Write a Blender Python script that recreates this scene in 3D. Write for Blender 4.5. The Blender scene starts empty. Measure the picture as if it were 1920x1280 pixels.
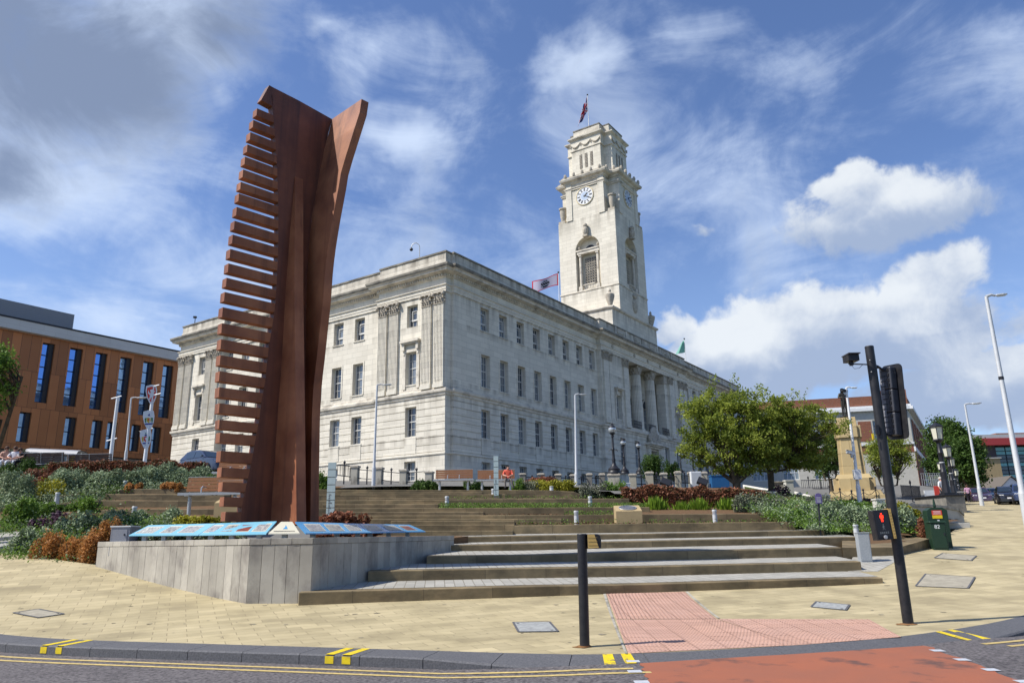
import bpy, math, random
import numpy as np
from mathutils import Vector, Matrix
random.seed(7); RNG=np.random.default_rng(11)
rad=math.radians; PI=math.pi
SC=bpy.context.scene; COL=SC.collection
# ------------------------------------------------------------------ camera
FPX,PITCH,ROLL,EYE=1383.83,0.257071,-0.018010,1.5
_cp,_sp=math.cos(PITCH),math.sin(PITCH)
_F=np.array([0,_cp,_sp]);_U=np.array([0,-_sp,_cp]);_R=np.array([1.,0,0])
_c,_s=math.cos(ROLL),math.sin(ROLL)
CR=_c*_R+_s*_U; CU=-_s*_R+_c*_U
cam=bpy.data.cameras.new('camera'); camo=bpy.data.objects.new('camera',cam); COL.objects.link(camo)
cam.sensor_width=36; cam.lens=36*FPX/1920; cam.clip_end=3000; cam.clip_start=.05
camo.matrix_world=Matrix(((CR[0],CU[0],-_F[0],0),(CR[1],CU[1],-_F[1],0),(CR[2],CU[2],-_F[2],EYE),(0,0,0,1)))
SC.camera=camo
# ------------------------------------------------------------------ sun, sky, exposure
SUN_EL,SUN_AZ=rad(50),math.atan2(-.97,-.27)     # azimuth measured from +Y towards +X
sd=Vector((math.sin(SUN_AZ)*math.cos(SUN_EL),math.cos(SUN_AZ)*math.cos(SUN_EL),math.sin(SUN_EL)))
sl=bpy.data.lights.new('sun','SUN'); sl.energy=3.8; sl.angle=rad(.53); sl.color=(1,.95,.87)
so=bpy.data.objects.new('sun',sl); COL.objects.link(so); so.rotation_euler=sd.to_track_quat('Z','Y').to_euler()
SKY_STRENGTH=.12
SC.view_settings.view_transform='Standard'; SC.view_settings.look='None'; SC.view_settings.exposure=.68; SC.view_settings.gamma=1
def ray(x,y): return (x-960)/FPX*CR-(y-640)/FPX*CU+_F
def at(x,y,Y):
    d=ray(x,y); P=d*Y/d[1]; P[2]+=EYE; return P
def unit(x,y):
    d=ray(x,y); return d/np.linalg.norm(d)
w=bpy.data.worlds.new('World'); SC.world=w; w.use_nodes=True
def sky():
    nt=w.node_tree; N=nt.nodes; L=nt.links; N.clear()
    def nd(t,**k):
        n=N.new(t)
        for a,b in k.items(): setattr(n,a,b)
        return n
    def m(op,a,b=None,c=None,clamp=False):
        n=nd('ShaderNodeMath',operation=op,use_clamp=clamp)
        for i,v in enumerate((a,b,c)):
            if v is None: continue
            if isinstance(v,(int,float)): n.inputs[i].default_value=v
            else: L.new(v,n.inputs[i])
        return n.outputs[0]
    def vm(op,a,b=None):
        n=nd('ShaderNodeVectorMath',operation=op)
        for i,v in enumerate((a,b)):
            if v is None: continue
            if isinstance(v,(tuple,list)): n.inputs[i].default_value=v
            else: L.new(v,n.inputs[i])
        return n.outputs['Value'] if op in('DOT_PRODUCT','LENGTH') else n.outputs[0]
    sk=nd('ShaderNodeTexSky',sky_type='NISHITA',sun_disc=False,sun_elevation=SUN_EL,sun_rotation=SUN_AZ,air_density=1.0,dust_density=.6,ozone_density=2.2)
    tc=nd('ShaderNodeTexCoord'); dv=vm('NORMALIZE',tc.outputs['Generated'])
    def noise(scale,detail,rough,vec,dist=0.):
        n=nd('ShaderNodeTexNoise'); n.inputs['Scale'].default_value=scale; n.inputs['Detail'].default_value=detail
        n.inputs['Roughness'].default_value=rough; n.inputs['Distortion'].default_value=dist; L.new(vec,n.inputs['Vector']); return n.outputs['Fac']
    dx=vm('DOT_PRODUCT',dv,(1,0,0));dy=vm('DOT_PRODUCT',dv,(0,1,0));dz=vm('DOT_PRODUCT',dv,(0,0,1))
    # soft field of cloud masses by direction: (px,py,rx,ry,weight,kind)
    wob=noise(5.,5,.55,dv)
    wv=vm('SUBTRACT',nd_out(nd,L,dv,4.2),(.5,.5,.5))
    sc_=nd('ShaderNodeVectorMath',operation='SCALE'); L.new(wv,sc_.inputs[0]); sc_.inputs['Scale'].default_value=.16
    dvw=vm('ADD',dv,sc_.outputs[0])
    def blob(px,py,rx,ry):
        c=unit(px,py); up=np.array([0,0,1.]); r=np.cross(c,up); r/=np.linalg.norm(r); u=np.cross(r,c)
        c=tuple(c); df=vm('SUBTRACT',dvw,c)
        a=vm('DOT_PRODUCT',df,tuple(r/(rx/FPX))); b=vm('DOT_PRODUCT',df,tuple(u/(ry/FPX)))
        d2=m('ADD',m('MULTIPLY',a,a),m('MULTIPLY',b,b))
        front=m('GREATER_THAN',vm('DOT_PRODUCT',dv,c),0.2)
        return m('MULTIPLY',m('SUBTRACT',1.,m('SQRT',d2),clamp=True),front), b
    def field(bl):
        F_=None;S_=None
        for (px,py,rx,ry,wt) in bl:
            f_,b_=blob(px,py,rx,ry); f_=m('MULTIPLY',f_,wt)
            s_=m('MULTIPLY',b_,f_)
            F_=f_ if F_ is None else m('MAXIMUM',F_,f_)
            S_=s_ if S_ is None else m('ADD',S_,s_)
        return F_,S_
    fbm=noise(9.,9,.62,dv,.3); fine=noise(26.,7,.6,dv,.2)
    # cumulus, hard edged
    cum=[(1640,405,240,95,1.),(1600,345,100,55,.95),(1770,405,130,65,.72),(1480,650,290,130,1.05),(1560,580,160,90,1.),(1760,540,125,90,.98),(1700,650,300,115,1.1),(1340,645,130,80,1.2),(1265,590,60,45,.95),(1850,755,260,95,1.35),(1310,442,45,24,.60),(1450,705,400,90,1.)]
    cf,cs=field(cum)
    dens=m('ADD',cf,m('MULTIPLY',m('SUBTRACT',fbm,.5),1.05))
    dens=m('ADD',dens,m('MULTIPLY',m('SUBTRACT',fine,.5),.42))
    mr=nd('ShaderNodeMapRange',interpolation_type='SMOOTHSTEP'); L.new(dens,mr.inputs[0]); mr.inputs[1].default_value=.23; mr.inputs[2].default_value=.50; ca=mr.outputs[0]
    sh=m('ADD',m('MULTIPLY',cs,1.6),m('MULTIPLY',m('SUBTRACT',fbm,.5),2.2))
    mr2=nd('ShaderNodeMapRange',interpolation_type='SMOOTHSTEP'); L.new(sh,mr2.inputs[0]); mr2.inputs[1].default_value=-.45; mr2.inputs[2].default_value=.75; csd=mr2.outputs[0]
    # soft high cloud: broad masses plus wisps
    soft=[(1000,420,1100,420,.36),(120,120,420,300,1.),(60,330,300,170,.95),(330,40,330,180,.9),(420,170,120,100,.62),(1075,125,130,70,.66),(770,270,120,90,.62),(720,110,190,110,.5),
          (650,520,170,120,.35),(300,480,350,200,.45),(900,330,340,230,.36),(1300,280,420,120,.3),(1880,130,200,160,.4),(620,60,120,60,.5),(1500,100,300,90,.25),(200,620,400,120,.45),(1250,90,200,60,.3)]
    sf,_=field(soft)
    p=nd('ShaderNodeMapping'); L.new(dv,p.inputs[0]); p.inputs['Scale'].default_value=(3.,1.6,7.); p.inputs['Rotation'].default_value=(.3,.5,.2)
    wisp=noise(1.6,9,.62,p.outputs[0],.6); f2=noise(6.,8,.6,dv,.5)
    sdens=m('ADD',m('MULTIPLY',sf,1.15),m('MULTIPLY',m('SUBTRACT',m('ADD',m('MULTIPLY',wisp,.5),m('MULTIPLY',f2,.5)),.5),2.3))
    mr3=nd('ShaderNodeMapRange',interpolation_type='SMOOTHSTEP'); L.new(sdens,mr3.inputs[0]); mr3.inputs[1].default_value=.08; mr3.inputs[2].default_value=.85; sa=mr3.outputs[0]
    dark,_=field([(100,90,430,240,1.),(420,60,260,150,.8),(0,280,200,140,.7)])
    mr4=nd('ShaderNodeMapRange',interpolation_type='SMOOTHSTEP'); L.new(m('ADD',dark,m('MULTIPLY',m('SUBTRACT',f2,.5),1.6)),mr4.inputs[0]); mr4.inputs[1].default_value=.0; mr4.inputs[2].default_value=.75; dk=mr4.outputs[0]
    def mix(f,a,b):
        n=nd('ShaderNodeMix',data_type='RGBA'); 
        if isinstance(f,(int,float)): n.inputs['Factor'].default_value=f
        else: L.new(f,n.inputs['Factor'])
        for i,v in ((6,a),(7,b)):
            if isinstance(v,tuple): n.inputs[i].default_value=(*v,1)
            else: L.new(v,n.inputs[i])
        return n.outputs[2]
    K=1/SKY_STRENGTH
    col=lambda r,g,b:(r*K,g*K,b*K)
    tint=nd('ShaderNodeMix',data_type='RGBA',blend_type='MULTIPLY'); tint.inputs['Factor'].default_value=1; L.new(sk.outputs[0],tint.inputs[6]); tint.inputs[7].default_value=(.62,.68,.84,1)
    c_soft=mix(dk,col(.45,.53,.67),col(.155,.195,.28))
    c=mix(m('MULTIPLY',sa,.88),tint.outputs[2],c_soft)
    # a veil of haze low down
    hz=nd('ShaderNodeMapRange'); L.new(dz,hz.inputs[0]); hz.inputs[1].default_value=.0; hz.inputs[2].default_value=.42; hz.inputs[3].default_value=.34; hz.inputs[4].default_value=0.
    c=mix(hz.outputs[0],c,col(.34,.45,.62))
    c_cum=mix(csd,col(.24,.30,.42),col(.54,.57,.60))
    c=mix(m('MULTIPLY',ca,.95),c,c_cum)
    bg=nd('ShaderNodeBackground'); L.new(c,bg.inputs[0]); bg.inputs[1].default_value=SKY_STRENGTH
    o=nd('ShaderNodeOutputWorld'); L.new(bg.outputs[0],o.inputs[0])
def nd_out(nd,L,vec,scale):
    n=nd('ShaderNodeTexNoise'); n.inputs['Scale'].default_value=scale; n.inputs['Detail'].default_value=5; n.inputs['Roughness'].default_value=.6; L.new(vec,n.inputs['Vector']); return n.outputs['Color']
sky()
# ------------------------------------------------------------------ materials
def mat(name,base,rough=.8,spec=.3,metal=0.,var=0.,vscale=3.,var2=None,bump=0.,bscale=20.,trans=0.,emit=None,brick=None,stain=None,attr=False,coat=0.,island=0.):
    """procedural principled material: base colour, noise variation towards var2, optional brick/slab pattern, stains, bump."""
    mt=bpy.data.materials.new(name); mt.use_nodes=True; nt=mt.node_tree; N=nt.nodes; L=nt.links; N.clear()
    out=N.new('ShaderNodeOutputMaterial'); P=N.new('ShaderNodeBsdfPrincipled'); L.new(P.outputs[0],out.inputs[0])
    P.inputs['Roughness'].default_value=rough; P.inputs['Specular IOR Level'].default_value=spec; P.inputs['Metallic'].default_value=metal
    P.inputs['Coat Weight'].default_value=coat
    tc=N.new('ShaderNodeTexCoord'); obj=tc.outputs['Object']
    def noise(sc,det=6,ro=.6,vec=None):
        n=N.new('ShaderNodeTexNoise'); n.inputs['Scale'].default_value=sc; n.inputs['Detail'].default_value=det; n.inputs['Roughness'].default_value=ro; L.new(vec or obj,n.inputs['Vector']); return n.outputs['Fac']
    def mr(v,a,b,c=0.,d=1.):
        n=N.new('ShaderNodeMapRange'); L.new(v,n.inputs[0]); 
        for i,x in enumerate((a,b,c,d)): n.inputs[i+1].default_value=x
        return n.outputs[0]
    def mix(f,a,b,mode='MIX'):
        n=N.new('ShaderNodeMix'); n.data_type='RGBA'; n.blend_type=mode
        if isinstance(f,(int,float)): n.inputs['Factor'].default_value=f
        else: L.new(f,n.inputs['Factor'])
        for i,v in ((6,a),(7,b)):
            if isinstance(v,tuple): n.inputs[i].default_value=(*v[:3],1)
            else: L.new(v,n.inputs[i])
        return n.outputs[2]
    c=base; hgt=None
    if attr:
        a=N.new('ShaderNodeAttribute'); a.attribute_name='v'; c=mix(a.outputs['Fac'],base,var2)
    elif var>0:
        c=mix(mr(noise(vscale),.35,.65,0,var),base,var2 or tuple(x*.6 for x in base))
    if brick:
        # brick=(u_expr,v_expr,width,height,mortar,mortar_col,contrast)
        mode,bw,bh,mo,mc,con=brick[:6]
        sx=N.new('ShaderNodeSeparateXYZ'); L.new(obj,sx.inputs[0]); cb=N.new('ShaderNodeCombineXYZ')
        if mode=='wall':
            ad=N.new('ShaderNodeMath'); ad.operation='ADD'; L.new(sx.outputs[0],ad.inputs[0]); L.new(sx.outputs[1],ad.inputs[1]); L.new(ad.outputs[0],cb.inputs[0]); L.new(sx.outputs[2],cb.inputs[1])
            vec=cb.outputs[0]
        else:
            mp=N.new('ShaderNodeMapping'); L.new(obj,mp.inputs[0]); mp.inputs['Rotation'].default_value=(0,0,rad(brick[6])); vec=mp.outputs[0]
        b=N.new('ShaderNodeTexBrick'); L.new(vec,b.inputs['Vector']); b.inputs['Scale'].default_value=1; b.inputs['Brick Width'].default_value=bw; b.inputs['Row Height'].default_value=bh
        b.inputs['Mortar Size'].default_value=mo; b.inputs['Mortar Smooth'].default_value=.1; b.inputs['Bias'].default_value=0
        b.inputs['Color1'].default_value=(1-con,1-con,1-con,1); b.inputs['Color2'].default_value=(1+con*.4,1+con*.4,1+con*.4,1); b.inputs['Mortar'].default_value=(1,1,1,1)
        if len(brick)>7: 
            b.offset_frequency=2; b.offset=brick[7]
        c=mix(1.,c,b.outputs['Color'],'MULTIPLY'); c=mix(b.outputs['Fac'],c,mc); hgt=b.outputs['Fac']
    if stain:
        # stain=(colour,scale_xy,scale_z,lo,hi,amount)
        sc,s1,s2,lo,hi,am=stain
        mp=N.new('ShaderNodeMapping'); L.new(obj,mp.inputs[0]); mp.inputs['Scale'].default_value=(s1,s1,s2)
        c=mix(mr(noise(1.,8,.65,mp.outputs[0]),lo,hi,0,am),c,sc)
    if island>0:
        g=N.new('ShaderNodeNewGeometry'); r_=mr(g.outputs['Random Per Island'],0,1,1-island,1+island*.5); cc=N.new('ShaderNodeCombineColor')
        for i in range(3): L.new(r_,cc.inputs[i])
        c=mix(1.,c,cc.outputs[0],'MULTIPLY')
    if isinstance(c,tuple): P.inputs['Base Color'].default_value=(*c[:3],1)
    else: L.new(c,P.inputs['Base Color'])
    if bump>0:
        bn=N.new('ShaderNodeBump'); bn.inputs['Strength'].default_value=bump; bn.inputs['Distance'].default_value=.02
        L.new(noise(bscale,8,.7),bn.inputs['Height']); nrm=bn.outputs[0]
        if hgt is not None:
            b2=N.new('ShaderNodeBump'); b2.invert=True; b2.inputs['Strength'].default_value=.6; b2.inputs['Distance'].default_value=.01; L.new(hgt,b2.inputs['Height']); L.new(nrm,b2.inputs['Normal']); nrm=b2.outputs[0]
        L.new(nrm,P.inputs['Normal'])
    if trans>0:
        t=N.new('ShaderNodeBsdfTranslucent'); 
        if isinstance(c,tuple): t.inputs[0].default_value=(*c,1)
        else: L.new(c,t.inputs[0])
        mx=N.new('ShaderNodeMixShader'); mx.inputs[0].default_value=trans; L.new(P.outputs[0],mx.inputs[1]); L.new(t.outputs[0],mx.inputs[2]); L.new(mx.outputs[0],out.inputs[0])
    if emit: P.inputs['Emission Color'].default_value=(*emit[:3],1); P.inputs['Emission Strength'].default_value=emit[3]
    return mt
def glassmat(name,tint,rough=.03,ior=1.5,blend=.0):
    mt=bpy.data.materials.new(name); mt.use_nodes=True; P=mt.node_tree.nodes['Principled BSDF']
    P.inputs['Base Color'].default_value=(*tint,1); P.inputs['Roughness'].default_value=rough; P.inputs['Specular IOR Level'].default_value=blend; P.inputs['IOR'].default_value=ior
    N=mt.node_tree.nodes; L=mt.node_tree.links
    n=N.new('ShaderNodeTexNoise'); n.inputs['Scale'].default_value=.9; tc=N.new('ShaderNodeTexCoord'); L.new(tc.outputs['Object'],n.inputs['Vector'])
    b=N.new('ShaderNodeBump'); b.inputs['Strength'].default_value=.15; b.inputs['Distance'].default_value=.05; L.new(n.outputs['Fac'],b.inputs['Height']); L.new(b.outputs[0],P.inputs['Normal'])
    return mt
M={}
M['stone']=mat('portland_stone',(.72,.67,.56),.85,.25,var=.55,vscale=.6,var2=(.62,.57,.47),bump=.12,bscale=9,brick=('wall',1.15,.42,.008,(.40,.37,.31),.10),stain=((.42,.385,.315),.95,.13,.54,.76,.62))
M['stone_trim']=mat('weathered_trim_stone',(.70,.64,.53),.85,.25,var=.6,vscale=1.2,var2=(.47,.43,.36),bump=.15,bscale=12,stain=((.17,.15,.125),.9,1.4,.50,.70,.75))
M['stone_par']=mat('parapet_stone',(.66,.61,.51),.88,.2,var=.6,vscale=.9,var2=(.50,.45,.37),bump=.15,bscale=10,brick=('wall',1.6,.62,.010,(.36,.33,.28),.08),stain=((.24,.21,.175),.45,.5,.52,.74,.7))
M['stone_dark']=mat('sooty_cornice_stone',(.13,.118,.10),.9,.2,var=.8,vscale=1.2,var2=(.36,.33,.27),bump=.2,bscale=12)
M['carve']=mat('carved_stone',(.52,.47,.38),.9,.2,var=.8,vscale=5,var2=(.30,.26,.21),bump=.3,bscale=25)
M['frame']=mat('window_frame_paint',(.60,.59,.55),.5)
M['pane']=glassmat('window_glass',(.055,.065,.08),.04,1.5,.9)
M['pane2']=glassmat('window_glass_bright',(.17,.19,.21),.05,1.5,.9)
def runoff(mt,bands,col,amt):
    """dirt washed down below ledges at fixed heights"""
    nt=mt.node_tree;N=nt.nodes;L=nt.links; P=next(n for n in N if n.type=='BSDF_PRINCIPLED'); src=P.inputs['Base Color'].links[0].from_socket
    tc=N.new('ShaderNodeTexCoord'); sx=N.new('ShaderNodeSeparateXYZ'); L.new(tc.outputs['Object'],sx.inputs[0]); acc=None
    mp=N.new('ShaderNodeMapping'); L.new(tc.outputs['Object'],mp.inputs[0]); mp.inputs['Scale'].default_value=(1.6,1.6,.10); ns=N.new('ShaderNodeTexNoise'); ns.inputs['Scale'].default_value=1; ns.inputs['Detail'].default_value=8; L.new(mp.outputs[0],ns.inputs['Vector'])
    def mth(op,a,b,cl=False):
        n=N.new('ShaderNodeMath'); n.operation=op; n.use_clamp=cl
        for i,v in enumerate((a,b)):
            if isinstance(v,(int,float)): n.inputs[i].default_value=v
            else: L.new(v,n.inputs[i])
        return n.outputs[0]
    for top,ln in bands:
        a=mth('MULTIPLY',mth('SUBTRACT',1.,mth('DIVIDE',mth('SUBTRACT',top,sx.outputs[2]),ln),True),mth('LESS_THAN',sx.outputs[2],top)); acc=a if acc is None else mth('MAXIMUM',acc,a)
    mr=N.new('ShaderNodeMapRange'); L.new(ns.outputs['Fac'],mr.inputs[0]); mr.inputs[1].default_value=.42; mr.inputs[2].default_value=.66; f=mth('MULTIPLY',mth('MULTIPLY',acc,mr.outputs[0]),amt,True)
    mx=N.new('ShaderNodeMix'); mx.data_type='RGBA'; L.new(f,mx.inputs['Factor']); L.new(src,mx.inputs[6]); mx.inputs[7].default_value=(*col,1); L.new(mx.outputs[2],P.inputs['Base Color'])
runoff(M['stone'],[(19.1,1.6),(16.9,.7),(12.45,.8),(11.4,1.4),(8.5,.9),(7.1,.8),(42.,2.5),(37.2,2.),(28.3,1.8),(46.5,1.5),(24.9,1.5)],(.27,.24,.19),.75)
runoff(M['stone_par'],[(22.2,1.1)],(.16,.14,.11),.9)
M['curtain']=mat('net_curtain',(.30,.31,.32),.8,var=.6,vscale=2.,var2=(.16,.17,.2))
M['paneblue']=glassmat('office_glass',(.16,.32,.66),.04,1.5,1.0); M['paneblue'].node_tree.nodes['Principled BSDF'].inputs['Metallic'].default_value=.85
M['dark']=mat('dark_grey_metal',(.02,.022,.028),.5)
M['black']=mat('black_gloss_paint',(.010,.010,.013),.42,.4,var=.5,vscale=8,var2=(.035,.033,.032),bump=.03,bscale=60)
M['iron']=mat('black_cast_iron',(.018,.018,.022),.45,.4)
M['corten_dark']=mat('dark_weathering_steel',(.12,.036,.018),.55,.45,var=.85,vscale=.9,var2=(.22,.072,.034),bump=.08,bscale=40,stain=((.040,.016,.012),3.,.12,.46,.70,.8))  # same steel, with the shade on plate A painted into its colour
M['corten_mid']=mat('streaked_weathering_steel',(.19,.062,.028),.6,.4,var=.9,vscale=.8,var2=(.37,.145,.065),bump=.08,bscale=40,stain=((.07,.026,.016),3.4,.10,.50,.74,.8))  # teeth and curved plate: in-between tone, partial shade painted into the colour
M['corten']=mat('weathering_steel',(.22,.070,.030),.6,.4,var=.9,vscale=.8,var2=(.40,.155,.070),bump=.08,bscale=40,stain=((.10,.034,.02),3.4,.10,.52,.74,.8))  # tapered fin: lighter tone, the light it catches painted into the steel
M['orange']=mat('copper_cladding',(.38,.145,.05),.5,.35,var=.3,vscale=.5,var2=(.46,.20,.075),brick=('wall',.95,3.9,.018,(.06,.025,.015),.34))
M['fascia']=mat('pale_grey_fascia',(.50,.51,.50),.7,var=.5,vscale=.5,var2=(.42,.43,.43),brick=('wall',2.4,4.,.01,(.35,.35,.35),.03))
M['louvre']=mat('grey_louvre_sheet',(.27,.28,.30),.5,.4)
M['white']=mat('white_paint',(.72,.73,.73),.45,var=.3,vscale=4,var2=(.6,.6,.6))
M['galv']=mat('galvanised_steel',(.56,.57,.57),.5,.4,metal=.12,var=.5,vscale=4,var2=(.44,.45,.46))
M['steel']=mat('brushed_steel',(.46,.46,.45),.4,.5,metal=.4,var=.4,vscale=12,var2=(.36,.36,.35))
M['slab']=mat('yellow_sandstone_paving',(.47,.395,.235),.85,.25,var=.95,vscale=.8,var2=(.36,.30,.17),bump=.18,bscale=30,brick=('floor',.52,.30,.006,(.25,.205,.12),.17,-24,.42),stain=((.24,.20,.125),.8,.5,.52,.74,.6))
M['paleslab']=mat('pale_york_paving',(.38,.365,.32),.85,.25,var=.7,vscale=1.2,var2=(.33,.32,.28),bump=.15,bscale=30,brick=('floor',.40,.22,.009,(.20,.18,.14),.14,84,.5))
M['stepstone']=mat('york_stone_riser',(.28,.21,.115),.85,.25,var=.95,vscale=1.6,var2=(.15,.12,.07),bump=.25,bscale=14,brick=('wall',1.7,3.3,.006,(.09,.07,.045),.30),stain=((.085,.066,.04),.85,2.6,.50,.68,.75))
M['wallstone']=mat('grey_slab_wall',base=(.43,.40,.335),rough=.85,spec=.25,island=.17,var=.9,vscale=1.1,var2=(.31,.285,.24),bump=.2,bscale=16,stain=((.165,.145,.13),1.5,.9,.50,.68,.75))
M['kerb']=mat('granite_kerb',(.125,.125,.13),.75,.35,var=.8,vscale=40,var2=(.06,.06,.065),bump=.2,bscale=60)
M['kerbpale']=mat('pale_dropped_kerb',(.20,.20,.20),.8,.3,var=.6,vscale=30,var2=(.15,.15,.15),bump=.15,bscale=60)
M['asphalt']=mat('asphalt',(.058,.052,.054),.85,.3,var=1.,vscale=22,var2=(.22,.20,.195),bump=1.,bscale=70,stain=((.045,.04,.042),.5,.5,.5,.7,.5))
M['redasphalt']=mat('red_road_surface',(.34,.115,.062),.85,.25,var=.7,vscale=1.2,var2=(.26,.105,.068),bump=.5,bscale=90,stain=((.085,.06,.055),1.3,1.3,.55,.66,.8))
M['tactile']=mat('pink_tactile_paving',(.49,.30,.225),.85,.2,var=.6,vscale=1.2,var2=(.47,.30,.24),bump=.15,bscale=40,brick=('floor',.40,.40,.010,(.33,.20,.15),.08,0,0.))
M['yellow']=mat('double_yellow_paint',(.60,.45,.16),.7,.25,var=.9,vscale=16,var2=(.36,.28,.13),bump=.2,bscale=80)
M['byellow']=mat('bright_yellow_paint',(.74,.55,.01),.6,.3,var=.6,vscale=12,var2=(.5,.37,.03),stain=((.10,.095,.08),7.,7.,.56,.66,.9))
M['roadwhite']=mat('worn_white_stud',(.50,.52,.55),.6,.3,var=.6,vscale=30,var2=(.35,.36,.38))
M['soil']=mat('garden_soil',(.115,.072,.040),.95,.1,var=.8,vscale=9,var2=(.17,.10,.055),bump=1.,bscale=22)
M['turf']=mat('turf',(.045,.075,.018),.95,.1,var=.8,vscale=2,var2=(.085,.10,.03),bump=.6,bscale=40)
M['wood']=mat('bench_timber',(.34,.165,.075),.6,.3,var=.5,vscale=5,var2=(.26,.13,.07))
M['darkwood']=mat('weathered_bench_timber',(.11,.062,.042),.7,.3,var=.5,vscale=6,var2=(.16,.10,.07))
M['bark']=mat('bark',(.060,.045,.030),.9,.2,var=.7,vscale=8,var2=(.12,.095,.06),bump=.6,bscale=30)
M['sand']=mat('golden_sandstone',(.50,.385,.20),.85,.2,var=.6,vscale=1.2,var2=(.38,.29,.15),bump=.2,bscale=12,brick=('wall',1.3,.75,.008,(.22,.155,.07),.10),stain=((.15,.11,.06),.9,.6,.55,.72,.6))
M['palestone']=mat('pale_block_stone',(.55,.53,.47),.85,.2,var=.5,vscale=3,var2=(.42,.40,.35),bump=.1,bscale=20)
M['wallpale']=mat('pale_smooth_wall',(.44,.42,.36),.85,.2,var=.6,vscale=1.,var2=(.34,.32,.28),bump=.1,bscale=20,stain=((.2,.19,.16),1.,1.,.55,.72,.6))
M['pier']=mat('stained_pier_stone',(.43,.40,.33),.88,.2,var=.8,vscale=2.2,var2=(.29,.27,.22),bump=.2,bscale=14,stain=((.10,.09,.075),2.,1.2,.48,.68,.8))
M['brick']=mat('red_brick',(.25,.075,.035),.88,.2,var=.5,vscale=2,var2=(.18,.055,.03),brick=('wall',.24,.085,.008,(.30,.23,.18),.22))
M['bronze']=mat('dark_bronze',(.045,.04,.032),.5,.4,metal=.5)
M['plaque']=mat('dark_blue_plaque',(.055,.065,.095),.35,.5,metal=.3,var=.8,vscale=14,var2=(.16,.17,.2))
M['cabinet']=mat('green_cabinet_paint',(.012,.034,.018),.45,.35,var=.4,vscale=6,var2=(.02,.045,.025))
M['cabgrey']=mat('dimpled_grey_cabinet',(.36,.38,.39),.5,.4,var=.8,vscale=45,var2=(.24,.26,.27))
M['purple']=mat('purple_sign_face',(.10,.07,.20),.5,var=.5,vscale=30,var2=(.2,.17,.32))
M['glasspanel']=mat('frosted_glass',(.42,.52,.50),.15,.6,var=.5,vscale=3,var2=(.55,.62,.6))
M['skin']=mat('skin',(.50,.27,.19),.6)
M['red']=mat('red_cloth',(.60,.10,.06),.85)
M['grey']=mat('grey_cloth',(.13,.115,.10),.85)
M['wcloth']=mat('white_cloth',(.68,.68,.70),.85)
M['bcloth']=mat('black_cloth',(.012,.012,.016),.85)
M['pink']=mat('pink_cloth',(.50,.28,.40),.85)
M['hairg']=mat('grey_hair',(.45,.42,.38),.8); M['hairb']=mat('brown_hair',(.07,.035,.02),.7)
M['rubber']=mat('tyre_rubber',(.012,.012,.013),.8)
M['carglass']=glassmat('car_glass',(.02,.03,.04),.03,1.5,1.0)
for n,c in (('carnavy',(.022,.030,.06)),('carblack',(.012,.012,.016)),('carblue',(.03,.045,.10)),('carpurple',(.055,.035,.065)),('carsilver',(.40,.41,.43)),('cargrey',(.05,.055,.065))):
    M[n]=mat(n+'_paint',c,.28,.5,coat=.6)
M['lampglass']=mat('milky_lamp_glass',(.62,.60,.47),.3,.5)
M['globe']=mat('clear_globe',(.55,.58,.58),.12,.7,metal=.5)
def leaf(n,a,b,tr=.25): M[n]=mat(n,a,.6,.25,attr=True,var2=b,trans=tr)
leaf('lf_cherry',(.07,.115,.016),(.39,.44,.07),.5)
leaf('lf_dark',(.020,.050,.010),(.10,.17,.03),.3)
leaf('lf_green',(.045,.10,.016),(.20,.32,.05),.35)
leaf('lf_silver',(.060,.10,.045),(.38,.46,.27),.2)
leaf('lf_red',(.10,.045,.020),(.38,.15,.085),.25)
leaf('lf_hedge',(.030,.030,.010),(.15,.085,.035),.2)
leaf('lf_gold',(.09,.11,.010),(.46,.42,.04),.3)
leaf('lf_orange',(.22,.10,.022),(.62,.30,.10),.35)
leaf('lf_purple',(.035,.016,.030),(.14,.07,.11),.2)
leaf('lf_straw',(.14,.10,.04),(.36,.26,.12),.25)
leaf('lf_grey',(.07,.085,.055),(.24,.25,.17),.2)
leaf('lf_spear',(.07,.14,.010),(.26,.38,.04),.35)
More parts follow.
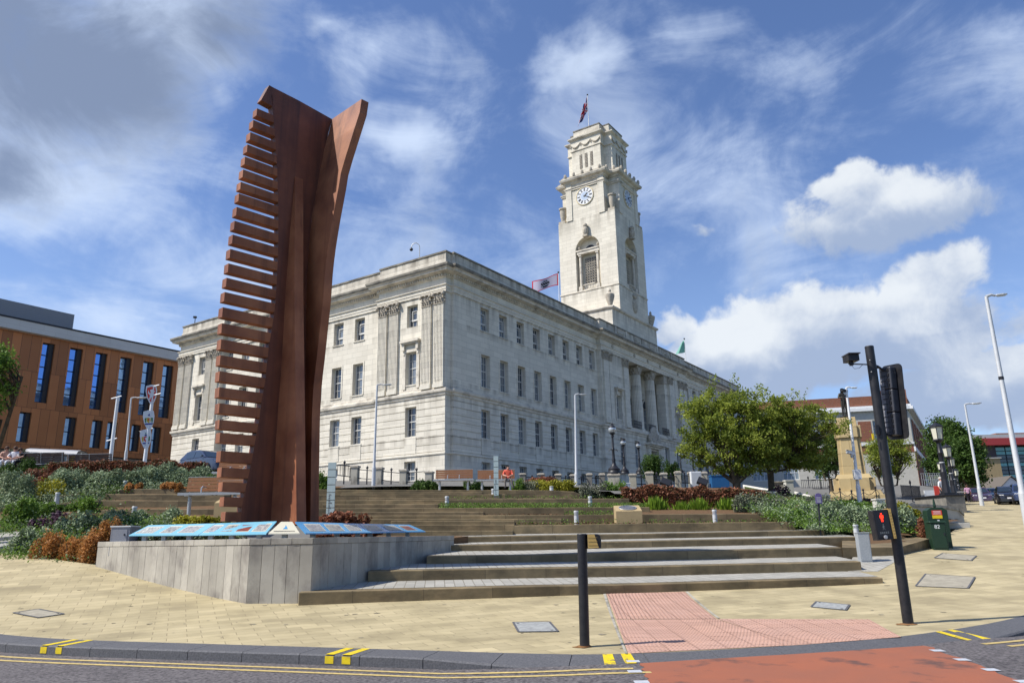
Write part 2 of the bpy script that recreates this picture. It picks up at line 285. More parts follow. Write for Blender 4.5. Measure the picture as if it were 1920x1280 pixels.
# ------------------------------------------------------------------ mesh helpers
class MB:
    def __init__(s): s.v=[];s.f=[];s.m=[]
    def quad(s,*p,mi=0):
        n=len(s.v); s.v+= [tuple(q) for q in p]; s.f.append(tuple(range(n,n+len(p)))); s.m.append(mi)
    def box(s,a,b,mi=0,T=None,taper=0.):
        x0,y0,z0=a;x1,y1,z1=b; t=taper
        P=[(x0,y0,z0),(x1,y0,z0),(x1,y1,z0),(x0,y1,z0),(x0+t,y0+t,z1),(x1-t,y0+t,z1),(x1-t,y1-t,z1),(x0+t,y1-t,z1)]
        if T is not None: P=[tuple(T@Vector(p)) for p in P]
        n=len(s.v); s.v+=P
        for f in ((0,3,2,1),(4,5,6,7),(0,1,5,4),(1,2,6,5),(2,3,7,6),(3,0,4,7)): s.f.append(tuple(n+i for i in f)); s.m.append(mi)
    def prism(s,poly,z0,z1,mi=0,T=None):
        k=len(poly); f=lambda z:[(p[0],p[1],z if not callable(z) else z(p)) for p in poly]
        P=f(z0)+f(z1)
        if T is not None: P=[tuple(T@Vector(p)) for p in P]
        n=len(s.v); s.v+=P
        s.f.append(tuple(n+i for i in range(k))[::-1]); s.f.append(tuple(n+k+i for i in range(k))); s.m+=[mi,mi]
        for i in range(k): j=(i+1)%k; s.f.append((n+i,n+j,n+k+j,n+k+i)); s.m.append(mi)
    def slab(s,top,dn,mi=0,mitop=None):
        """solid from closed list of 3-D top points, extruded down by dn"""
        k=len(top); n=len(s.v); s.v+=[tuple(p) for p in top]+[(p[0],p[1],p[2]-dn) for p in top]
        s.f.append(tuple(n+i for i in range(k))); s.m.append(mi if mitop is None else mitop)
        s.f.append(tuple(n+k+i for i in range(k))[::-1]); s.m.append(mi)
        for i in range(k): j=(i+1)%k; s.f.append((n+i,n+k+i,n+k+j,n+j)); s.m.append(mi)
    def slabstrip(s,A,B,dn,mi=0):
        """solid under a strip of quads between front points A and back points B"""
        k=len(A); n=len(s.v); lo=lambda P: [(p[0],p[1],p[2]-dn) for p in P]
        s.v+=[tuple(p) for p in A]+[tuple(p) for p in B]+lo(A)+lo(B)
        for i in range(k-1):
            a,b,c,d_=n+i,n+k+i,n+2*k+i,n+3*k+i
            for f in ((a,a+1,b+1,b),(c,d_,d_+1,c+1),(a,c,c+1,a+1),(b,b+1,d_+1,d_)): s.f.append(f); s.m.append(mi)
        s.f.append((n,n+k,n+3*k,n+2*k)); s.f.append((n+k-1,n+3*k-1,n+4*k-1,n+2*k-1)); s.m+=[mi,mi]
    def lathe(s,prof,c=(0,0,0),n=16,mi=0,T=None,cap=True):
        b=len(s.v); c=Vector(c)
        for r,z in prof:
            for i in range(n):
                p=Vector((c.x+r*math.cos(2*PI*i/n),c.y+r*math.sin(2*PI*i/n),c.z+z)); s.v.append(tuple(T@p if T is not None else p))
        for k in range(len(prof)-1):
            for i in range(n):
                j=(i+1)%n; s.f.append((b+k*n+i,b+k*n+j,b+(k+1)*n+j,b+(k+1)*n+i)); s.m.append(mi)
        if cap:
            s.f.append(tuple(b+i for i in range(n))[::-1]); e=b+(len(prof)-1)*n; s.f.append(tuple(e+i for i in range(n))); s.m+=[mi,mi]
    def tube(s,pts,r,n=8,mi=0):
        pts=[Vector(p) for p in pts]; b=len(s.v); R=r if isinstance(r,(list,tuple)) else [r]*len(pts)
        for i,p in enumerate(pts):
            d=(pts[min(i+1,len(pts)-1)]-pts[max(i-1,0)]).normalized(); a=d.cross(Vector((0,0,1)))
            if a.length<.01: a=d.cross(Vector((0,1,0)))
            a.normalize(); c=d.cross(a)
            for k in range(n):
                t=2*PI*k/n; s.v.append(tuple(p+(a*math.cos(t)+c*math.sin(t))*R[i]))
        for i in range(len(pts)-1):
            for k in range(n): j=(k+1)%n; s.f.append((b+i*n+k,b+i*n+j,b+(i+1)*n+j,b+(i+1)*n+k)); s.m.append(mi)
        s.f.append(tuple(b+k for k in range(n))[::-1]); e=b+(len(pts)-1)*n; s.f.append(tuple(e+k for k in range(n))); s.m+=[mi,mi]
    def sphere(s,c,r,n=12,m=8,mi=0,sc=(1,1,1)):
        b=len(s.v)
        for i in range(m+1):
            ph=PI*i/m
            for k in range(n):
                t=2*PI*k/n; rr=math.sin(ph)+(1e-4 if i in(0,m) else 0)
                s.v.append((c[0]+r*sc[0]*rr*math.cos(t),c[1]+r*sc[1]*rr*math.sin(t),c[2]-r*sc[2]*math.cos(ph)))
        for i in range(m):
            for k in range(n): j=(k+1)%n; s.f.append((b+i*n+k,b+i*n+j,b+(i+1)*n+j,b+(i+1)*n+k)); s.m.append(mi)
    def build(s,name,mats,parent=None,smooth=False,T=None,bevel=0.):
        me=bpy.data.meshes.new(name); me.from_pydata(s.v,[],s.f)
        for m_ in (mats if isinstance(mats,(list,tuple)) else [mats]): me.materials.append(M[m_] if isinstance(m_,str) else m_)
        me.polygons.foreach_set('material_index',s.m)
        if smooth: me.polygons.foreach_set('use_smooth',[True]*len(s.f))
        me.update()
        o=bpy.data.objects.new(name,me); COL.objects.link(o)
        if parent is not None: o.parent=parent
        if T is not None: o.matrix_basis=T
        if smooth and smooth!=2: 
            try: me.set_sharp_from_angle(angle=rad(40))
            except Exception: pass
        if bevel>0:
            b=o.modifiers.new('bevel','BEVEL'); b.width=bevel; b.segments=2; b.limit_method='ANGLE'
        return o
def tag(o,label=None,cat=None,group=None,kind=None):
    if label: o['label']=label
    if cat: o['category']=cat
    if group: o['group']=group
    if kind: o['kind']=kind
    return o
def thing(name,label,cat,loc=(0,0,0),rz=0.,group=None):
    o=bpy.data.objects.new(name,None); COL.objects.link(o); o.location=loc; o.rotation_euler=(0,0,rz); o.empty_display_size=.2
    return tag(o,label,cat,group)
def copy_tree(o,parent=None):
    c=o.copy(); COL.objects.link(c)
    if parent is not None: c.parent=parent
    for ch in list(o.children): copy_tree(ch,c)
    return c
def dup(o,loc,rz=None,label=None,group=None,sc=None):
    c=copy_tree(o); c.location=loc
    if rz is not None: c.rotation_euler=(0,0,rz)
    if label: c['label']=label
    if group: c['group']=group
    if sc: c.scale=sc
    return c
def text(s,size,name,m_,parent,T,ext=.002):
    cu=bpy.data.curves.new(name,'FONT'); cu.body=s; cu.size=size; cu.extrude=ext; cu.align_x='CENTER'; cu.align_y='CENTER'
    t=bpy.data.objects.new(name+'_tmp',cu); COL.objects.link(t); me=bpy.data.meshes.new_from_object(t); bpy.data.objects.remove(t)
    me.materials.clear(); me.materials.append(M[m_]); o=bpy.data.objects.new(name,me); COL.objects.link(o); o.parent=parent; o.matrix_basis=T; return o
def sweep(mb,prof,path,closed=True,mi=0):
    """profile [(out,z)] swept round a CCW plan path with mitred corners"""
    n=len(path); ring=[]
    for i in range(n):
        p=np.array(path[i],float)
        a=np.array(path[i-1],float) if (closed or i>0) else None; c=np.array(path[(i+1)%n],float) if (closed or i<n-1) else None
        d1=(p-a) if a is not None else (c-p); d2=(c-p) if c is not None else (p-a)
        d1=d1/np.linalg.norm(d1); d2=d2/np.linalg.norm(d2); n1=np.array([d1[1],-d1[0]]); n2=np.array([d2[1],-d2[0]])
        mm=n1+n2; mm=mm/(mm@n1) if abs(mm@n1)>1e-6 else n1
        ring.append([(p[0]+mm[0]*o,p[1]+mm[1]*o,z) for o,z in prof])
    b=len(mb.v); k=len(prof)
    for r in ring: mb.v+=r
    for i in range(n if closed else n-1):
        j=(i+1)%n
        for q in range(k-1): mb.f.append((b+i*k+q,b+j*k+q,b+j*k+q+1,b+i*k+q+1)); mb.m.append(mi)
def facade(mb,o,u,n,U,z0,z1,ops,depth=.35,grooves=(),gd=.05,mi=0):
    """wall plane from origin o along unit u (length U) with rectangular openings cut and reveals; horizontal grooves"""
    o=np.array(o,float);u=np.array(u,float);n=np.array(n,float)
    us=sorted(set([0,U]+[a for q in ops for a in q[:2]])); gz=[]
    for g in grooves: gz+=[g,g+.05]
    zs=sorted(set([z0,z1]+[a for q in ops for a in q[2:4]]+[g for g in gz if z0<g<z1]))
    P=lambda a,z,d=0.: tuple((o+u*a-n*d)[:2])+(z,)
    isg=lambda a,b: any(abs(a-g)<1e-6 for g in grooves) and (b-a)<.06
    for i in range(len(us)-1):
        a,b=us[i],us[i+1]; um=(a+b)/2
        for k in range(len(zs)-1):
            c,d=zs[k],zs[k+1]; zm=(c+d)/2
            if any(q[0]<um<q[1] and q[2]<zm<q[3] for q in ops): continue
            if isg(c,d):
                mb.quad(P(a,c,gd),P(b,c,gd),P(b,d,gd),P(a,d,gd),mi=mi); mb.quad(P(a,d,gd),P(b,d,gd),P(b,d),P(a,d),mi=mi); mb.quad(P(a,c),P(b,c),P(b,c,gd),P(a,c,gd),mi=mi)
            else: mb.quad(P(a,c),P(b,c),P(b,d),P(a,d),mi=mi)
    for q in ops:
        a,b,c,d=q[:4]; dp=q[4] if len(q)>4 else depth
        mb.quad(P(a,c),P(a,c,dp),P(a,d,dp),P(a,d),mi=mi); mb.quad(P(b,c),P(b,d),P(b,d,dp),P(b,c,dp),mi=mi)
        mb.quad(P(a,d),P(a,d,dp),P(b,d,dp),P(b,d),mi=mi); mb.quad(P(a,c),P(b,c),P(b,c,dp),P(a,c,dp),mi=mi)
def frame2(o,u,n):
    """matrix: x along u, y along -n (inwards), z up"""
    u=Vector(u);n=Vector(n); return Matrix(((u.x,-n.x,0,o[0]),(u.y,-n.y,0,o[1]),(0,0,1,o[2]),(0,0,0,1)))
def rotm(loc,rz): return Matrix.Translation(Vector(loc))@Matrix.Rotation(rz,4,'Z')
# ------------------------------------------------------------------ ground heights (thin-plate surface through measured points)
def _tps(pts,lam=.02):
    A=np.array(pts,float); X=A[:,:2]; n=len(X)
    d=np.linalg.norm(X[:,None]-X[None],axis=2); K=np.where(d>0,d*d*np.log(d+1e-12),0)+lam*np.eye(n)*10
    Pm=np.hstack([np.ones((n,1)),X]); S=np.zeros((n+3,n+3)); S[:n,:n]=K; S[:n,n:]=Pm; S[n:,:n]=Pm.T
    w_=np.linalg.solve(S,np.concatenate([A[:,2],np.zeros(3)]))
    def f(x,y):
        q=np.array([x,y],float); dd=np.linalg.norm(X-q,axis=1); return float((np.where(dd>0,dd*dd*np.log(dd+1e-12),0))@w_[:n]+w_[n]+w_[n+1]*x+w_[n+2]*y)
    return f
def G3(px,py,Y): return tuple(at(px,py,Y))
GP=[(-8.8,13.4,0),(-5,11.9,0),(-1.94,10.65,0),(1.4,9.96,0),(3.7,10.4,0),(5.9,11.2,0),(8.5,13.2,.02),(-16,16,.35),(0,0,0),(-10,4,0),(10,4,0),
    (-5.85,16.2,.22),(0,16.8,.22),(8.,18.0,.24),G3(170,1062,20.7),G3(0,1024,25),G3(1690,1040,22.5),G3(1760,1030,24),G3(1805,985,33),G3(1842,950,46),G3(1890,946,60),G3(1830,940,75),
    (30,42,2.3),(47,70,3.9),(60,95,5.4),(75,120,6.3),(12,17.5,.22),(17,24,.75),(-24,20,.9),(-30,28,2.)]
G=_tps(GP)
def gnd(px,py,f=None,z=0.):
    """point where the ray through (px,py) meets the ground surface"""
    f=f or G; d=ray(px,py); lo,hi=3.,200.
    last=None
    for k in np.arange(6,160,.25):
        P=d*k/d[1]; h=P[2]+EYE-f(P[0],P[1])-z
        if last is not None and h<=0 and last>0:
            a,b=k-.25,k
            for _ in range(20):
                c=(a+b)/2; P=d*c/d[1]
                if P[2]+EYE-f(P[0],P[1])-z>0: a=c
                else: b=c
            P=d*b/d[1]; return (P[0],P[1],P[2]+EYE)
        last=h
    P=d*24/d[1]; return (P[0],P[1],P[2]+EYE)
def strip(A,B,n,f,dz=0.):
    """grid between two plan polylines of equal length, heights from f"""
    mb=MB(); k=len(A)
    for i in range(k):
        for j in range(n+1):
            t=j/n; x=A[i][0]*(1-t)+B[i][0]*t; y=A[i][1]*(1-t)+B[i][1]*t; mb.v.append((x,y,f(x,y)+dz))
    for i in range(k-1):
        for j in range(n): a=i*(n+1)+j; mb.f.append((a,a+n+1,a+n+2,a+1)[::1]); mb.m.append(0)
    return mb
def resample(P,n):
    P=np.array(P,float); d=np.concatenate([[0],np.cumsum(np.linalg.norm(np.diff(P,axis=0),axis=1))]); t=np.linspace(0,d[-1],n)
    return np.stack([np.interp(t,d,P[:,i]) for i in range(P.shape[1])],1)
def smoothline(P,n,it=3):
    P=np.array(P,float)
    for _ in range(it):
        Q=[P[0]]
        for a,b in zip(P[:-1],P[1:]): Q+= [a*.75+b*.25,a*.25+b*.75]
        Q.append(P[-1]); P=np.array(Q)
    return resample(P,n)
def offset(P,d):
    P=np.array(P); T=np.gradient(P,axis=0); T/=np.linalg.norm(T,axis=1)[:,None]; return P+np.stack([-T[:,1],T[:,0]],1)*d
M['farpave']=mat('distant_paving',(.17,.165,.15),.9,.2,var=.6,vscale=.3,var2=(.13,.125,.115))
def inpolyP(x,y):
    P=[tuple(p) for p in K[::6]]+[tuple(p) for p in I_[::-6]]; c=False; n=len(P)
    for i in range(n):
        x1,y1=P[i];x2,y2=P[(i+1)%n]
        if (y1>y)!=(y2>y) and x<(x2-x1)*(y-y1)/(y2-y1)+x1: c=not c
    return c
# ------------------------------------------------------------------ ground, road, pavement, kerb
KP=[(-60,36),(-30,24.5),(-18,18.2)]+[gnd(*p)[:2] for p in [(0,1191),(350,1206),(700,1216),(1050,1227),(1190,1226),(1495,1210),(1694,1194),(1920,1158)]]+[(11,15.8),(15,21),(30,42),(47,70),(75,118),(110,180)]
K=smoothline(KP,700,2)
def far(P,d): return offset(P,d)
wI=[(-60,44),(-34,33),(-20,27.5),G3(-10,1026,26),G3(45,1035,23.6),G3(110,1050,21.9),(-11.3,20.9),(-5.8,16.5),(0,17.2),(8.3,18.4),gnd(1600,1064),gnd(1640,1036),gnd(1728,1012),gnd(1780,1000),gnd(1800,985),gnd(1797,962),(25,45),(42,72),(70,120),(104,182)]
I_=resample([p[:2] for p in wI],700)
pv=strip(K,I_,30,G).build('pavement','slab'); tag(pv,kind='structure')
Kf=offset(K,-.55)
Ro=offset(K,-14.); 
# keep the far road edge tidy on the inside of the bend
Ro=resample([(-70,10),(-30,4),(-14,-3),(0,-7),(14,-4),(26,8),(40,32),(58,62),(88,112),(124,172)],700)
_ko=K[np.argsort(K[:,0])]
def zr(x,y):
    w_=min(1,max(0,(x+.9)/1.9))*min(1,max(0,(8.3-x)/2.2)) if y<14 else 0
    if w_>0: w_*=min(1,max(0,1-(float(np.interp(x,_ko[:,0],_ko[:,1]))-.6-y)/5.))
    return G(x,y)-.13+.098*w_
rd=strip(Ro,offset(K,-.52),22,zr).build('road','asphalt'); tag(rd,kind='structure')
def cross(i): # how far the kerb is dropped at index i (0 full kerb, 1 dropped)
    x=K[i][0]; return min(1,max(0,(x+.9)/1.9))*min(1,max(0,(8.3-x)/2.2)) if K[i][1]<14 else 0
kb=MB(); d=np.concatenate([[0],np.cumsum(np.linalg.norm(np.diff(K,axis=0),axis=1))])
L_=0
def kerbstone(s0,s1,mb):
    n=2; pb=[];pf=[]
    for k in range(n+1):
        s_=s0+(s1-s0)*k/n; b=np.array([np.interp(s_,d,K[:,0]),np.interp(s_,d,K[:,1])]); f_=np.array([np.interp(s_,d,Kf[:,0]),np.interp(s_,d,Kf[:,1])])
        i=int(np.searchsorted(d,s_)); dr=cross(min(i,len(K)-1)); pb.append((b[0],b[1],G(*b)+.004)); pf.append((f_[0],f_[1],G(*f_)+.004-.115*dr))
    top=pb+pf[::-1]
    # small chamfer at the front arris
    q=[tuple(np.array(f_)+(np.array(b)-np.array(f_))*.05) for b,f_ in zip(pb,pf)]
    mb.slab(pb+q[::-1],.3); 
    mb.slab([tuple(p) for p in q]+[(p[0],p[1],p[2]-.018) for p in pf][::-1],.3)
s_=d[0]
while s_<d[-1]-1:
    if -20<np.interp(s_,d,K[:,0])<40: kerbstone(s_,s_+.905,kb); s_+=.915
    else: kerbstone(s_,s_+2.99,kb); s_+=3.0
ko=kb.build('kerb','kerb'); tag(ko,kind='structure')
def ribbon(off,wd,s0,s1,f,dz,name,m_,step=.35):
    mb=MB(); n=max(2,int((s1-s0)/step)); P=[]
    Ka=offset(K,off-wd/2);Kb=offset(K,off+wd/2)
    for k in range(n+1):
        s_=s0+(s1-s0)*k/n
        for A in (Ka,Kb): x=np.interp(s_,d,A[:,0]);y=np.interp(s_,d,A[:,1]); mb.v.append((x,y,f(x,y)+dz))
    for k in range(n): mb.f.append((2*k,2*k+2,2*k+3,2*k+1)); mb.m.append(0)
    o=mb.build(name,m_); return tag(o,kind='structure')
def arc(x): return float(np.interp(x,K[:,0],d))
for off in (-.83,-1.07):
    ribbon(off,.085,arc(-40),arc(1.45 if off<-1 else 1.33),zr,.006,'road_marking','yellow')
    ribbon(off,.085,arc(6.15 if off<-1 else 6.0),arc(60),zr,.006,'road_marking','yellow')
def patch(pts,f,dz,name,m_,sub=10):
    """quad patch on the ground through 4 plan corners"""
    A,B,C,D=[np.array(p[:2]) for p in pts]; mb=MB()
    for i in range(sub+1):
        for j in range(sub+1):
            s,t=i/sub,j/sub; q=(A*(1-s)+B*s)*(1-t)+(D*(1-s)+C*s)*t; mb.v.append((q[0],q[1],f(*q)+dz))
    for i in range(sub):
        for j in range(sub): a=i*(sub+1)+j; mb.f.append((a,a+sub+1,a+sub+2,a+1)); mb.m.append(0)
    o=mb.build(name,m_); return tag(o,kind='structure')
def gp(px,py,off=0.): return gnd(px,py,zr,off)
# red crossing surface, its edge ragged
e0=[gp(*p) for p in [(1203,1243),(1350,1234),(1480,1226.5),(1600,1219),(1737,1210)]]
e1=[gp(*p) for p in [(1252,1345),(1400,1340),(1560,1335),(1760,1325),(2010,1310)]]
mbr=MB(); e0=resample([p[:2] for p in e0],60); e1=resample([p[:2] for p in e1],60)
for i in range(60):
    for j in range(21):
        q=e0[i]*(1-j/20)+e1[i]*(j/20)
        if i in (0,59): q=q+np.array([random.uniform(-.05,.05),0])
        mbr.v.append((q[0],q[1],zr(*q)+.005))
for i in range(59):
    for j in range(20): a=i*21+j; mbr.f.append((a,a+21,a+22,a+1)); mbr.m.append(0)
tag(mbr.build('crossing_surface','redasphalt'),kind='structure')
for (x,y) in [(1187,1240),(1190,1259),(1203,1279),(1758,1220),(1804,1237),(1858,1256),(1920,1278)]:
    c=gp(x,y); patch([(c[0]-.08,c[1]-.07),(c[0]+.08,c[1]-.07),(c[0]+.08,c[1]+.07),(c[0]-.08,c[1]+.07)],zr,.010,'road_marking','roadwhite',1)
# loading marks painted across the kerb
for s0 in [arc(gnd(122,1203)[0]),arc(gnd(148,1203)[0])+.05,arc(gnd(648,1215)[0]),arc(gnd(672,1215)[0])+.06,arc(gnd(1130,1227)[0]),arc(gnd(1165,1227)[0]),arc(gnd(1765,1187)[0]),arc(gnd(1792,1185)[0])]:
    mb=MB(); T=[]
    for k in range(2):
        s_=s0+k*.13; i=min(int(np.searchsorted(d,s_)),len(K)-1); dr=cross(i)
        for (A,dz) in ((K,.007),(Kf,.008-.115*dr)): x=np.interp(s_,d,A[:,0]);y=np.interp(s_,d,A[:,1]); T.append((x,y,G(x,y)+dz))
    b0,f0,b1,f1=T; mb.quad(f0,f1,b1,b0)
    if cross(i)<.5:
        g0=tuple(np.array(f0)+(np.array(f0)-np.array(b0))*.008);g1=tuple(np.array(f1)+(np.array(f1)-np.array(b1))*.008)
        mb.quad((g0[0],g0[1],g0[2]-.115),(g1[0],g1[1],g1[2]-.115),(g1[0],g1[1],g1[2]-.02),(g0[0],g0[1],g0[2]-.02))
    tag(mb.build('kerb_marking','byellow'),kind='structure')
# tactile paving L shape with pale edging
tA=[gnd(*p) for p in [(1136,1113),(1282,1109),(1368,1190),(1178,1226)]]
patch([gnd(1178,1225),gnd(1498,1209),gnd(1345,1160.5),gnd(1155,1161)],G,.006,'tactile_paving','tactile',8)
patch([gnd(1155,1160),gnd(1344,1160),gnd(1284,1109),gnd(1137,1113)],G,.006,'tactile_paving','tactile',8)
patch([gnd(1499,1209),gnd(1690,1194),gnd(1630,1161),gnd(1346,1160)],G,.006,'tactile_paving','tactile',8)
patch([gnd(1172,1226),gnd(1177,1226),gnd(1136,1113),gnd(1131,1113)],G,.010,'paving_edging','pier',6)
patch([gnd(1345,1159),gnd(1350,1159),gnd(1290,1109),gnd(1285,1109)],G,.010,'paving_edging','pier',6)
def blisters(p0,p1,p2,p3,nu,nv):
    mb=MB(); A,B,C,D=[np.array(gnd(*p)[:2]) for p in (p0,p1,p2,p3)]
    for i in range(nu):
        for j in range(nv):
            s,t=(i+.5)/nu,(j+.5)/nv; q=(A*(1-s)+B*s)*(1-t)+(D*(1-s)+C*s)*t; z=G(*q)+.007
            mb.lathe([(.018,0),(.016,.005),(.008,.007)],(q[0],q[1],z),6)
    return mb
bl=blisters((1178,1225),(1498,1209),(1345,1161),(1155,1161),40,24); bl2=blisters((1499,1209),(1690,1194),(1630,1161),(1346,1161),28,24); n0=len(bl.v)
bl3=blisters((1155,1160),(1344,1160),(1284,1109),(1137,1113),24,46)
for q in (bl2,bl3):
    n0=len(bl.v); bl.v+=q.v; bl.f+=[tuple(n0+i for i in f) for f in q.f]; bl.m+=q.m
tag(bl.build('tactile_studs','tactile',smooth=True),kind='structure')
gm=MB(); _r=random.Random(5)
for _ in range(420):
    x,y=_r.uniform(-11,14),_r.uniform(10.2,24); 
    if not inpolyP(x,y): continue
    r0=_r.choice([.012,.016,.02,.03,.045])*_r.uniform(.8,1.4); k=9; gm.quad(*[(x+r0*_r.uniform(.7,1.3)*math.cos(2*PI*i/k),y+r0*_r.uniform(.7,1.3)*math.sin(2*PI*i/k),G(x,y)+.004) for i in range(k)])
M['gum']=mat('trodden_gum_and_dirt',(.20,.17,.12),.9,.1,var=.8,vscale=9,var2=(.32,.29,.22)); tag(gm.build('paving_spots','gum'),kind='structure')
# manhole covers
def cover(px,label,m_,name='manhole_cover'):
    P=[gnd(*p) for p in px]; mb=MB(); mb.slab([(p[0],p[1],G(p[0],p[1])+.012) for p in P],.03,0)
    c=sum((np.array(p) for p in P),np.zeros(3))/4
    mb2=[]
    o=mb.build(name,[m_]); tag(o,label,'manhole cover'); 
    fr=MB()
    for i in range(4):
        a=np.array(P[i]);b=np.array(P[(i+1)%4]); u=(b-a)/np.linalg.norm(b-a); nn=np.array([-u[1],u[0],0])*.02
        fr.quad(*[(q[0],q[1],G(q[0],q[1])+.016) for q in (a-nn,b-nn,b+nn,a+nn)])
    fr.build('rim','kerb',o); 
    ke=MB()
    for t in (.12,.88):
        q=np.array(P[0])*(1-t)+np.array(P[2])*t; ke.lathe([(.025,0),(.025,.004)],(q[0],q[1],G(q[0],q[1])+.013),8)
    ke.build('key_hole','dark',o)
M['cover']=mat('steel_cover',(.42,.43,.40),.6,.4,metal=.1,var=.8,vscale=12,var2=(.22,.22,.22),bump=.3,bscale=70)
M['coverstone']=mat('infilled_cover',(.38,.345,.265),.85,.2,var=.9,vscale=5,var2=(.27,.245,.19),bump=.3,bscale=40)
cover([(24,1149),(72,1142),(120,1151),(72,1158)],'pale inspection cover in the yellow paving near the left end of the kerb','coverstone')
cover([(962,1167),(1030,1166),(1046,1184),(972,1185)],'grey steel cover in the yellow paving just left of the push button post','cover')
cover([(1531,1128),(1593,1134),(1586,1144),(1521,1138)],'small pale steel cover between the lowest step and the pink paving','cover')
cover([(1736,1076),(1828,1082),(1815,1103),(1717,1099)],'large stone filled cover right of the traffic signal pole','coverstone')
cover([(1768,1037),(1831,1042),(1821,1051),(1752,1046)],'pale inspection cover in the paving below the green cabinet','coverstone')
rs=MB()
for (px,py,r0) in ((1096,1212,.13),(1702,1170,.17)):
    q=gnd(px,py); rs.quad(*[(q[0]-.03+r0*random.uniform(.6,1.25)*math.cos(a),q[1]+r0*random.uniform(.6,1.1)*math.sin(a),q[2]+.006) for a in np.linspace(0,2*PI,17)[:-1]])
M['rust']=mat('rust_stained_paving',(.30,.17,.07),.9,.2,var=.9,vscale=9,var2=(.17,.075,.03),bump=.3,bscale=50)
tag(rs.build('rust_stain','rust'),kind='structure')
# ------------------------------------------------------------------ lower steps: depths from the chain of risers
CH={980:[(1118,1098.8),(1085,1065),(1056.4,1040.5),(1031,1019),(1014,1004)],1200:[(1111,1095),(1079,1062),(1050,1034.5),(1027,1014),(1011,1000.5)],1560:[(1098.5,1084),(1070.5,1053.5),(1040,1026),(1019,1007),(1003,993.5)]}
rowsY=[]
for x,prs in CH.items():
    z=.23; Y=None; out=[]
    for i,(b,t) in enumerate(prs):
        dd=ray(x,b)
        if i==0: k=(z-EYE)/dd[2]
        else: k=(z-.03*Y-EYE)/(dd[2]-.03*dd[1])
        Y=k*dd[1]; X=k*dd[0]; z=at(x,t,Y)[2]; out.append((X,Y))
    rowsY.append(out)
def lineY(i):
    P=np.array([r[i] for r in rowsY]); return np.polyfit(P[:,0],P[:,1],1)
LY=[lineY(i) for i in range(5)]+[None]
for i in range(5): LY[i]=np.array([LY[0][0]*(1-.0*i)*.9,LY[i][1]+ (LY[i][0]-LY[0][0]*.9)*3])
LY[5]=LY[4]+np.array([0,1.9])
def onrow(i,px,py):
    """point on riser row i through pixel"""
    a,b=LY[i]; dd=ray(px,py); k=b/(dd[1]-a*dd[0]); P=dd*k; return np.array([P[0],P[1],P[2]+EYE])
RIS=[ # (px, base, top) along each riser
 [(560,1129,1110),(581,1128.5,1109),(980,1118,1099),(1200,1111,1095),(1560,1099,1084),(1655,1096,1082.6)],
 [(690,1089,1070),(980,1085,1065),(1200,1079,1062),(1560,1070.5,1053.5),(1614,1069,1052)],
 [(800,1058,1042),(980,1056.4,1040.5),(1200,1050,1034.5),(1578.6,1039.5,1026)],
 [(840,1033,1022),(980,1031,1019),(1200,1027,1014),(1560,1019,1007),(1612,1018,1006)],
 [(800,1018,1008),(980,1014,1004),(1200,1011,1000.5),(1545,1003,993.5)]]
RIS.append([(780,1000,988),(964,998,984.5),(1200,996.5,980.5),(1490,992.5,977.5)])
TOPZ={}
for i in range(5):
    F_=[onrow(i,p,np.interp(p,[q[0] for q in RIS[i]],[q[2] for q in RIS[i]])) for p in np.linspace(RIS[i][0][0],RIS[i][-1][0],25)]; nxt=RIS[i+1]; pb=np.interp([p for p,_,_ in RIS[i]],[q[0] for q in nxt],[q[1] for q in nxt])
    # back edge: on the next row at the same X, height from its base line
    Bk=[]
    for f_ in F_:
        a,b=LY[i+1]; X=f_[0]*1.03; Y=a*X+b
        # base height of the next riser, a gentle fall towards the front
        z=f_[2]+.03*(Y-f_[1]); Bk.append(np.array([X,Y+.25,z+.0075]))
    top=[tuple(p) for p in F_]+[tuple(p) for p in Bk[::-1]]
    mb=MB(); mb.slabstrip(F_,Bk,.75)
    tag(mb.build('steps','stepstone',bevel=.018),kind='structure')
    # pale paved tread with a plain stone nosing left at the front
    m2=MB(); k=len(F_)
    A=[f_+(b-f_)*(.30/np.linalg.norm(b-f_))+np.array([0,0,.007]) for f_,b in zip(F_,Bk)]
    for j in range(k-1):
        m2.quad(tuple(A[j]),tuple(A[j+1]),tuple(Bk[j+1]+np.array([0,0,.007])),tuple(Bk[j]+np.array([0,0,.007])))
    tag(m2.build('step_paving','paleslab'),kind='structure')
# planter kerb running off the right of the steps
pk=[onrow(2,1578,1026)+np.array([0,.02,0]),onrow(2,1680,1026),gnd(1699,1040)+np.array([0,0,.2]),np.array(gnd(1744,1013))+np.array([0,0,.16]),np.array(gnd(1744,1013))+np.array([-.6,.5,.20]),onrow(3,1646,1004)]
mb=MB(); pts=[at(1579,1026,onrow(2,1579,1026)[1]-.03),at(1684,1026,onrow(2,1640,1026)[1]-.05),at(1744,1009,24.5),at(1741,1006,26.5),at(1640,1011,26),at(1579,1011,25.4)]
mb.slab([tuple(p) for p in pts],.6); tag(mb.build('planter_kerb','stepstone'),'low brown stone kerb wrapping the corner of the shrub bed beside the grey box','kerb wall')
patch([gnd(1590,1071),gnd(1646,1071),gnd(1699,1042),gnd(1600,1041)],G,.006,'pale_paving','paleslab',4)
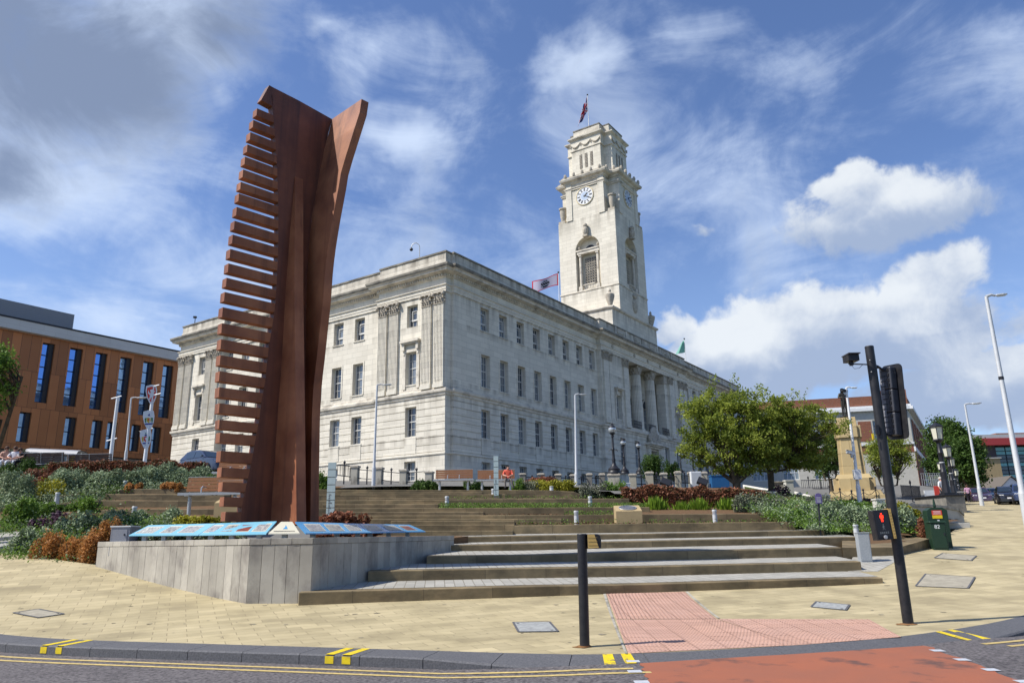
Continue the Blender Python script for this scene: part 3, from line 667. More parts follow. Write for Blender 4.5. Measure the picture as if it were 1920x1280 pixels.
# ------------------------------------------------------------------ terrace walls and the upper steps
def depthline(Y0,a=.02): return lambda X: Y0+a*X
def on(px,py,Y0,a=.02):
    dd=ray(px,py); k=Y0/(dd[1]-a*dd[0]); P=dd*k; return np.array([P[0],P[1],P[2]+EYE])
def terrace(pts,Y0,back,Y1,h,mtop,name,wall='stepstone',rise=.05,cap=.34,label=None,cat=None):
    """wall front along pts (px,py of top edge) at depth Y0, its bed running back to depth Y1"""
    F_=[on(x,y,Y0) for x,y in pts]; mb=MB()
    Bc=[f_+np.array([0,cap,0]) for f_ in F_]
    mb.slabstrip(F_,Bc,h)
    o=mb.build(name,wall,bevel=.02)
    if label: tag(o,label,cat)
    else: tag(o,kind='structure')
    if mtop:
        m2=MB(); nb=[f_+np.array([0.,Y1-Y0+.1,rise*(Y1-Y0)-.03]) for f_ in Bc]
        for j in range(len(F_)-1): m2.quad(*[tuple(q) for q in (Bc[j]-np.array([0,0,.03]),Bc[j+1]-np.array([0,0,.03]),nb[j+1],nb[j])])
        tag(m2.build('bed_soil' if mtop=='soil' else 'terrace_paving',mtop),kind='structure')
    return F_
Y6=LY[5][1]
WD=[Y6,Y6+1.7,Y6+3.3,Y6+5.2,Y6+7.2]
wl=[([(962,984.7),(1200,980.8),(1490,977.5)],WD[0],WD[1],.62,'soil','low brown retaining wall directly above the wide pale steps'),
    ([(600,966),(900,965.5),(1050,964.5),(1180,963.6),(1300,963),(1490,962)],WD[1],WD[2],.60,'soil','second brown terrace wall, the one behind the plaque stone'),
    ([(590,952.5),(820,951.8),(1000,951),(1218,950)],WD[2],WD[3],.60,'soil','third brown terrace wall, topped by the strip of sprouting green'),
    ([(590,938),(820,936.2),(960,935),(1180,934)],WD[3],WD[4],.6,'soil','fourth brown terrace wall, just below the highest soil bed'),
    ([(590,917),(700,918),(960,918.3),(1040,918.8),(1075,921),(1088,926)],WD[4],WD[4]+4.5,1.0,'paleslab','highest brown terrace wall, under the two timber benches')]
WF=[]
for pts,Y0,Y1,h,mt_,lb in wl:
    WF.append(terrace(pts,Y0,None,Y1,h,mt_,'retaining_wall',label=lb,cat='retaining wall',cap=.34 if mt_=='soil' else .5))
# ledges (long bench-like steps) standing in front of the walls of the stair flight
def ledge(x0,x1,yt,Y0,h,dep=.5,sl=-.002):
    a=on(x0,yt,Y0);b=on(x1,yt+sl*(x1-x0),Y0); mb=MB(); mb.slabstrip([a,a*.5+b*.5,b],[a+np.array([0,dep,0]),a*.5+b*.5+np.array([0,dep,0]),b+np.array([0,dep,0])],h)
    tag(mb.build('steps','stepstone',bevel=.02),kind='structure')
ledge(595,948,926.7,WD[4]-.55,.60,.6); ledge(640,905,922.8,WD[4]-.3,.4,.4)
ledge(688,1060,933.8,WD[3]+.9,.5,.6)
ledge(604,822,945,WD[3]-.5,.45,.55)
ledge(645,907,959.5,WD[2]-.55,.45,.6)
ledge(660,1053,972.6,WD[1]-.5,.5,.6)
ledge(640,965,983.5,WD[0]+.0,.6,1.3); ledge(733,965,976,WD[0]+.55,.5,.8)
ledge(780,962,994.5,WD[0]-.9,.7,1.0)
# upper back ground: paved terrace and slope up to the hall, grassed beds to either side
BP=[(WF[4][0][0]-1,WF[4][0][1]+.2,WF[4][0][2]),(3.5,WD[4]+.3,WF[4][4][2]-.05),G3(700,914,37.5),G3(836,905,46),G3(650,905,46),G3(830,893,52)[:2]+(5.3,),(-22,60,5.6),(-12,48,5.1),
    (9,47,4.15),(13,54,4.5),(14,66,5.0),(25,80,5.8),(33,96,6.0),(45,120,6.6),(30,60,4.9),(40,75,5.0),(-30,70,6.3),(-40,60,5.5),
    G3(1150,935,31),G3(1300,945,31),G3(1430,958,29.5),G3(1500,950,34),G3(1600,962,32),G3(1600,1000,26),G3(1740,1004,26),G3(1690,1010,25),G3(1560,998,25.6),G3(1380,919,38.5),G3(1447,919,40),G3(1240,916,45),G3(1610,948,46),G3(1540,945,43),G3(1700,935,50),
    G3(100,1048,22.4),G3(40,1030,24.5),G3(60,996,26.5),G3(10,950,31),G3(100,930,34),G3(200,921,33),G3(300,966,27.2),G3(300,957,28.6),G3(300,940,30.2),G3(300,927,31.6),G3(100,947,30),G3(60,962,28.4),G3(240,903,38),G3(330,893,41),G3(60,885,40),G3(180,868,45),G3(390,888,46),G3(260,985,25.5),G3(170,1000,24),G3(430,925,34),G3(600,925,35),
    (-45,45,3.6),(-60,36,2.4),(50,85,5.6),(70,120,8),(-60,100,8),(0,110,7.),(-11,21.6,.92),(-12.2,22.2,.9),(-8,22,1.1),(-4,24,1.2),(60,160,7.5),(-40,160,8)]
H=_tps(BP,.03)
def gridsheet(x0,x1,y0,y1,st,f,keep,name,m_,dz=0.):
    mb=MB(); nx=int((x1-x0)/st)+1; ny=int((y1-y0)/st)+1
    for j in range(ny):
        for i in range(nx): x=x0+i*st;y=y0+j*st; mb.v.append((x,y,f(x,y)+dz))
    for j in range(ny-1):
        for i in range(nx-1):
            x=x0+(i+.5)*st;y=y0+(j+.5)*st
            if keep(x,y): a=j*nx+i; mb.f.append((a,a+1,a+nx+1,a+nx)); mb.m.append(0)
    return mb.build(name,m_,smooth=2)
def inpoly(x,y,P):
    c=False; n=len(P)
    for i in range(n):
        x1,y1=P[i][:2];x2,y2=P[(i+1)%n][:2]
        if (y1>y)!=(y2>y) and x<(x2-x1)*(y-y1)/(y2-y1)+x1: c=not c
    return c
Ipoly=[tuple(p) for p in I_[::12]]+[(104,250),(-160,250),(-160,44)]
stepzone=[(-5.8,15),(8.6,17),(10.9,23.5),(11.6,WD[0]+.1),(11.9,WD[1]+.2),(13.4,36.2),(7.,36.6),(6,WD[2]+3),(4.6,WD[4]+.2),(3.6,WD[4]+4.4),(-10,WD[4]+4.4),(-9.2,WD[4]),(-8.6,WD[2]),(-6.6,WD[0]-1.5),(-3,21)]
soilkeep=lambda x,y: (x<-9 and y<40) or (x>6.5 and y<41)
tr=gridsheet(-60,60,16,50,.5,H,lambda x,y: inpoly(x,y,Ipoly) and not inpoly(x,y,stepzone) and soilkeep(x,y),'garden_soil','soil'); tag(tr,kind='structure')
tr1=gridsheet(-60,60,16,50,.5,H,lambda x,y: inpoly(x,y,Ipoly) and not inpoly(x,y,stepzone) and not soilkeep(x,y),'terrace_paving','farpave'); tag(tr1,kind='structure')
tr2=gridsheet(-160,104,50,250,3.,H,lambda x,y: inpoly(x,y,Ipoly),'ground','farpave',-.02); tag(tr2,kind='structure')
# bed behind the second wall, carrying the red tipped hedge
mb=MB(); A=[on(x,962.6,WD[1]+.33)-np.array([0,0,.03]) for x in np.linspace(1195,1500,10)]; B_=[q+np.array([.02*(i+1)*3,6.2,.62]) for i,q in enumerate(A)]; mb.slabstrip(A,B_,.5); tag(mb.build('bed_soil','soil'),kind='structure')
def wallpoly(pts,h,cap,label,name='retaining_wall'):
    A=[np.array(at(*p)) for p in pts]; mb=MB(); d2=np.array([.25,1.0,0.])*cap; mb.slabstrip(A,[p+d2 for p in A],h); o=mb.build(name,'stepstone',bevel=.02); tag(o,label,'retaining wall'); return A
wallpoly([(20,953,28.0),(105,945,28.6),(190,937.5,29.2),(345,938,29.2),(420,938,29.2)],.55,.34,'brown planter wall running down to the left below the gold bush')
wallpoly([(198,925.5,30.4),(336,926,30.4),(420,926,30.4)],.42,.5,'short brown wall just above the long one behind the timber bench')
wallpoly([(108,929,30.6),(240,916,31.9),(336,916.5,31.9),(420,917,31.9)],.45,.34,'topmost brown wall on the left, under the silver shrubs')
wallpoly([(190,956,27.4),(250,954,27.2),(400,953.8,27.2),(440,954,27.2)],.50,.5,'brown wall below the timber bench leg at the left')
wallpoly([(282,971,25.6),(350,969,25.6),(440,967,25.6)],.45,.34,'low brown kerb wall behind the yellow green hedge at the left')
for pts,h in (([(-40,1009,24.6),(0,1006,24.6),(45,1002,24.8),(98,989,27),(0,994.5,27),(-40,997,27)],.4),([(-40,1027,23.4),(0,1024,23.5),(24,1019,23.8),(46,1008,24.9),(0,1011,24.9),(-40,1014,24.9)],.4)):
    mb=MB(); mb.slab([tuple(at(*p)) for p in pts],h); tag(mb.build('steps','paleslab',bevel=.02),kind='structure')
# everything else far out
mb=MB(); mb.quad((-1500,-400,-3),(1500,-400,-3),(1500,1500,-3),(-1500,1500,-3)); tag(mb.build('far_ground','turf'),kind='structure')
# ------------------------------------------------------------------ the slab-faced stone wall with its tilted information boards
WT=1.535
WL=[np.array([-11.35,20.75]),np.array(at(461,1130,16.25)[:2]),np.array(at(583,1128,16.3)[:2]),np.array(at(851,1030,LY[3][1]-.1)[:2])]
WL[1]=np.array(gnd(461,1131)[:2]); WL[2]=np.array(gnd(583,1130)[:2])+np.array([0,-.05])
def line_at(px,A,B,off=0.):
    """point on the plan line A-B (pushed back by off) seen at column px, on a ray at wall-top level"""
    u=(B-A)/np.linalg.norm(B-A); n=np.array([-u[1],u[0]]); A=A+n*off
    dd=ray(px,1012); k=(A@n)/(dd[:2]@n); return np.array([dd[0]*k,dd[1]*k])
wt=thing('stone_wall','grey stone slab wall below the rusty sculpture carrying the information boards','wall',(WL[1][0],WL[1][1],0))
inv=Matrix.Translation(-Vector((WL[1][0],WL[1][1],0)))
face=MB(); cope=MB()
for s_i in range(3):
    A,B=WL[s_i],WL[s_i+1]; Ls=np.linalg.norm(B-A); u=(B-A)/Ls; n=np.array([-u[1],u[0]]); nn=max(1,round(Ls/.30)); ws=Ls/nn
    for k in range(nn):
        jit=random.uniform(0,.006); a=A+u*(k*ws+.0035)-n*jit; b=A+u*((k+1)*ws-.0035)-n*jit; c=b+n*.30; e=a+n*.30
        zb=min(G(*a),G(*b))-.25; face.prism([(q[0],q[1]) for q in (a,b,c,e)],zb,WT-.135)
    nc=max(1,round(Ls/.44)); wc=Ls/nc
    for k in range(nc):
        jit=random.uniform(0,.005); a=A+u*(k*wc+.003)-n*(.012+jit); b=A+u*((k+1)*wc-.003)-n*(.012+jit); c=b+n*.46; e=a+n*.46
        cope.prism([(q[0],q[1]) for q in (a,b,c,e)],WT-.13,WT)
face.build('slab_face','wallstone',wt,T=inv,bevel=.004); cope.build('coping','wallstone',wt,T=inv,bevel=.008)
# paved platform behind the wall under the sculpture
plat=MB(); pl=[tuple(w_+np.array(o_))+(WT-.10,) for w_,o_ in zip(WL,([.42,.25],[.12,.45],[-.02,.45],[-.32,.30]))]+[(-1.5,24.2,WT-.02),(-4.5,25.5,WT+.05),(-9.5,25.5,WT),(-11.5,22.5,WT-.08)]
plat.slab([tuple(float(v) for v in p) for p in pl],.8); tag(plat.build('planting_platform','soil'),kind='structure')
M['board']=mat('blue_board',(.16,.42,.56),.22,.5,var=.5,vscale=1.2,var2=(.26,.52,.62)); M['boardcream']=mat('cream_board',(.60,.57,.45),.3,.4)
M['boardblue']=mat('deeper_blue_board',(.07,.29,.55),.22,.5,var=.4,vscale=1.2,var2=(.12,.36,.58))
for i,(a,b) in enumerate([((.60,.62,.55),(.15,.14,.14)),((.30,.07,.045),(.10,.05,.05)),((.16,.15,.17),(.45,.44,.40)),((.46,.44,.36),(.10,.10,.12))]): M['photo%d'%i]=mat('printed_photo',a,.3,.4,var=1.,vscale=16,var2=b)
def board(corn,Yf,Yb,label,m_,photos,posts,name='information_board'):
    """corn: bl,br,tr,tl pixels; front edge at plan depth function Yf(px), back Yb(px)"""
    P=[]
    for (x,y),Yy in zip(corn,(Yf,Yf,Yb,Yb)): P.append(np.array(at(x,y,Yy(x))))
    base=(P[0]+P[1])/2; base[2]=WT; t=thing(name,label,'information board',tuple(base)); iv=Matrix.Translation(-Vector(base))
    bd=MB(); bd.slab([tuple(p) for p in P],.025); b_=bd.build('panel',m_,t,T=iv)
    bil=lambda s,t_,h=.004: tuple((P[0]*(1-s)+P[1]*s)*(1-t_)+(P[3]*(1-s)+P[2]*s)*t_+np.array([0,0,h]))
    for (s0,s1,pi) in photos:
        q=MB(); wh=MB(); wh.quad(bil(s0-.012,.16,.003),bil(s1+.012,.16,.003),bil(s1+.012,.82,.003),bil(s0-.012,.82,.003)); wh.build('print_border','boardcream',b_)
        q.quad(bil(s0,.2,.006),bil(s1,.2,.006),bil(s1,.74,.006),bil(s0,.74,.006)); q.build('photo_print','photo%d'%pi,b_)
        tx=MB()
    for s in posts:
        c=np.array(bil(s,.45,-.03)); po=MB(); po.box((c[0]-.055,c[1]-.045,WT-.01),(c[0]+.055,c[1]+.045,c[2]-.005)); po.build('post','steel',t,T=iv)
    return t,b_,bil,iv
Yf0=lambda x: float(line_at(x,WL[0],WL[1],.10)[1]) if x<461 else 16.45
Yb0=lambda x: float(line_at(x,WL[0],WL[1],.62)[1]) if x<430 else 16.98
board([(242,1002.5),(372,1001.6),(405,980.5),(279,984)],Yf0,Yb0,'far left length of pale blue information board with faded pictures','board',[(.05,.30,0),(.42,.58,3),(.68,.88,2)],(.12,.42,.78))
board([(373,1001.6),(499,999.5),(519,976.5),(406,980.5)],Yf0,Yb0,'pale blue information board with photographs just left of the cream board','board',[(.02,.18,2),(.28,.45,3),(.52,.70,1),(.77,.95,2)],(.08,.42,.84))
t,b_,bil,iv=board([(503,999.5),(562,999),(548,977.5),(527,977.5)],lambda x:16.45,lambda x:16.98,'small cream trapezoid board in the gap between the two blue boards','boardcream',[],(.5,))
lg=MB(); A_=np.array(bil(.5,.35,.006))
for pts in ([(-.05,-.0),(.06,.0),(.03,.10),(.0,.20),(-.01,.08)],):
    u=np.array(bil(.6,.35))-np.array(bil(.4,.35)); u/=np.linalg.norm(u); v=np.array(bil(.5,.6))-np.array(bil(.5,.35)); v/=np.linalg.norm(v)
    lg.quad(*[tuple(A_+u*p[0]+v*p[1]) for p in pts])
lg.build('sail_emblem','boardblue',b_); 
tl=MB()
for k in range(26):
    s=.12+.76*k/26; tl.quad(bil(s,.12,.006),bil(s+.017,.12,.006),bil(s+.017,.20,.006),bil(s,.20,.006))
tl.build('text_line','grey',b_)
Yf1=lambda x: float(line_at(x,WL[2],WL[3],.10)[1]) if x>583 else 16.45
Yb1=lambda x: float(line_at(x,WL[2],WL[3],.62)[1]) if x>570 else 16.98
board([(573,999),(690,997.4),(672,981),(553.5,977.5)],Yf1,Yb1,'blue information board with three photographs just right of the cream board','boardblue',[(.10,.32,2),(.40,.62,3),(.72,.92,2)],(.18,.55,.90))
board([(691,997.4),(798,995.6),(768,983),(673,981)],Yf1,Yb1,'far right length of blue information board ending in a point above the wall','boardblue',[(.04,.26,2),(.38,.60,3),(.70,.88,1)],(.10,.42,.78))
# grey service box behind the left end of the wall
def cab(pxs,py0,py1,Y,dep,label,m_,lid=None,cat='cabinet',name='service_box'):
    a=at(pxs[0],py0,Y);b=at(pxs[1],py0,Y); hgt=at(pxs[0],py1,Y)[2]-a[2]; W=np.linalg.norm((b-a)[:2])
    t=thing(name,label,cat,tuple(a),math.atan2(b[1]-a[1],b[0]-a[0])); return t,W,hgt
t,W_,h_=cab((205,242),1020,988,20.3,.5,'grey metal service box at the left end of the slab wall','white')
m=MB(); m.box((0,0,-.3),(W_*.98,.55,h_)); m.build('body',mat('grey_box_paint',(.22,.23,.26),.5,var=.3,vscale=4),t,bevel=.01); m=MB(); m.box((-.02,-.02,h_+.002),(W_,.57,h_+.035)); m.build('lid','white',t)
m=MB(); m.box((.06,-.012,.05),(W_-.08,-.002,h_-.06)); dr=m.build('door',mat('box_door',(.25,.26,.29),.5),t); m=MB(); m.box((W_-.16,-.03,h_*.5),(W_-.13,-.012,h_*.6)); m.build('handle','dark',dr)
# ------------------------------------------------------------------ the tall weathering steel sculpture
sa=rad(43.); a_=np.array([math.sin(sa),math.cos(sa),0]); bdir=np.array([math.cos(sa),-math.sin(sa),0]); Pc=np.array(at(573,985,19.6)); nA=np.array([math.cos(sa),-math.sin(sa),0])
Cam=np.array([0,0,EYE])
def onA(px,py,off=0.):
    dd=ray(px,py); k=((Pc+nA*off-Cam)@nA)/(dd@nA); return Cam+dd*k
ys_tip=[(189,488),(210,482),(232,475),(255,469.5),(278,464),(301,459.5),(325,456),(348,451.5),(370,448),(396,444),(422,440),(448,436.5),(475,432),(502,428.5),(529,425),(556,421.5),(585,418),(615,416.5),(645,415),(675,413.5),(705,412),(735,411.5),(765,411.5),(795,412),(820,413),(855,414.5),(885,416),(912,418),(940,420.5),(968,423)]
root=[(175,508),(199,511),(224,513),(250,515.5),(275,517),(301,519),(327,520.5),(353,521),(380,522),(405,522),(440,522),(475,521.5),(520,519.5),(560,517),(590,514.5),(610,511),(637,506),(665,502),(691,500),(718,497),(746,491),(776,488),(806,482),(833,478),(862,472),(894,466),(925,458),(945,454),(975,451)]
cor=[(223.5,622.5),(240,619),(271,610),(337,597),(402,585),(468,578.6),(520,576),(560,574),(704,573),(850,573),(985,574)]
outB=[(199,678),(319,640),(353,634.5),(402,625),(452,616.5),(501,610),(560,606),(620,599.5),(667,594.5),(721,588),(775,585),(883,583),(985,582)]
finL=[(331,552.6),(378,549),(435,543.5),(485,540),(560,534.6),(668,529),(758,522),(866,515),(973,507.6),(985,507)]
finE=[(331,553.2),(450,552.8),(560,552.5),(704,554),(850,555),(985,556)]
def itp(L_,y): L_=sorted(L_); return float(np.interp(y,[a for a,_ in L_],[b for _,b in L_]))
cb=at(500,985,19.2); scu=thing('steel_sculpture','towering rust red steel sculpture of curved plates with comb teeth on its left','sculpture',(cb[0],cb[1],1.3)); iv=Matrix.Translation(-Vector((cb[0],cb[1],1.3)))
TA=.235
# plate A body between the tooth roots and the corner line
yy=[166]+list(range(190,990,22))+[985]
def topA(px): return 160+(px-505)*(222-160)/(625-505)
body=MB(); rows=[]
def rowpt(px,y): 
    P=onA(px,y); return P
N_=24
for k in range(N_+1):
    f=k/N_; Lp=[];
    # left boundary follows roots; at the top it rises to the plate head
    yl=178+(985-178)*f; xl=itp(root,yl); yr=223.5+(985-223.5)*f; xr=itp(cor,yr); Lp=[onA(xl,yl),onA(xr,yr)]; rows.append(Lp)
def plate(mb,R1,R2,off):
    """thick plate between two 3-D polylines, thickness vector off"""
    n=len(R1); b=len(mb.v); off=np.array(off)
    for p,q in zip(R1,R2): mb.v+=[tuple(p),tuple(q),tuple(q+off),tuple(p+off)]
    for i in range(n-1):
        for k in range(4): j=(k+1)%4; mb.f.append((b+4*i+k,b+4*i+j,b+4*i+4+j,b+4*i+4+k)); mb.m.append(0)
    mb.f.append((b,b+3,b+2,b+1)); mb.f.append(tuple(b+4*(n-1)+k for k in range(4))); mb.m+=[0,0]
offA=-nA*TA
plate(body,[r[0] for r in rows],[r[1] for r in rows],offA)
# head of the plate: from the top-left corner across to the corner line
hd=[onA(505,160),onA(511,163.5),onA(560,188.5),onA(622.5,223.5)]; lo=[onA(508,178),onA(508.2,178.2),onA(540,195),onA(622.3,223.9)]
plate(body,hd,[rows[0][0],rows[0][0]+.001,rows[0][0]*.6+rows[0][1]*.4,rows[0][1]],offA)
# the square lug at the top left
body.v+=[tuple(p) for p in (onA(489.5,188),onA(511.5,200),onA(511,163.5),onA(505,160))]+[tuple(p+offA) for p in (onA(489.5,188),onA(511.5,200),onA(511,163.5),onA(505,160))]
nb=len(body.v)-8
for f in ((0,1,2,3),(7,6,5,4),(0,4,5,1),(1,5,6,2),(2,6,7,3),(3,7,4,0)): body.f.append(tuple(nb+i for i in f)); body.m.append(0)
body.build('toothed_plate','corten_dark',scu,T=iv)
tips=sorted(ys_tip)[1:]
for k,(y,x) in enumerate(tips):
    # each tooth is a horizontal bar in the plate's plane
    gap=(tips[min(k+1,len(tips)-1)][0]-tips[max(k-1,0)][0])/ (2 if 0<k<len(tips)-1 else 1); hpx=gap*(.64)
    P0=onA(x,y-hpx*.5); P1=onA(x,y+hpx*.5); 
    z0,z1=P1[2],P0[2]
    # root point: march along the plate's direction until it passes the root line
    tz=(z0+z1)/2; lo_,hi_=0.,4.
    def pr(P):
        q=P-Cam; z=q@_F; return 960+FPX*(q@CR)/z,640-FPX*(q@CU)/z
    for _ in range(30):
        mi=(lo_+hi_)/2; Q=P0*.5+P1*.5+a_*mi; px,py=pr(Q)
        if px<itp(root,py)+4: lo_=mi
        else: hi_=mi
    Lt=lo_+.25; B0=np.array([P0[0],P0[1],0]); tb=MB(); e=a_*Lt
    q=[B0,B0+e,B0+e+offA*.985,B0+offA*.985]
    q=[p+(-nA*.002) for p in q]
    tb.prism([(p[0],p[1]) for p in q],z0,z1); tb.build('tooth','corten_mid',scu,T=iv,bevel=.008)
# plate B, springing from the corner line towards the viewer's right
def swung(linePts,outpts,y0,y1,n,th,dirv,name,e0=None):
    R1=[];R2=[]
    for k in range(n+1):
        f=k/n; y=y0+(y1-y0)*f; C0=onA(itp(linePts,y),y)
        lo_,hi_=0.,6.
        for _ in range(34):
            mi=(lo_+hi_)/2; px,py=pr(C0+dirv*mi)
            if px<itp(outpts,py): lo_=mi
            else: hi_=mi
        R1.append(C0); R2.append(C0+dirv*lo_)
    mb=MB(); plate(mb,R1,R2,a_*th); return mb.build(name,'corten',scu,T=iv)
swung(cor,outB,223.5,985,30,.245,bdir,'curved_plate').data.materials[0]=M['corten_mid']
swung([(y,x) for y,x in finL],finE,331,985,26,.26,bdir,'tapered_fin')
# ------------------------------------------------------------------ benches
def bench(name,label,L_=2.0,back=True,wood='wood',group=None,nback=4,zb=.53):
    t=thing(name,label,'bench',(0,0,0),0,group)
    for k in range(4):
        m=MB(); m.box((-L_/2,.02+k*.115,.43),(L_/2,.115+k*.115,.465)); m.build('seat_slat',wood,t)
    m=MB(); m.box((-L_/2-.02,-.02,.395),(L_/2+.02,.015,.47)); m.box((-L_/2-.02,.485,.395),(L_/2+.02,.50,.44)); m.build('seat_rail','steel',t)
    if back:
        for k in range(nback):
            z=zb+k*.105; y=.47+(z-.53)*.27; m=MB(); m.box((-L_/2+.04,y,z),(L_/2-.04,y+.03,z+.092)); m.build('back_slat',wood,t)
        m=MB(); m.box((-L_/2+.03,.575,.955),(L_/2-.03,.615,.97)); m.build('back_cap','steel',t)
        for s in (-1,0,1):
            m=MB(); x=s*(L_/2-.12); m.tube([(x,.46,.42),(x,.52,.5),(x,.60,.95)],.018,6); m.build('back_stay','steel',t)
    for s in (-.165,.165):
        m=MB(); x=s*L_*.9; m.tube([(x,.03,.46),(x,.04,.60),(x,.14,.645),(x,.44,.64)],.022,6); m.build('armrest','steel',t)
    for s in (-1,1):
        m=MB(); x=s*L_*.36; m.lathe([(.055,-.4),(.055,.40)],(x,.24,0),12); m.build('leg','steel',t,smooth=True)
    return t
bn=bench('bench','empty timber slatted bench above the steps, left of the seated man',1.85)
b=at(850,916.5,WD[4]+1.2); bn.location=b
def bat(px,py,Y): return tuple(at(px,py,Y))
bdp=lambda px,py,Y,lb,rz=0.,sc=None,gr=None: dup(bn,bat(px,py,Y),rz,lb,gr,sc)
bdp(930,917,WD[4]+1.3,'timber slatted bench that the man in the red shirt is sitting on')
bdp(391,953,24.8,'timber bench with thick round steel leg behind the left teeth of the sculpture',0,(1.12,1,1.12))
bdp(441,905,30.5,'timber bench half hidden behind the sculpture teeth, higher up than its neighbour',0,(1.05,1,1))
db=bench('bench','dark weathered bench seen from behind, nearest the three seated people',2.5,wood='darkwood',nback=8,zb=.12)
db.location=at(86,887,39); db.rotation_euler=(0,0,PI-.04); db.scale=(1.,1,1.05)
dup(db,at(176,889,39.5),PI-.06,'dark weathered bench seen from behind, below the shield signs')
# ------------------------------------------------------------------ low bollards
def bollard(px,py,ptop,Y,label):
    P=at(px,py,Y); h=at(px,ptop,Y)[2]-P[2]; t=thing('bollard_light',label,'bollard light',tuple(P),0,'low bollard lights in the planting')
    m=MB(); m.lathe([(.085,-.25),(.085,h*.60),(.078,h*.60),(.078,h*.63),(.085,h*.63)],(0,0,0),14); m.build('post','galv',t,smooth=True)
    m=MB(); m.lathe([(.062,h*.63),(.062,h*.85)],(0,0,0),14); 
    for k in range(3): m.lathe([(.084,h*(.66+.07*k)),(.084,h*(.69+.07*k))],(0,0,0),14)
    m.build('louvre','galv',t)
    m=MB(); m.lathe([(.088,h*.85),(.09,h*.96),(.075,h)],(0,0,0),14); m.build('cap','galv',t,smooth=True)
for px,py,pt,Y,lb in [(106,944,923,29.5,'steel bollard light among shrubs at the far left beside the gold green bush'),(233,918,901,33,'steel bollard light in front of the silver shrubs, left of the orange flowers'),
    (250,975,949,26,'steel bollard light between the grey box and the low retaining walls'),(838,950.5,930,WD[3]-.3,'steel bollard light standing at the left end of the green strip'),
    (1107,950.5,930,WD[3]-.3,'steel bollard light in the green strip left of the red hedge'),(1081,979,957,WD[1]-.4,'steel bollard light left of the plaque stone'),
    (1341,977,955,WD[1]-.4,'steel bollard light in the soil under the red hedge, right of the plaque stone'),(925,934,916,WD[4]-.4,'steel bollard light at the foot of the right glass panel'),
    (1034,918,911,WD[4]+1,'steel bollard light peeping over the highest wall near the yellow green shrub'),(1606,1000,983,25.8,'steel bollard light in the silver shrubs above the grey dimpled cabinet'),(301,905,896,36,'pale bollard light in the shrubs right of the gap under the shield pole')]:
    bollard(px,py,pt,Y,lb)
# plaque stones
def plaque(px0,px1,py0,pyf,pyt,Y,label,lean=1):
    a=at(px0,py0,Y);b=at(px1,py0,Y); W=b[0]-a[0]; hf=at(px0,pyf,Y)[2]-a[2]; D=.62
    t=thing('plaque_stone',label,'plaque stone',tuple((a+b)/2)); hb=at(px0,pyt,Y+D)[2]-a[2]
    m=MB(); P=[(-W/2,0,hf),(W/2,0,hf),(W/2,D,hb),(-W/2,D,hb)]; m.slab(P,hf*.99 if 0 else .0001); m=MB()
    for f in ([(-W/2,0,-.2),(W/2,0,-.2),(W/2,0,hf),(-W/2,0,hf)],[(W/2,0,-.2),(W/2,D,-.2),(W/2,D,hb),(W/2,0,hf)],[(-W/2,D,-.2),(-W/2,0,-.2),(-W/2,0,hf),(-W/2,D,hb)],[(W/2,D,-.2),(-W/2,D,-.2),(-W/2,D,hb),(W/2,D,hb)],P): m.quad(*f)
    m.build('block','sand2',t)
    q=MB(); n=28; u=Vector((0,D,hb-hf)).normalized(); c=Vector((0,D/2,(hf+hb)/2)); nn=Vector((1,0,0)).cross(u)
    ring=[c+Vector((W*.34*math.cos(2*PI*k/n),0,0))+u*(.24*math.sin(2*PI*k/n)) for k in range(n)]
    q.slab([tuple(p+nn*.02) for p in ring],.02); q.build('oval_plaque','plaque',t)
    q=MB(); q.tube([tuple(p+nn*.022) for p in ring+[ring[0]]],.011,5); q.build('plaque_rim','steel',t)
    q=MB()
    for k in range(5):
        v=(.13-k*.06); w_=W*.24*math.sqrt(1-(v/.24)**2); 
        p=c+u*v+nn*.023; q.quad(*[tuple(p+Vector((x,0,0))+u*y) for x,y in ((-w_,-.008),(w_,-.008),(w_,.008),(-w_,.008))])
    q.build('plaque_text','steel',t)
M['sand2']=mat('pale_sandstone_block',(.42,.32,.17),.85,.2,var=.7,vscale=3,var2=(.33,.25,.14),bump=.15,bscale=18)
plaque(1156,1205,979,957.5,947,WD[1]-.75,'sloping sandstone block with an oval plaque in the bed above the wide steps')
plaque(400,452,967,942,932,24.0,'sloping sandstone block with an oval plaque behind the sculpture teeth')
# frosted glass stelae
def stele(px0,px1,py0,py1,Y,label):
    a=at(px0,py0,Y);b=at(px1,py0,Y);W=b[0]-a[0]; h=at(px0,py1,Y)[2]-a[2]; t=thing('glass_stele',label,'glass panel',tuple((a+b)/2))
    n=7
    for k in range(n):
        m=MB(); m.box((-W/2,0,h*k/n+.012),(W/2,.06,h*(k+1)/n-.012)); m.build('glass_block','glasspanel',t)
    m=MB()
    for k in range(1,n): m.box((-W/2+.01,.01,h*k/n-.0115),(W/2-.01,.05,h*k/n+.0115))
    m.box((-W/2-.03,-.03,-.1),(W/2+.03,.09,.011)); m.build('joint_bands','grey',t)
    m=MB()
    for k in range(12): m.box((-W/2+.06,-.006,h*.04+k*.055),(W/2-.08-random.random()*.1,-.002,h*.04+k*.055+.02))
    m.build('etched_text','grey',t)
stele(611,626,966,866,25.2,'tall frosted glass panel with etched lines right of the sculpture base'); stele(926,935,929,854,WD[4]-.6,'tall frosted glass panel standing in front of the benches by the seated man')
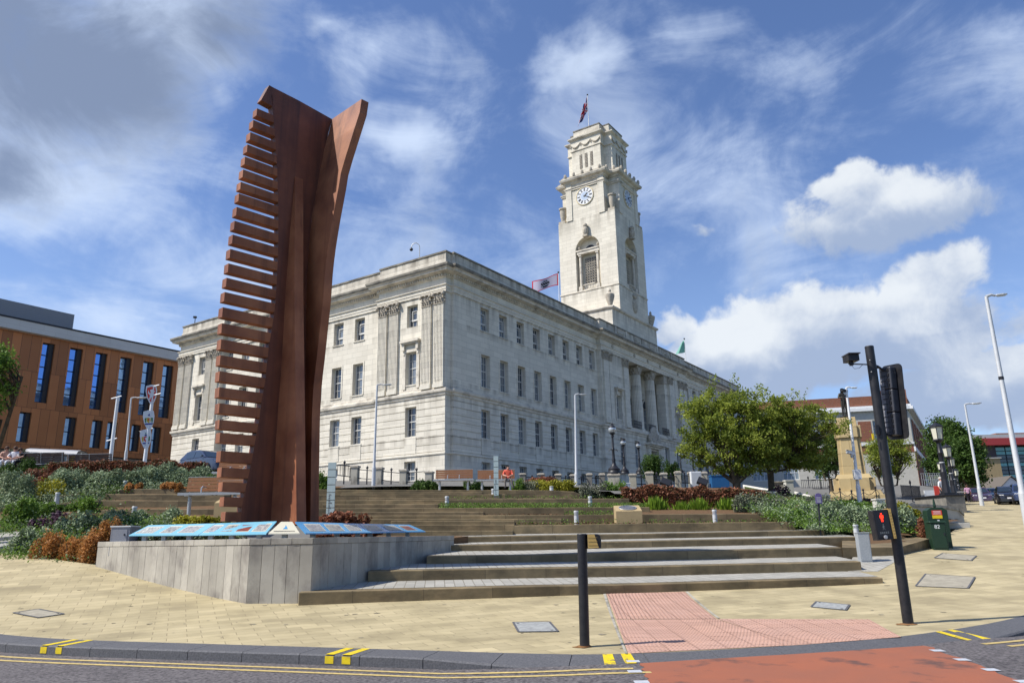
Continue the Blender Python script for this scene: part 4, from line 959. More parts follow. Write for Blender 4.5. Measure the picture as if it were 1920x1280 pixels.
# ------------------------------------------------------------------ the town hall
BAZ=0.5981; hallC=(-4.374,52.,0.); HT=Matrix(((math.sin(BAZ),-math.cos(BAZ),0,hallC[0]),(math.cos(BAZ),math.sin(BAZ),0,hallC[1]),(0,0,1,0),(0,0,0,1)))
hall=thing('town_hall','white stone classical town hall with a tall clock tower behind the stepped gardens','town hall'); hall.matrix_world=HT
OUT=[(.2,0),(22.6,0),(22.6,-.4),(44.8,-.4),(44.8,0),(67.4,0),(67.4,34.1),(-.45,34.1),(-.45,27.3),(0,27.3),(0,7.0),(-.45,7.0),(-.45,.25),(.2,.25)]
ROW=[(16.89,18.76),(12.45,14.98),(8.57,10.72),(5.35,6.80)]; WT_=1.12; GR=[7.3+.52*k for k in range(8)]
wall=MB()
def win(o,u,n,u0,z0,z1,wd,kind=0,frame_only=False,dep=.35,parent=hall,curt=None):
    """sash window in an opening; returns the window part"""
    T=frame2(np.append(np.array(o[:2])+np.array(u)*u0-np.array(n)*dep,0),u,n); f=MB(); fw=.07
    f.box((0,-.06,z0),(wd,.0,z0+fw)); f.box((0,-.06,z1-fw),(wd,0,z1)); f.box((0,-.06,z0+fw),(fw,0,z1-fw)); f.box((wd-fw,-.06,z0+fw),(wd,0,z1-fw))
    H_=z1-z0
    zm=z0+H_*(.52 if kind!=1 else .36)
    f.box((fw,-.05,zm-.035),(wd-fw,0.0,zm+.035))
    rows=[(z0+fw,zm-.035),(zm+.035,z1-fw)]
    for i,(a,b) in enumerate(rows):
        nx=3 if wd<1.6 else 4; 
        for k in range(1,nx): x=wd*k/nx; f.box((x-.013,-.035,a),(x+.013,-.006,b))
        ny=2 if (b-a)>.6 else 1
        for k in range(1,ny): z=a+(b-a)*k/ny; f.box((fw,-.032,z-.013),(wd-fw,-.009,z+.013))
    if kind==1: # paler casement light in the top-floor windows
        f.box((wd*.26,-.085,z0+H_*.30),(wd*.30,-.051,z0+H_*.78));f.box((wd*.74,-.085,z0+H_*.30),(wd*.78,-.051,z0+H_*.78));f.box((wd*.30,-.085,z0+H_*.30),(wd*.74,-.051,z0+H_*.34));f.box((wd*.30,-.085,z0+H_*.74),(wd*.74,-.051,z0+H_*.78))
    w_=f.build('window','frame',parent,T=T)
    p=MB(); p.quad((.01,.004,z0+.01),(wd-.01,.004,z0+.01),(wd-.01,.004,z1-.01),(.01,.004,z1-.01)); g=p.build('pane','pane' if random.random()<.55 else 'pane2',w_)
    return w_
# side walls with openings cut
dR=(1,0);dL=(0,1); TL=[9.02+2.45*k for k in range(8)]
def opens(us,rows=(0,1,2,3),wd=WT_,off=0.):
    o=[]
    for u in us:
        for r in rows:
            z0,z1=ROW[r]
            o.append((u-off,u-off+wd,z0,z1))
    return o
jobs=[]
def wing(o,u,n,U,us,rows=(0,1,2,3),off=0.,skip=()):
    ops=opens(us,rows,off=off)
    facade(wall,o,u,n,U,4.,19.2,ops,grooves=[g for g in GR])
    for uu in us:
        for r in rows:
            if (uu,r) in skip: continue
            z0,z1=ROW[r]; win(o,u,n,uu-off,z0,z1,WT_,1 if r==0 else 0)
            # plain apron panel under the ground-floor window
        a=uu-off
        if 2 in rows:
            T=frame2((o[0]+u[0]*a,o[1]+u[1]*a,0),u,n)
            wall.box((-.03,-.035,7.33),(WT_+.03,.06,8.50),T=T)
        # thin sill and architrave
        T=frame2((o[0]+u[0]*a,o[1]+u[1]*a,0),u,n)
        for r in rows:
            z0,z1=ROW[r]
            wall.box((-.07,-.06,z0-.10),(WT_+.07,.05,z0-.003),T=T)
            if r==1: wall.box((-.12,-.04,z0),(-.003,.03,z1+.12),T=T); wall.box((WT_+.003,-.04,z0),(WT_+.12,.03,z1+.12),T=T); wall.box((-.003,-.04,z1+.003),(WT_+.003,.03,z1+.12),T=T)
SR=[3.5+2.4924*k for k in range(8)]
wing((.2,0),(1,0),(0,-1),22.4,SR,off=.2)
# right wing
SR2=[67.4-3.5-1.12-2.4924*k for k in range(8)][::-1]
wing((44.8,0),(1,0),(0,-1),22.6,SR2,rows=(0,1),off=44.8)
for u_ in SR2[:8]:
    T=frame2((u_,0,0),(1,0),(0,-1)); m=MB(); m.box((0,-.02,8.57),(WT_,-.005,10.72),T=T); 
    if u_<54: m.build('window','pane',hall)
# portico ground floor and end bays
PO=(22.6,-.4); GFw=[(25.9,1.2),(29.2,1.2),(37.0,1.2),(40.3,1.2)]
ops=[(a-22.6,a-22.6+w_,8.0,10.72) for a,w_ in GFw]+[(32.75-22.6,34.65-22.6,6.6,10.0,1.2)]
facade(wall,PO,(1,0),(0,-1),22.2,4.,11.8,ops,grooves=GR)
for a,w_ in GFw: win(PO,(1,0),(0,-1),a-22.6,8.0,10.72,w_)
bays=[(22.6,28.3),(39.1,44.8)]
for a,b in bays:
    m_=(a+b)/2+(.55 if a<30 else -.55)-.55; ops=[(m_-a,m_-a+1.1,12.55,14.98)]
    facade(wall,(a,-.4),(1,0),(0,-1),b-a,11.8,19.2,ops); win((a,-.4),(1,0),(0,-1),m_-a,12.55,14.98,1.1)
    hoodT=frame2((m_,-.4,0),(1,0),(0,-1)); h=MB()
    h.box((-.28,-.42,15.55),(1.38,.05,15.72),T=hoodT); h.box((-.18,-.30,15.44),(1.28,.05,15.549),T=hoodT)
    for x in (-.16,1.06): h.box((x,-.25,14.95),(x+.2,.05,15.439),T=hoodT); h.box((x+.03,-.12,14.72),(x+.17,.05,14.949),T=hoodT)
    h.box((-.22,-.07,12.3),(-.01,.03,15.1),T=hoodT); h.box((1.11,-.07,12.3),(1.32,.03,15.1),T=hoodT); h.build('window_hood','stone_trim',hall)
# recess behind the columns
RX0,RX1=28.3,39.1
facade(wall,(RX0,1.6),(1,0),(0,-1),RX1-RX0,11.8,19.2,[(1.05+3.4*k,2.55+3.4*k,12.0,16.2,.3) for k in range(3)])
wall.quad((RX0,-.4,11.8),(RX0,1.6,11.8),(RX0,1.6,19.2),(RX0,-.4,19.2)); wall.quad((RX1,-.4,11.8),(RX1,-.4,19.2),(RX1,1.6,19.2),(RX1,1.6,11.8))
wall.quad((RX0,-.4,19.1),(RX1,-.4,19.1),(RX1,1.6,19.1),(RX0,1.6,19.1)); wall.quad((RX0,-.4,11.8),(RX1,-.4,11.8),(RX1,1.6,11.8),(RX0,1.6,11.8))
for k in range(3):
    x=RX0+1.05+3.4*k; win((x,1.6),(1,0),(0,-1),0,12.0,15.2,1.5,dep=.25)
    m=MB(); c=Vector((x+.75,1.57,15.25)); pts=[c+Vector((1.0*math.cos(t),0,1.0*math.sin(t))) for t in np.linspace(0,PI,17)]
    for i in range(16): m.quad(tuple(c+(pts[i]-c)*.78),tuple(pts[i]),tuple(pts[i+1]),tuple(c+(pts[i+1]-c)*.78))
    m.box((x-.26,1.5,12.0),(x-.02,1.6,15.25)); m.box((x+1.52,1.5,12.0),(x+1.76,1.6,15.25)); m.build('arch_surround','stone_trim',hall)
    m=MB()
    for i in range(16): m.quad(tuple(c+Vector((0,-.01,0))),tuple(c+(pts[i]-c)*.76+Vector((0,-.01,0))),tuple(c+(pts[i+1]-c)*.76+Vector((0,-.01,0))))
    m.build('arch_window','pane',hall)
# left-hand facade: corner strip, two pavilions, main range
wall_u=(0,-1) # running towards the camera corner
nL=(-1,0)
facade(wall,(.2,.25),(0,-1),nL,.25,4.,19.2,[],grooves=GR)
for (t0,t1) in ((.25,7.0),(27.3,34.1)):
    wc=(3.5-.54) if t0<1 else 30.25-.54; wd=1.08; U=t1-t0
    ops=[(t1-wc-wd,t1-wc,16.85,18.58),(t1-wc-wd,t1-wc,12.42,14.9),(t1-wc-wd,t1-wc,8.57,10.75),(t1-wc-wd,t1-wc,5.4,6.8)]
    facade(wall,(-.45,t1),(0,-1),nL,U,4.,19.2,ops,grooves=GR)
    for i,q in enumerate(ops): win((-.45,t1),(0,-1),nL,q[0],q[2],q[3],wd,1 if i==0 else 0)
    wall.quad((-.45,t0,4),(.2,t0,4),(.2,t0,19.2),(-.45,t0,19.2)); wall.quad((-.45,t1,4),(-.45,t1,19.2),(.2,t1,19.2),(.2,t1,4))
    T=frame2((-.45,wc+wd,0),(0,-1),nL); h=MB()
    h.box((-.38,-.40,15.62),(wd+.38,.05,15.78),T=T); h.box((-.28,-.30,15.52),(wd+.28,.05,15.619),T=T)
    for x in (-.26,wd+.04): h.box((x,-.24,15.05),(x+.22,.05,15.519),T=T); h.box((x+.04,-.13,14.72),(x+.18,.05,15.049),T=T)
    h.box((-.28,-.08,12.1),(-.003,.03,15.04),T=T); h.box((wd+.003,-.08,12.1),(wd+.28,.03,15.04),T=T); h.box((-.003,-.08,14.91),(wd+.003,.03,15.15),T=T); h.build('window_hood','stone_trim',hall)
    wall.box((-.06,-.05,12.32),(wd+.06,.03,12.417),T=T); wall.box((-.03,-.035,7.33),(wd+.03,.06,8.5),T=T)
LU=[t for t in TL]; o=(0,27.3); us=[27.3-t-1.12 for t in LU][::-1]
wing(o,(0,-1),nL,20.3,us,skip=[(u,3) for u in us[:5]])
# portico returns and hidden sides
wall.quad((22.6,0,4),(22.6,-.4,4),(22.6,-.4,19.2),(22.6,0,19.2)); wall.quad((44.8,-.4,4),(44.8,0,4),(44.8,0,19.2),(44.8,-.4,19.2))
wall.quad((67.4,0,4),(67.4,34.1,4),(67.4,34.1,19.2),(67.4,0,19.2)); wall.quad((67.4,34.1,4),(-.45,34.1,4),(-.45,34.1,19.2),(67.4,34.1,19.2))
wall.build('wall','stone',hall)
m=MB(); m.prism([(p[0]*.998+.06,p[1]*.998+.06) for p in OUT],21.2,21.4); m.build('roof','grey',hall)
# mouldings swept round the whole plan
m=MB(); sweep(m,[(0,7.10),(.07,7.13),(.07,7.26),(0,7.29)],OUT); m.build('plinth_band','stone',hall)
m=MB(); sweep(m,[(0,11.30),(.08,11.34),(.08,11.46),(.20,11.56),(.22,11.72),(.22,11.74),(.03,11.84),(.03,12.02),(0,12.04)],OUT); m.build('string_course','stone_trim',hall)
m=MB(); sweep(m,[(0,19.02),(.09,19.03),(.09,19.22),(.13,19.24),(.13,19.48),(.22,19.53),(.22,19.58),(.03,19.62),(.03,20.12)],OUT); m.build('frieze','stone',hall)
m=MB(); sweep(m,[(.03,20.12),(.14,20.16),(.14,20.20),(.18,20.22),(.18,20.38),(.34,20.42),(.62,20.50),(.64,20.62),(.74,20.70)],OUT); 
def dent(p,q,st=.24):
    p=np.array(p);q=np.array(q); L_=np.linalg.norm(q-p); u=(q-p)/L_; n=np.array([u[1],-u[0]])
    for k in range(int(L_/st)):
        T=frame2((*(p+u*(k*st+.05)+n*.18),0),u,n); m.box((0,-.10,20.235),(.13,.0,20.375),T=T)
for i in (0,1,2,3,4,8,9,10,11,12,13): dent(OUT[i],OUT[(i+1)%14])
dent((-.45,34.1),(-.45,27.3))
m.build('cornice','stone_trim',hall)
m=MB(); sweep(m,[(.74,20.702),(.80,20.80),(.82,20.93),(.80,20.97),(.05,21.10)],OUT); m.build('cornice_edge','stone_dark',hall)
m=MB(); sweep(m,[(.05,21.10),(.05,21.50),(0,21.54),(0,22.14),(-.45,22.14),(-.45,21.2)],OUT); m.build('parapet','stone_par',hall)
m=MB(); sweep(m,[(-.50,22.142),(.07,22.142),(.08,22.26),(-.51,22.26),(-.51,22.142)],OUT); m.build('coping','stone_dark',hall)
# balustrade panels over the portico
for x in (26.6,30.6,34.6,38.6):
    m=MB()
    for k in range(6): m.lathe([(.05,21.52),(.09,21.7),(.05,21.9),(.07,22.08)],(x+.25*k,-.46,0),8)
    m.build('baluster_panel','stone_trim',hall)
for x in (26.2,28.7,32.7,36.7,40.7): 
    m=MB(); m.box((x-.3,-.50,21.12),(x+.05,-.39,22.138)); m.build('parapet_pier','stone_par',hall)
# pilasters, columns, capitals
def capital(parent,T,wd,z0,z1,proj,round_=False):
    m=MB(); r=wd/2
    if round_:
        m.lathe([(r*.86,z0),(r*.98,z0+.03),(r*.88,z0+.06),(r*.92,z0+.2),(r*1.12,z1-.16)],(0,0,0),20)
        for tier,(zz,rr,n_) in enumerate([(z0+.08,r*.95,10),(z0+.32,r*1.05,10)]):
            for k in range(n_):
                a=2*PI*(k+.5*tier)/n_; m.sphere((rr*math.cos(a),rr*math.sin(a),zz+.12),.12,6,5,sc=(.8,.8,1.3)); m.sphere((rr*1.14*math.cos(a),rr*1.14*math.sin(a),zz+.22),.07,6,4)
        for k in range(4): a=PI/4+k*PI/2; m.sphere((r*1.28*math.cos(a),r*1.28*math.sin(a),z1-.18),.15,8,6)
        q=r*1.12; m.box((-q,-q,z1-.10),(q,q,z1))
    else:
        m.box((0,-proj,z0),(wd,0,z1-.1)); m.box((-.10,-proj-.14,z1-.10),(wd+.10,0,z1)); m.box((-.03,-proj-.04,z0),(wd+.03,0,z0+.05))
        for tier,(zz,e) in enumerate([(z0+.12,.04),(z0+.36,.08)]):
            n_=4 if tier==0 else 3
            for k in range(n_):
                x=wd*(k+.5)/n_; m.sphere((x,-proj-e,zz+.08),.10,6,5,sc=(.8,.6,1.3)); m.sphere((x,-proj-e-.06,zz+.19),.06,6,4)
            for y in (-proj*.5,): 
                m.sphere((-.02-e,y,zz+.1),.08,6,4); m.sphere((wd+.02+e,y,zz+.1),.08,6,4)
        for x in (-.04,wd+.04): m.sphere((x,-proj-.10,z1-.2),.14,8,6)
        m.sphere((wd/2,-proj-.10,z1-.14),.09,6,5)
    return m.build('capital','carve',parent,T=None if T is None else T)
def pilaster(o,u,n,wd,z0=11.86,z1=19.04,proj=.18,flutes=6):
    T=frame2((o[0],o[1],0),u,n); m=MB(); zc=z1-.92
    m.box((-.06,-proj-.07,z0),(wd+.06,0,z0+.28)); m.box((-.03,-proj-.03,z0+.28),(wd+.03,0,z0+.40))
    fw=wd/(flutes*1.5+.5)
    m.box((0,-proj+.035,z0+.40),(wd,0,zc))
    for k in range(flutes+1): x=k*fw*1.5; m.box((x,-proj,z0+.40),(x+fw*.55,-proj+.034,zc))
    p=m.build('pilaster','stone',hall,T=T); capital(p,None,wd,zc,z1,proj); return p
for t in (1.20,2.42,5.72,6.90): pilaster((-.45,t),(0,-1),nL,.86)
for t in (28.35,29.5,32.75,34.0): pilaster((-.45,t),(0,-1),nL,.86)
for x in (22.85,24.0): pilaster((x,-.4),(1,0),(0,-1),.95 if x<24 else .6,flutes=0)
for x in (27.3,39.15): pilaster((x,-.4),(1,0),(0,-1),.95,flutes=0)
for x in (42.2,43.4): pilaster((x,-.4),(1,0),(0,-1),.95,flutes=0)
for x in (31.9,35.5):
    m=MB(); r=.62; z0=11.86; zc=18.08; prof=[(r*1.25,z0),(r*1.25,z0+.2),(r*1.15,z0+.25),(r*1.18,z0+.35),(r*1.0,z0+.45)]; m.lathe(prof,(0,0,0),24)
    nf=20; b=len(m.v); zs=np.linspace(z0+.45,zc,8)
    for z in zs:
        f=(z-z0)/(zc-z0); rr=r*(1-.14*f**1.5)
        for k in range(nf*3):
            a=2*PI*k/(nf*3); d_=.0 if k%3 else -.045; m.v.append(((rr+d_)*math.cos(a),(rr+d_)*math.sin(a),z))
    n_=nf*3
    for i in range(7):
        for k in range(n_): j=(k+1)%n_; m.f.append((b+i*n_+k,b+i*n_+j,b+(i+1)*n_+j,b+(i+1)*n_+k)); m.m.append(0)
    c=m.build('column','stone',hall,T=Matrix.Translation((x,.32,0))); capital(c,None,r*2*.9,zc,19.04,0,True)
# antae closing the recess
m=MB(); m.box((38.2,-.3,11.86),(39.1,.7,18.1)); c=m.build('anta','stone',hall); m=MB(); m.box((38.1,-.36,18.1),(39.1,.8,19.04)); m.build('capital','carve',c)
m=MB(); m.box((28.3,-.3,11.86),(28.7,.7,18.1)); m.build('anta','stone',hall)
# roundels on the frieze, iron balconies, entrance
for x in (25.2,30.3,33.7,37.1,42.3):
    m=MB(); m.lathe([(.22,0),(.22,.06),(.1,.1)],(0,0,0),12,T=Matrix.Translation((x,-.43,19.87))@Matrix.Rotation(PI/2,4,'X')); m.build('roundel','carve',hall)
for x in (29.1,32.75,36.4):
    m=MB(); m.box((x,-.52,12.75),(x+1.9,-.47,12.81)); m.box((x,-.52,12.06),(x+1.9,-.47,12.1))
    for k in range(13): m.box((x+k*.156,-.51,12.1),(x+k*.156+.03,-.48,12.75))
    for k in range(6): m.lathe([(.09,0),(.09,.02)],(0,0,0),8,T=Matrix.Translation((x+.16+k*.31,-.50,12.45))@Matrix.Rotation(PI/2,4,'X'))
    m.build('balcony_railing','iron',hall)
m=MB(); m.box((32.1,-.62,6.2),(32.72,-.4,10.2)); m.box((34.68,-.62,6.2),(35.3,-.4,10.2)); m.box((32.0,-.7,10.2),(35.4,-.4,10.55)); m.box((31.7,-1.15,10.55),(35.7,-.4,10.75)); m.box((31.85,-.95,10.40),(35.55,-.701,10.549)); ds=m.build('door_surround','stone_trim',hall)
m=MB(); m.lathe([(.85,0),(.85,.25),(.6,.32)],(0,0,0),20,T=Matrix.Translation((33.7,-.42,11.75))@Matrix.Rotation(PI/2,4,'X')); 
for s in (-1,1): m.sphere((33.7+s*1.15,-.65,11.3),.45,10,8,sc=(.8,.5,1.2)); m.sphere((33.7+s*.75,-.7,11.0),.3,8,6)
m.box((32.4,-.85,10.752),(35.,-.4,11.1)); m.build('cartouche','carve',ds)
m=MB(); m.box((32.75,.72,6.3),(34.65,.78,9.98)); dd_=m.build('door','dark',hall)
for s in (0,1):
    m=MB(); m.box((32.85+s*.95,.68,6.6),(33.6+s*.95,.717,8.1)); m.box((32.85+s*.95,.68,8.3),(33.6+s*.95,.717,9.7)); m.build('door_panel','darkwood',dd_)
# ---- clock tower
tw=bpy.data.objects.new('clock_tower',None)
O=.8; TC=(33.85,O+3.72); HW=3.72; sx0,sx1=TC[0]-HW,TC[0]+HW; ty0,ty1=O,O+2*HW
tb=MB()
# plinth block
tb.box((sx0-2.05,ty0-.02,21.3),(sx1+2.05,ty1+.02,24.85)); 
# shaft faces with niches
NI=(2.13,5.28,28.35,35.0)
def nicheface(o,u,n):
    cx=HW; r=1.56; zt=33.25
    facade(tb,o,u,n,2*HW,25.3,37.15,[(cx-r,cx+r,28.3,zt+r,.75)])
    T=frame2((o[0],o[1],0),u,n)
    N=14; arc=[(cx+r*math.cos(a),zt+r*math.sin(a)) for a in np.linspace(0,PI,N+1)]
    for k in range(N):
        (x0,z0),(x1,z1)=arc[k],arc[k+1]
        P=lambda x,y,z: tuple(T@Vector((x,y,z)))
        tb.quad(P(x0,0,z0),P(x0,0,zt+r),P(x1,0,zt+r),P(x1,0,z1)); tb.quad(P(x0,0,z0),P(x1,0,z1),P(x1,.75,z1),P(x0,.75,z0))
    P=lambda x,y,z: tuple(T@Vector((x,y,z)))
    tb.quad(P(cx-r,.75,28.3),P(cx+r,.75,28.3),P(cx+r,.75,zt+r),P(cx-r,.75,zt+r))
    return T,cx
faces=[((sx0,ty0),(1,0),(0,-1)),((sx0,ty1),(0,-1),(-1,0))]
TT=[nicheface(*f) for f in faces]
for (o,u,n) in (((sx1,ty0),(0,1),(1,0)),((sx1,ty1),(-1,0),(0,1))): facade(tb,o,u,n,2*HW,25.3,37.15,[])
nc=1.22
q=HW
def cross(z0,z1,c,h=q): # notched plan
    return [(-h+c,-h),(h-c,-h),(h-c,-h+c),(h,-h+c),(h,h-c),(h-c,h-c),(h-c,h),(-h+c,h),(-h+c,h-c),(-h,h-c),(-h,-h+c),(-h+c,-h+c)]
Tt=Matrix.Translation((TC[0],TC[1],0))
tb.box((TC[0]-q+.02,TC[1]-q+.02,37.1),(TC[0]+q-.02,TC[1]+q-.02,37.16))
tb.prism(cross(0,0,nc),37.15,41.9,T=Tt)
tb.prism(cross(0,0,1.0,2.95),42.6,46.45,T=Tt); tb.prism(cross(0,0,.95,2.98),46.6,48.0,T=Tt)
# pilaster strips beside the clocks
for (o,u,n) in faces:
    T=frame2((o[0],o[1],0),u,n)
    for x in (nc,2*q-nc-.75): tb.box((x,-.10,37.2),(x+.75,0.01,41.88),T=T)
hall_t=tb.build('clock_tower','stone',hall)
def tpart(name,mb,m_): return mb.build(name,m_,hall_t)
# mouldings
m=MB(); sq=lambda h: [(TC[0]-h,TC[1]-h),(TC[0]+h,TC[1]-h),(TC[0]+h,TC[1]+h),(TC[0]-h,TC[1]+h)]
sweep(m,[(0,24.85),(.12,24.9),(.2,25.02),(.2,25.15),(-2.1,25.34)],[(sx0-2.05,ty0-.02),(sx1+2.05,ty0-.02),(sx1+2.05,ty1+.02),(sx0-2.05,ty1+.02)])
tpart('plinth_moulding',m,'stone_trim'); m=MB(); sweep(m,[(0,28.15),(.07,28.2),(.07,28.32),(0,28.36)],sq(q)); tpart('shaft_moulding',m,'stone_trim'); m=MB()
cr=[(TC[0]+x,TC[1]+y) for x,y in cross(0,0,nc)]
sweep(m,[(0,40.95),(.12,41.0),(.12,41.12),(.2,41.2),(.2,41.3),(0,41.34)],cr)
sweep(m,[(0,41.75),(.15,41.85),(.2,42.0),(.5,42.15),(.58,42.35),(.58,42.45),(-1.,42.65)],cr)
tpart('tower_cornice',m,'stone_trim'); m=MB(); cr2=[(TC[0]+x,TC[1]+y) for x,y in cross(0,0,.95,2.98)]
sweep(m,[(-.05,46.42),(.06,46.45),(.06,46.6),(0,46.62)],cr2); sweep(m,[(0,47.75),(.1,47.85),(.28,48.0),(.3,48.14),(-.35,48.25)],cr2)
tpart('tower_moulding',m,'stone_trim')
m=MB(); 
pts=[(x*.88,y*.88) for x,y in cross(0,0,.95,2.98)]
m.prism(pts,48.2,49.25,T=Tt); tpart('tower_cap',m,'stone_par'); m=MB(); m.prism([(x*.9,y*.9) for x,y in cross(0,0,.95,2.98)],49.26,49.4,T=Tt); tpart('cap_slab',m,'stone_dark')
# antefixae round the main cornice
m=MB(); cro=[(TC[0]+x*1.12,TC[1]+y*1.12) for x,y in cross(0,0,nc*.95)]
for i in range(12):
    p=np.array(cro[i]);r_=np.array(cro[(i+1)%12]); L_=np.linalg.norm(r_-p); k_=max(1,int(L_/1.0))
    for k in range(k_):
        c=p+(r_-p)*(k+.5)/k_; m=MB(); m.sphere((c[0],c[1],42.75),.24,6,5,sc=(.8,.8,1.5)); tpart('antefix',m,'carve')
m=MB(); sweep(m,[(.42,42.5),(.42,42.66),(.3,42.66),(.3,42.5)],cr); tpart('cornice_kerb',m,'carve')
# lights and swags of the top stage
for (o,u,n) in (((TC[0]-2.95,TC[1]-2.95),(1,0),(0,-1)),((TC[0]-2.95,TC[1]+2.95),(0,-1),(-1,0))):
    T=frame2((o[0],o[1],0),u,n)
    for k in range(3):
        x=2.05+k*.72; m=MB(); m.box((x,-.01,43.9),(x+.38,.0,45.75),T=T); tpart('belfry_light',m,'dark')
        m=MB()
        for j in range(9): z=43.95+j*.2; m.box((x+.02,-.04,z),(x+.36,-.012,z+.05),T=T)
        for j in range(2): m.box((x+.1+j*.13,-.045,43.9),(x+.14+j*.13,-.012,45.75),T=T)
        tpart('stone_grille',m,'carve')
    m=MB()
    for k in range(3):
        x0=.95+1.38*k; pts=[T@Vector((x0+1.3*t,-.08,47.35-.5*math.sin(PI*t))) for t in np.linspace(0,1,9)]; m.tube(pts,[.05+.05*math.sin(PI*t) for t in np.linspace(0,1,9)],6)
    for k in range(4): p=T@Vector((.92+1.38*k,-.08,47.0)); m.tube([p,p+Vector((0,0,.4))],.07,6)
    tpart('swag',m,'carve')
# clocks
def clock(o,u,n):
    T=frame2((o[0],o[1],0),u,n)@Matrix.Translation((q,-.02,39.85))@Matrix.Rotation(PI/2,4,'X')@Matrix.Scale(.85,4)  # local z outward
    m=MB(); m.lathe([(1.38,0),(1.38,.06),(1.27,.10),(1.24,.05)],(0,0,0),40,cap=False); r=m.build('clock_rim',mat('gilded_rim',(.62,.52,.32),.5,.4),hall_t,T=T)
    m=MB(); m.lathe([(1.25,.03),(1.25,.045)],(0,0,0),40,mi=0); m.lathe([(.62,.046),(.62,.05)],(0,0,0),30,mi=1)
    f=m.build('clock_face',['dialw','dialb'],hall_t,T=T)
    m=MB()
    for h in range(12):
        a=h*PI/6; nn_=[3,1,2,3,2,1,2,3,4,2,1,2][h]
        for k in range(nn_):
            x=(k-(nn_-1)/2)*.085; R_=Matrix.Rotation(-a,4,'Z'); P=[R_@Vector((x+dx,dy,.055)) for dx,dy in ((-.03,.74),(.03,.74),(.03,1.1),(-.03,1.1))]; m.quad(*[tuple(p) for p in P])
        if nn_<3 or h in(8,): 
            for s in (-1,1):
                P=[R_@Vector((dx,dy,.056)) for dx,dy in ((s*-.10-.03,.74),(s*-.10+.03,.74),(s*.10+.03,1.1),(s*.10-.03,1.1))]; m.quad(*[tuple(p) for p in P])
        for dy in (.72,1.1): P=[R_@Vector((dx,y,.0565)) for dx,y in ((-.14,dy),(.14,dy),(.14,dy+.03),(-.14,dy+.03))]; m.quad(*[tuple(p) for p in P])
    m.build('numerals','iron',hall_t,T=T)
    m=MB()
    for ang,L_,w_ in ((rad(118),1.05,.07),(rad(49),.66,.10)):
        R_=Matrix.Rotation(-ang,4,'Z'); P=[R_@Vector(p) for p in ((-w_*.6,-.2,.075),(w_*.6,-.2,.075),(w_,L_*.6,.075),(0,L_,.075),(-w_,L_*.6,.075))]; m.quad(*[tuple(p) for p in P])
    m.lathe([(.1,.06),(.1,.09)],(0,0,0),12); m.build('clock_hands','iron',hall_t,T=T)
M['dialw']=mat('white_dial',(.70,.71,.72),.4); M['dialb']=mat('pale_blue_dial_centre',(.42,.50,.62),.4)
for f in faces: clock(*f)
# niche contents
for (T,cx),(o,u,n) in zip(TT,faces):
    def B(m,a,b): m.box(a,b,T=T)
    m=MB(); 
    for x in (-1.25,1.0): 
        m.lathe([(.17,28.9),(.15,32.6)],(0,0,0),12,T=T@Matrix.Translation((cx+x+.12,.35,0))); B(m,(cx+x-.1,.08,28.3),(cx+x+.36,.6,28.9)); B(m,(cx+x-.06,.12,32.6),(cx+x+.30,.6,32.8))
    B(m,(cx-1.45,.08,32.8),(cx+1.45,.7,33.15)); B(m,(cx-1.55,.0,33.15),(cx+1.55,.72,33.3)); m.build('niche_frame','stone_trim',hall_t)
    m=MB(); B(m,(cx-.7,.68,29.2),(cx+.7,.74,32.4)); m.build('niche_window','dark',hall_t)
    m=MB()
    for i in range(5):
        for j in range(10):
            x=cx-.62+i*.31;z=29.3+j*.31
            if j<10 and z<32.2: m.tube([T@Vector((x+.15*math.cos(a),.65,z+.12+.15*math.sin(a))) for a in np.linspace(0,2*PI,9)],.028,4)
    m.build('stone_grille','stone_trim',hall_t)
    m=MB(); B(m,(cx-.75,.05,28.35),(cx+.75,.2,28.42)); B(m,(cx-.75,.05,28.95),(cx+.75,.2,29.05))
    for i in range(5): m.tube([T@Vector((cx-.6+.3*i+.13*math.cos(a),.12,28.68+.24*math.sin(a))) for a in np.linspace(0,2*PI,9)],.03,4)
    m.build('balustrade','stone_trim',hall_t)
    for x in (-1.2,1.2):
        m=MB(); m.lathe([(.10,0),(.06,.1),(.16,.3),(.17,.42),(.08,.5),(.03,.6)],(0,0,0),10,T=T@Matrix.Translation((cx+x,.3,33.3))); m.build('small_urn','carve',hall_t)
    m=MB(); c0=T@Vector((cx,.7,33.32)); 
    for k in range(10):
        a0,a1=PI*k/10,PI*(k+1)/10; m.quad(tuple(T@Vector((cx,.70,33.32))),tuple(T@Vector((cx+.62*math.cos(a0),.70,33.32+.62*math.sin(a0)))),tuple(T@Vector((cx+.62*math.cos(a1),.70,33.32+.62*math.sin(a1)))))
    m.build('fanlight','dark',hall_t)
    m=MB(); cc=T@Vector((cx,-.28,35.35)); m.sphere(tuple(cc),.42,10,8,sc=(.8,.8,1.5)); m.sphere((cc.x,cc.y,cc.z+.68),.28,10,8); m.box((cx-.3,-.5,34.65),(cx+.3,.05,34.85),T=T)
    m.build('owl_statue','carve',hall_t)
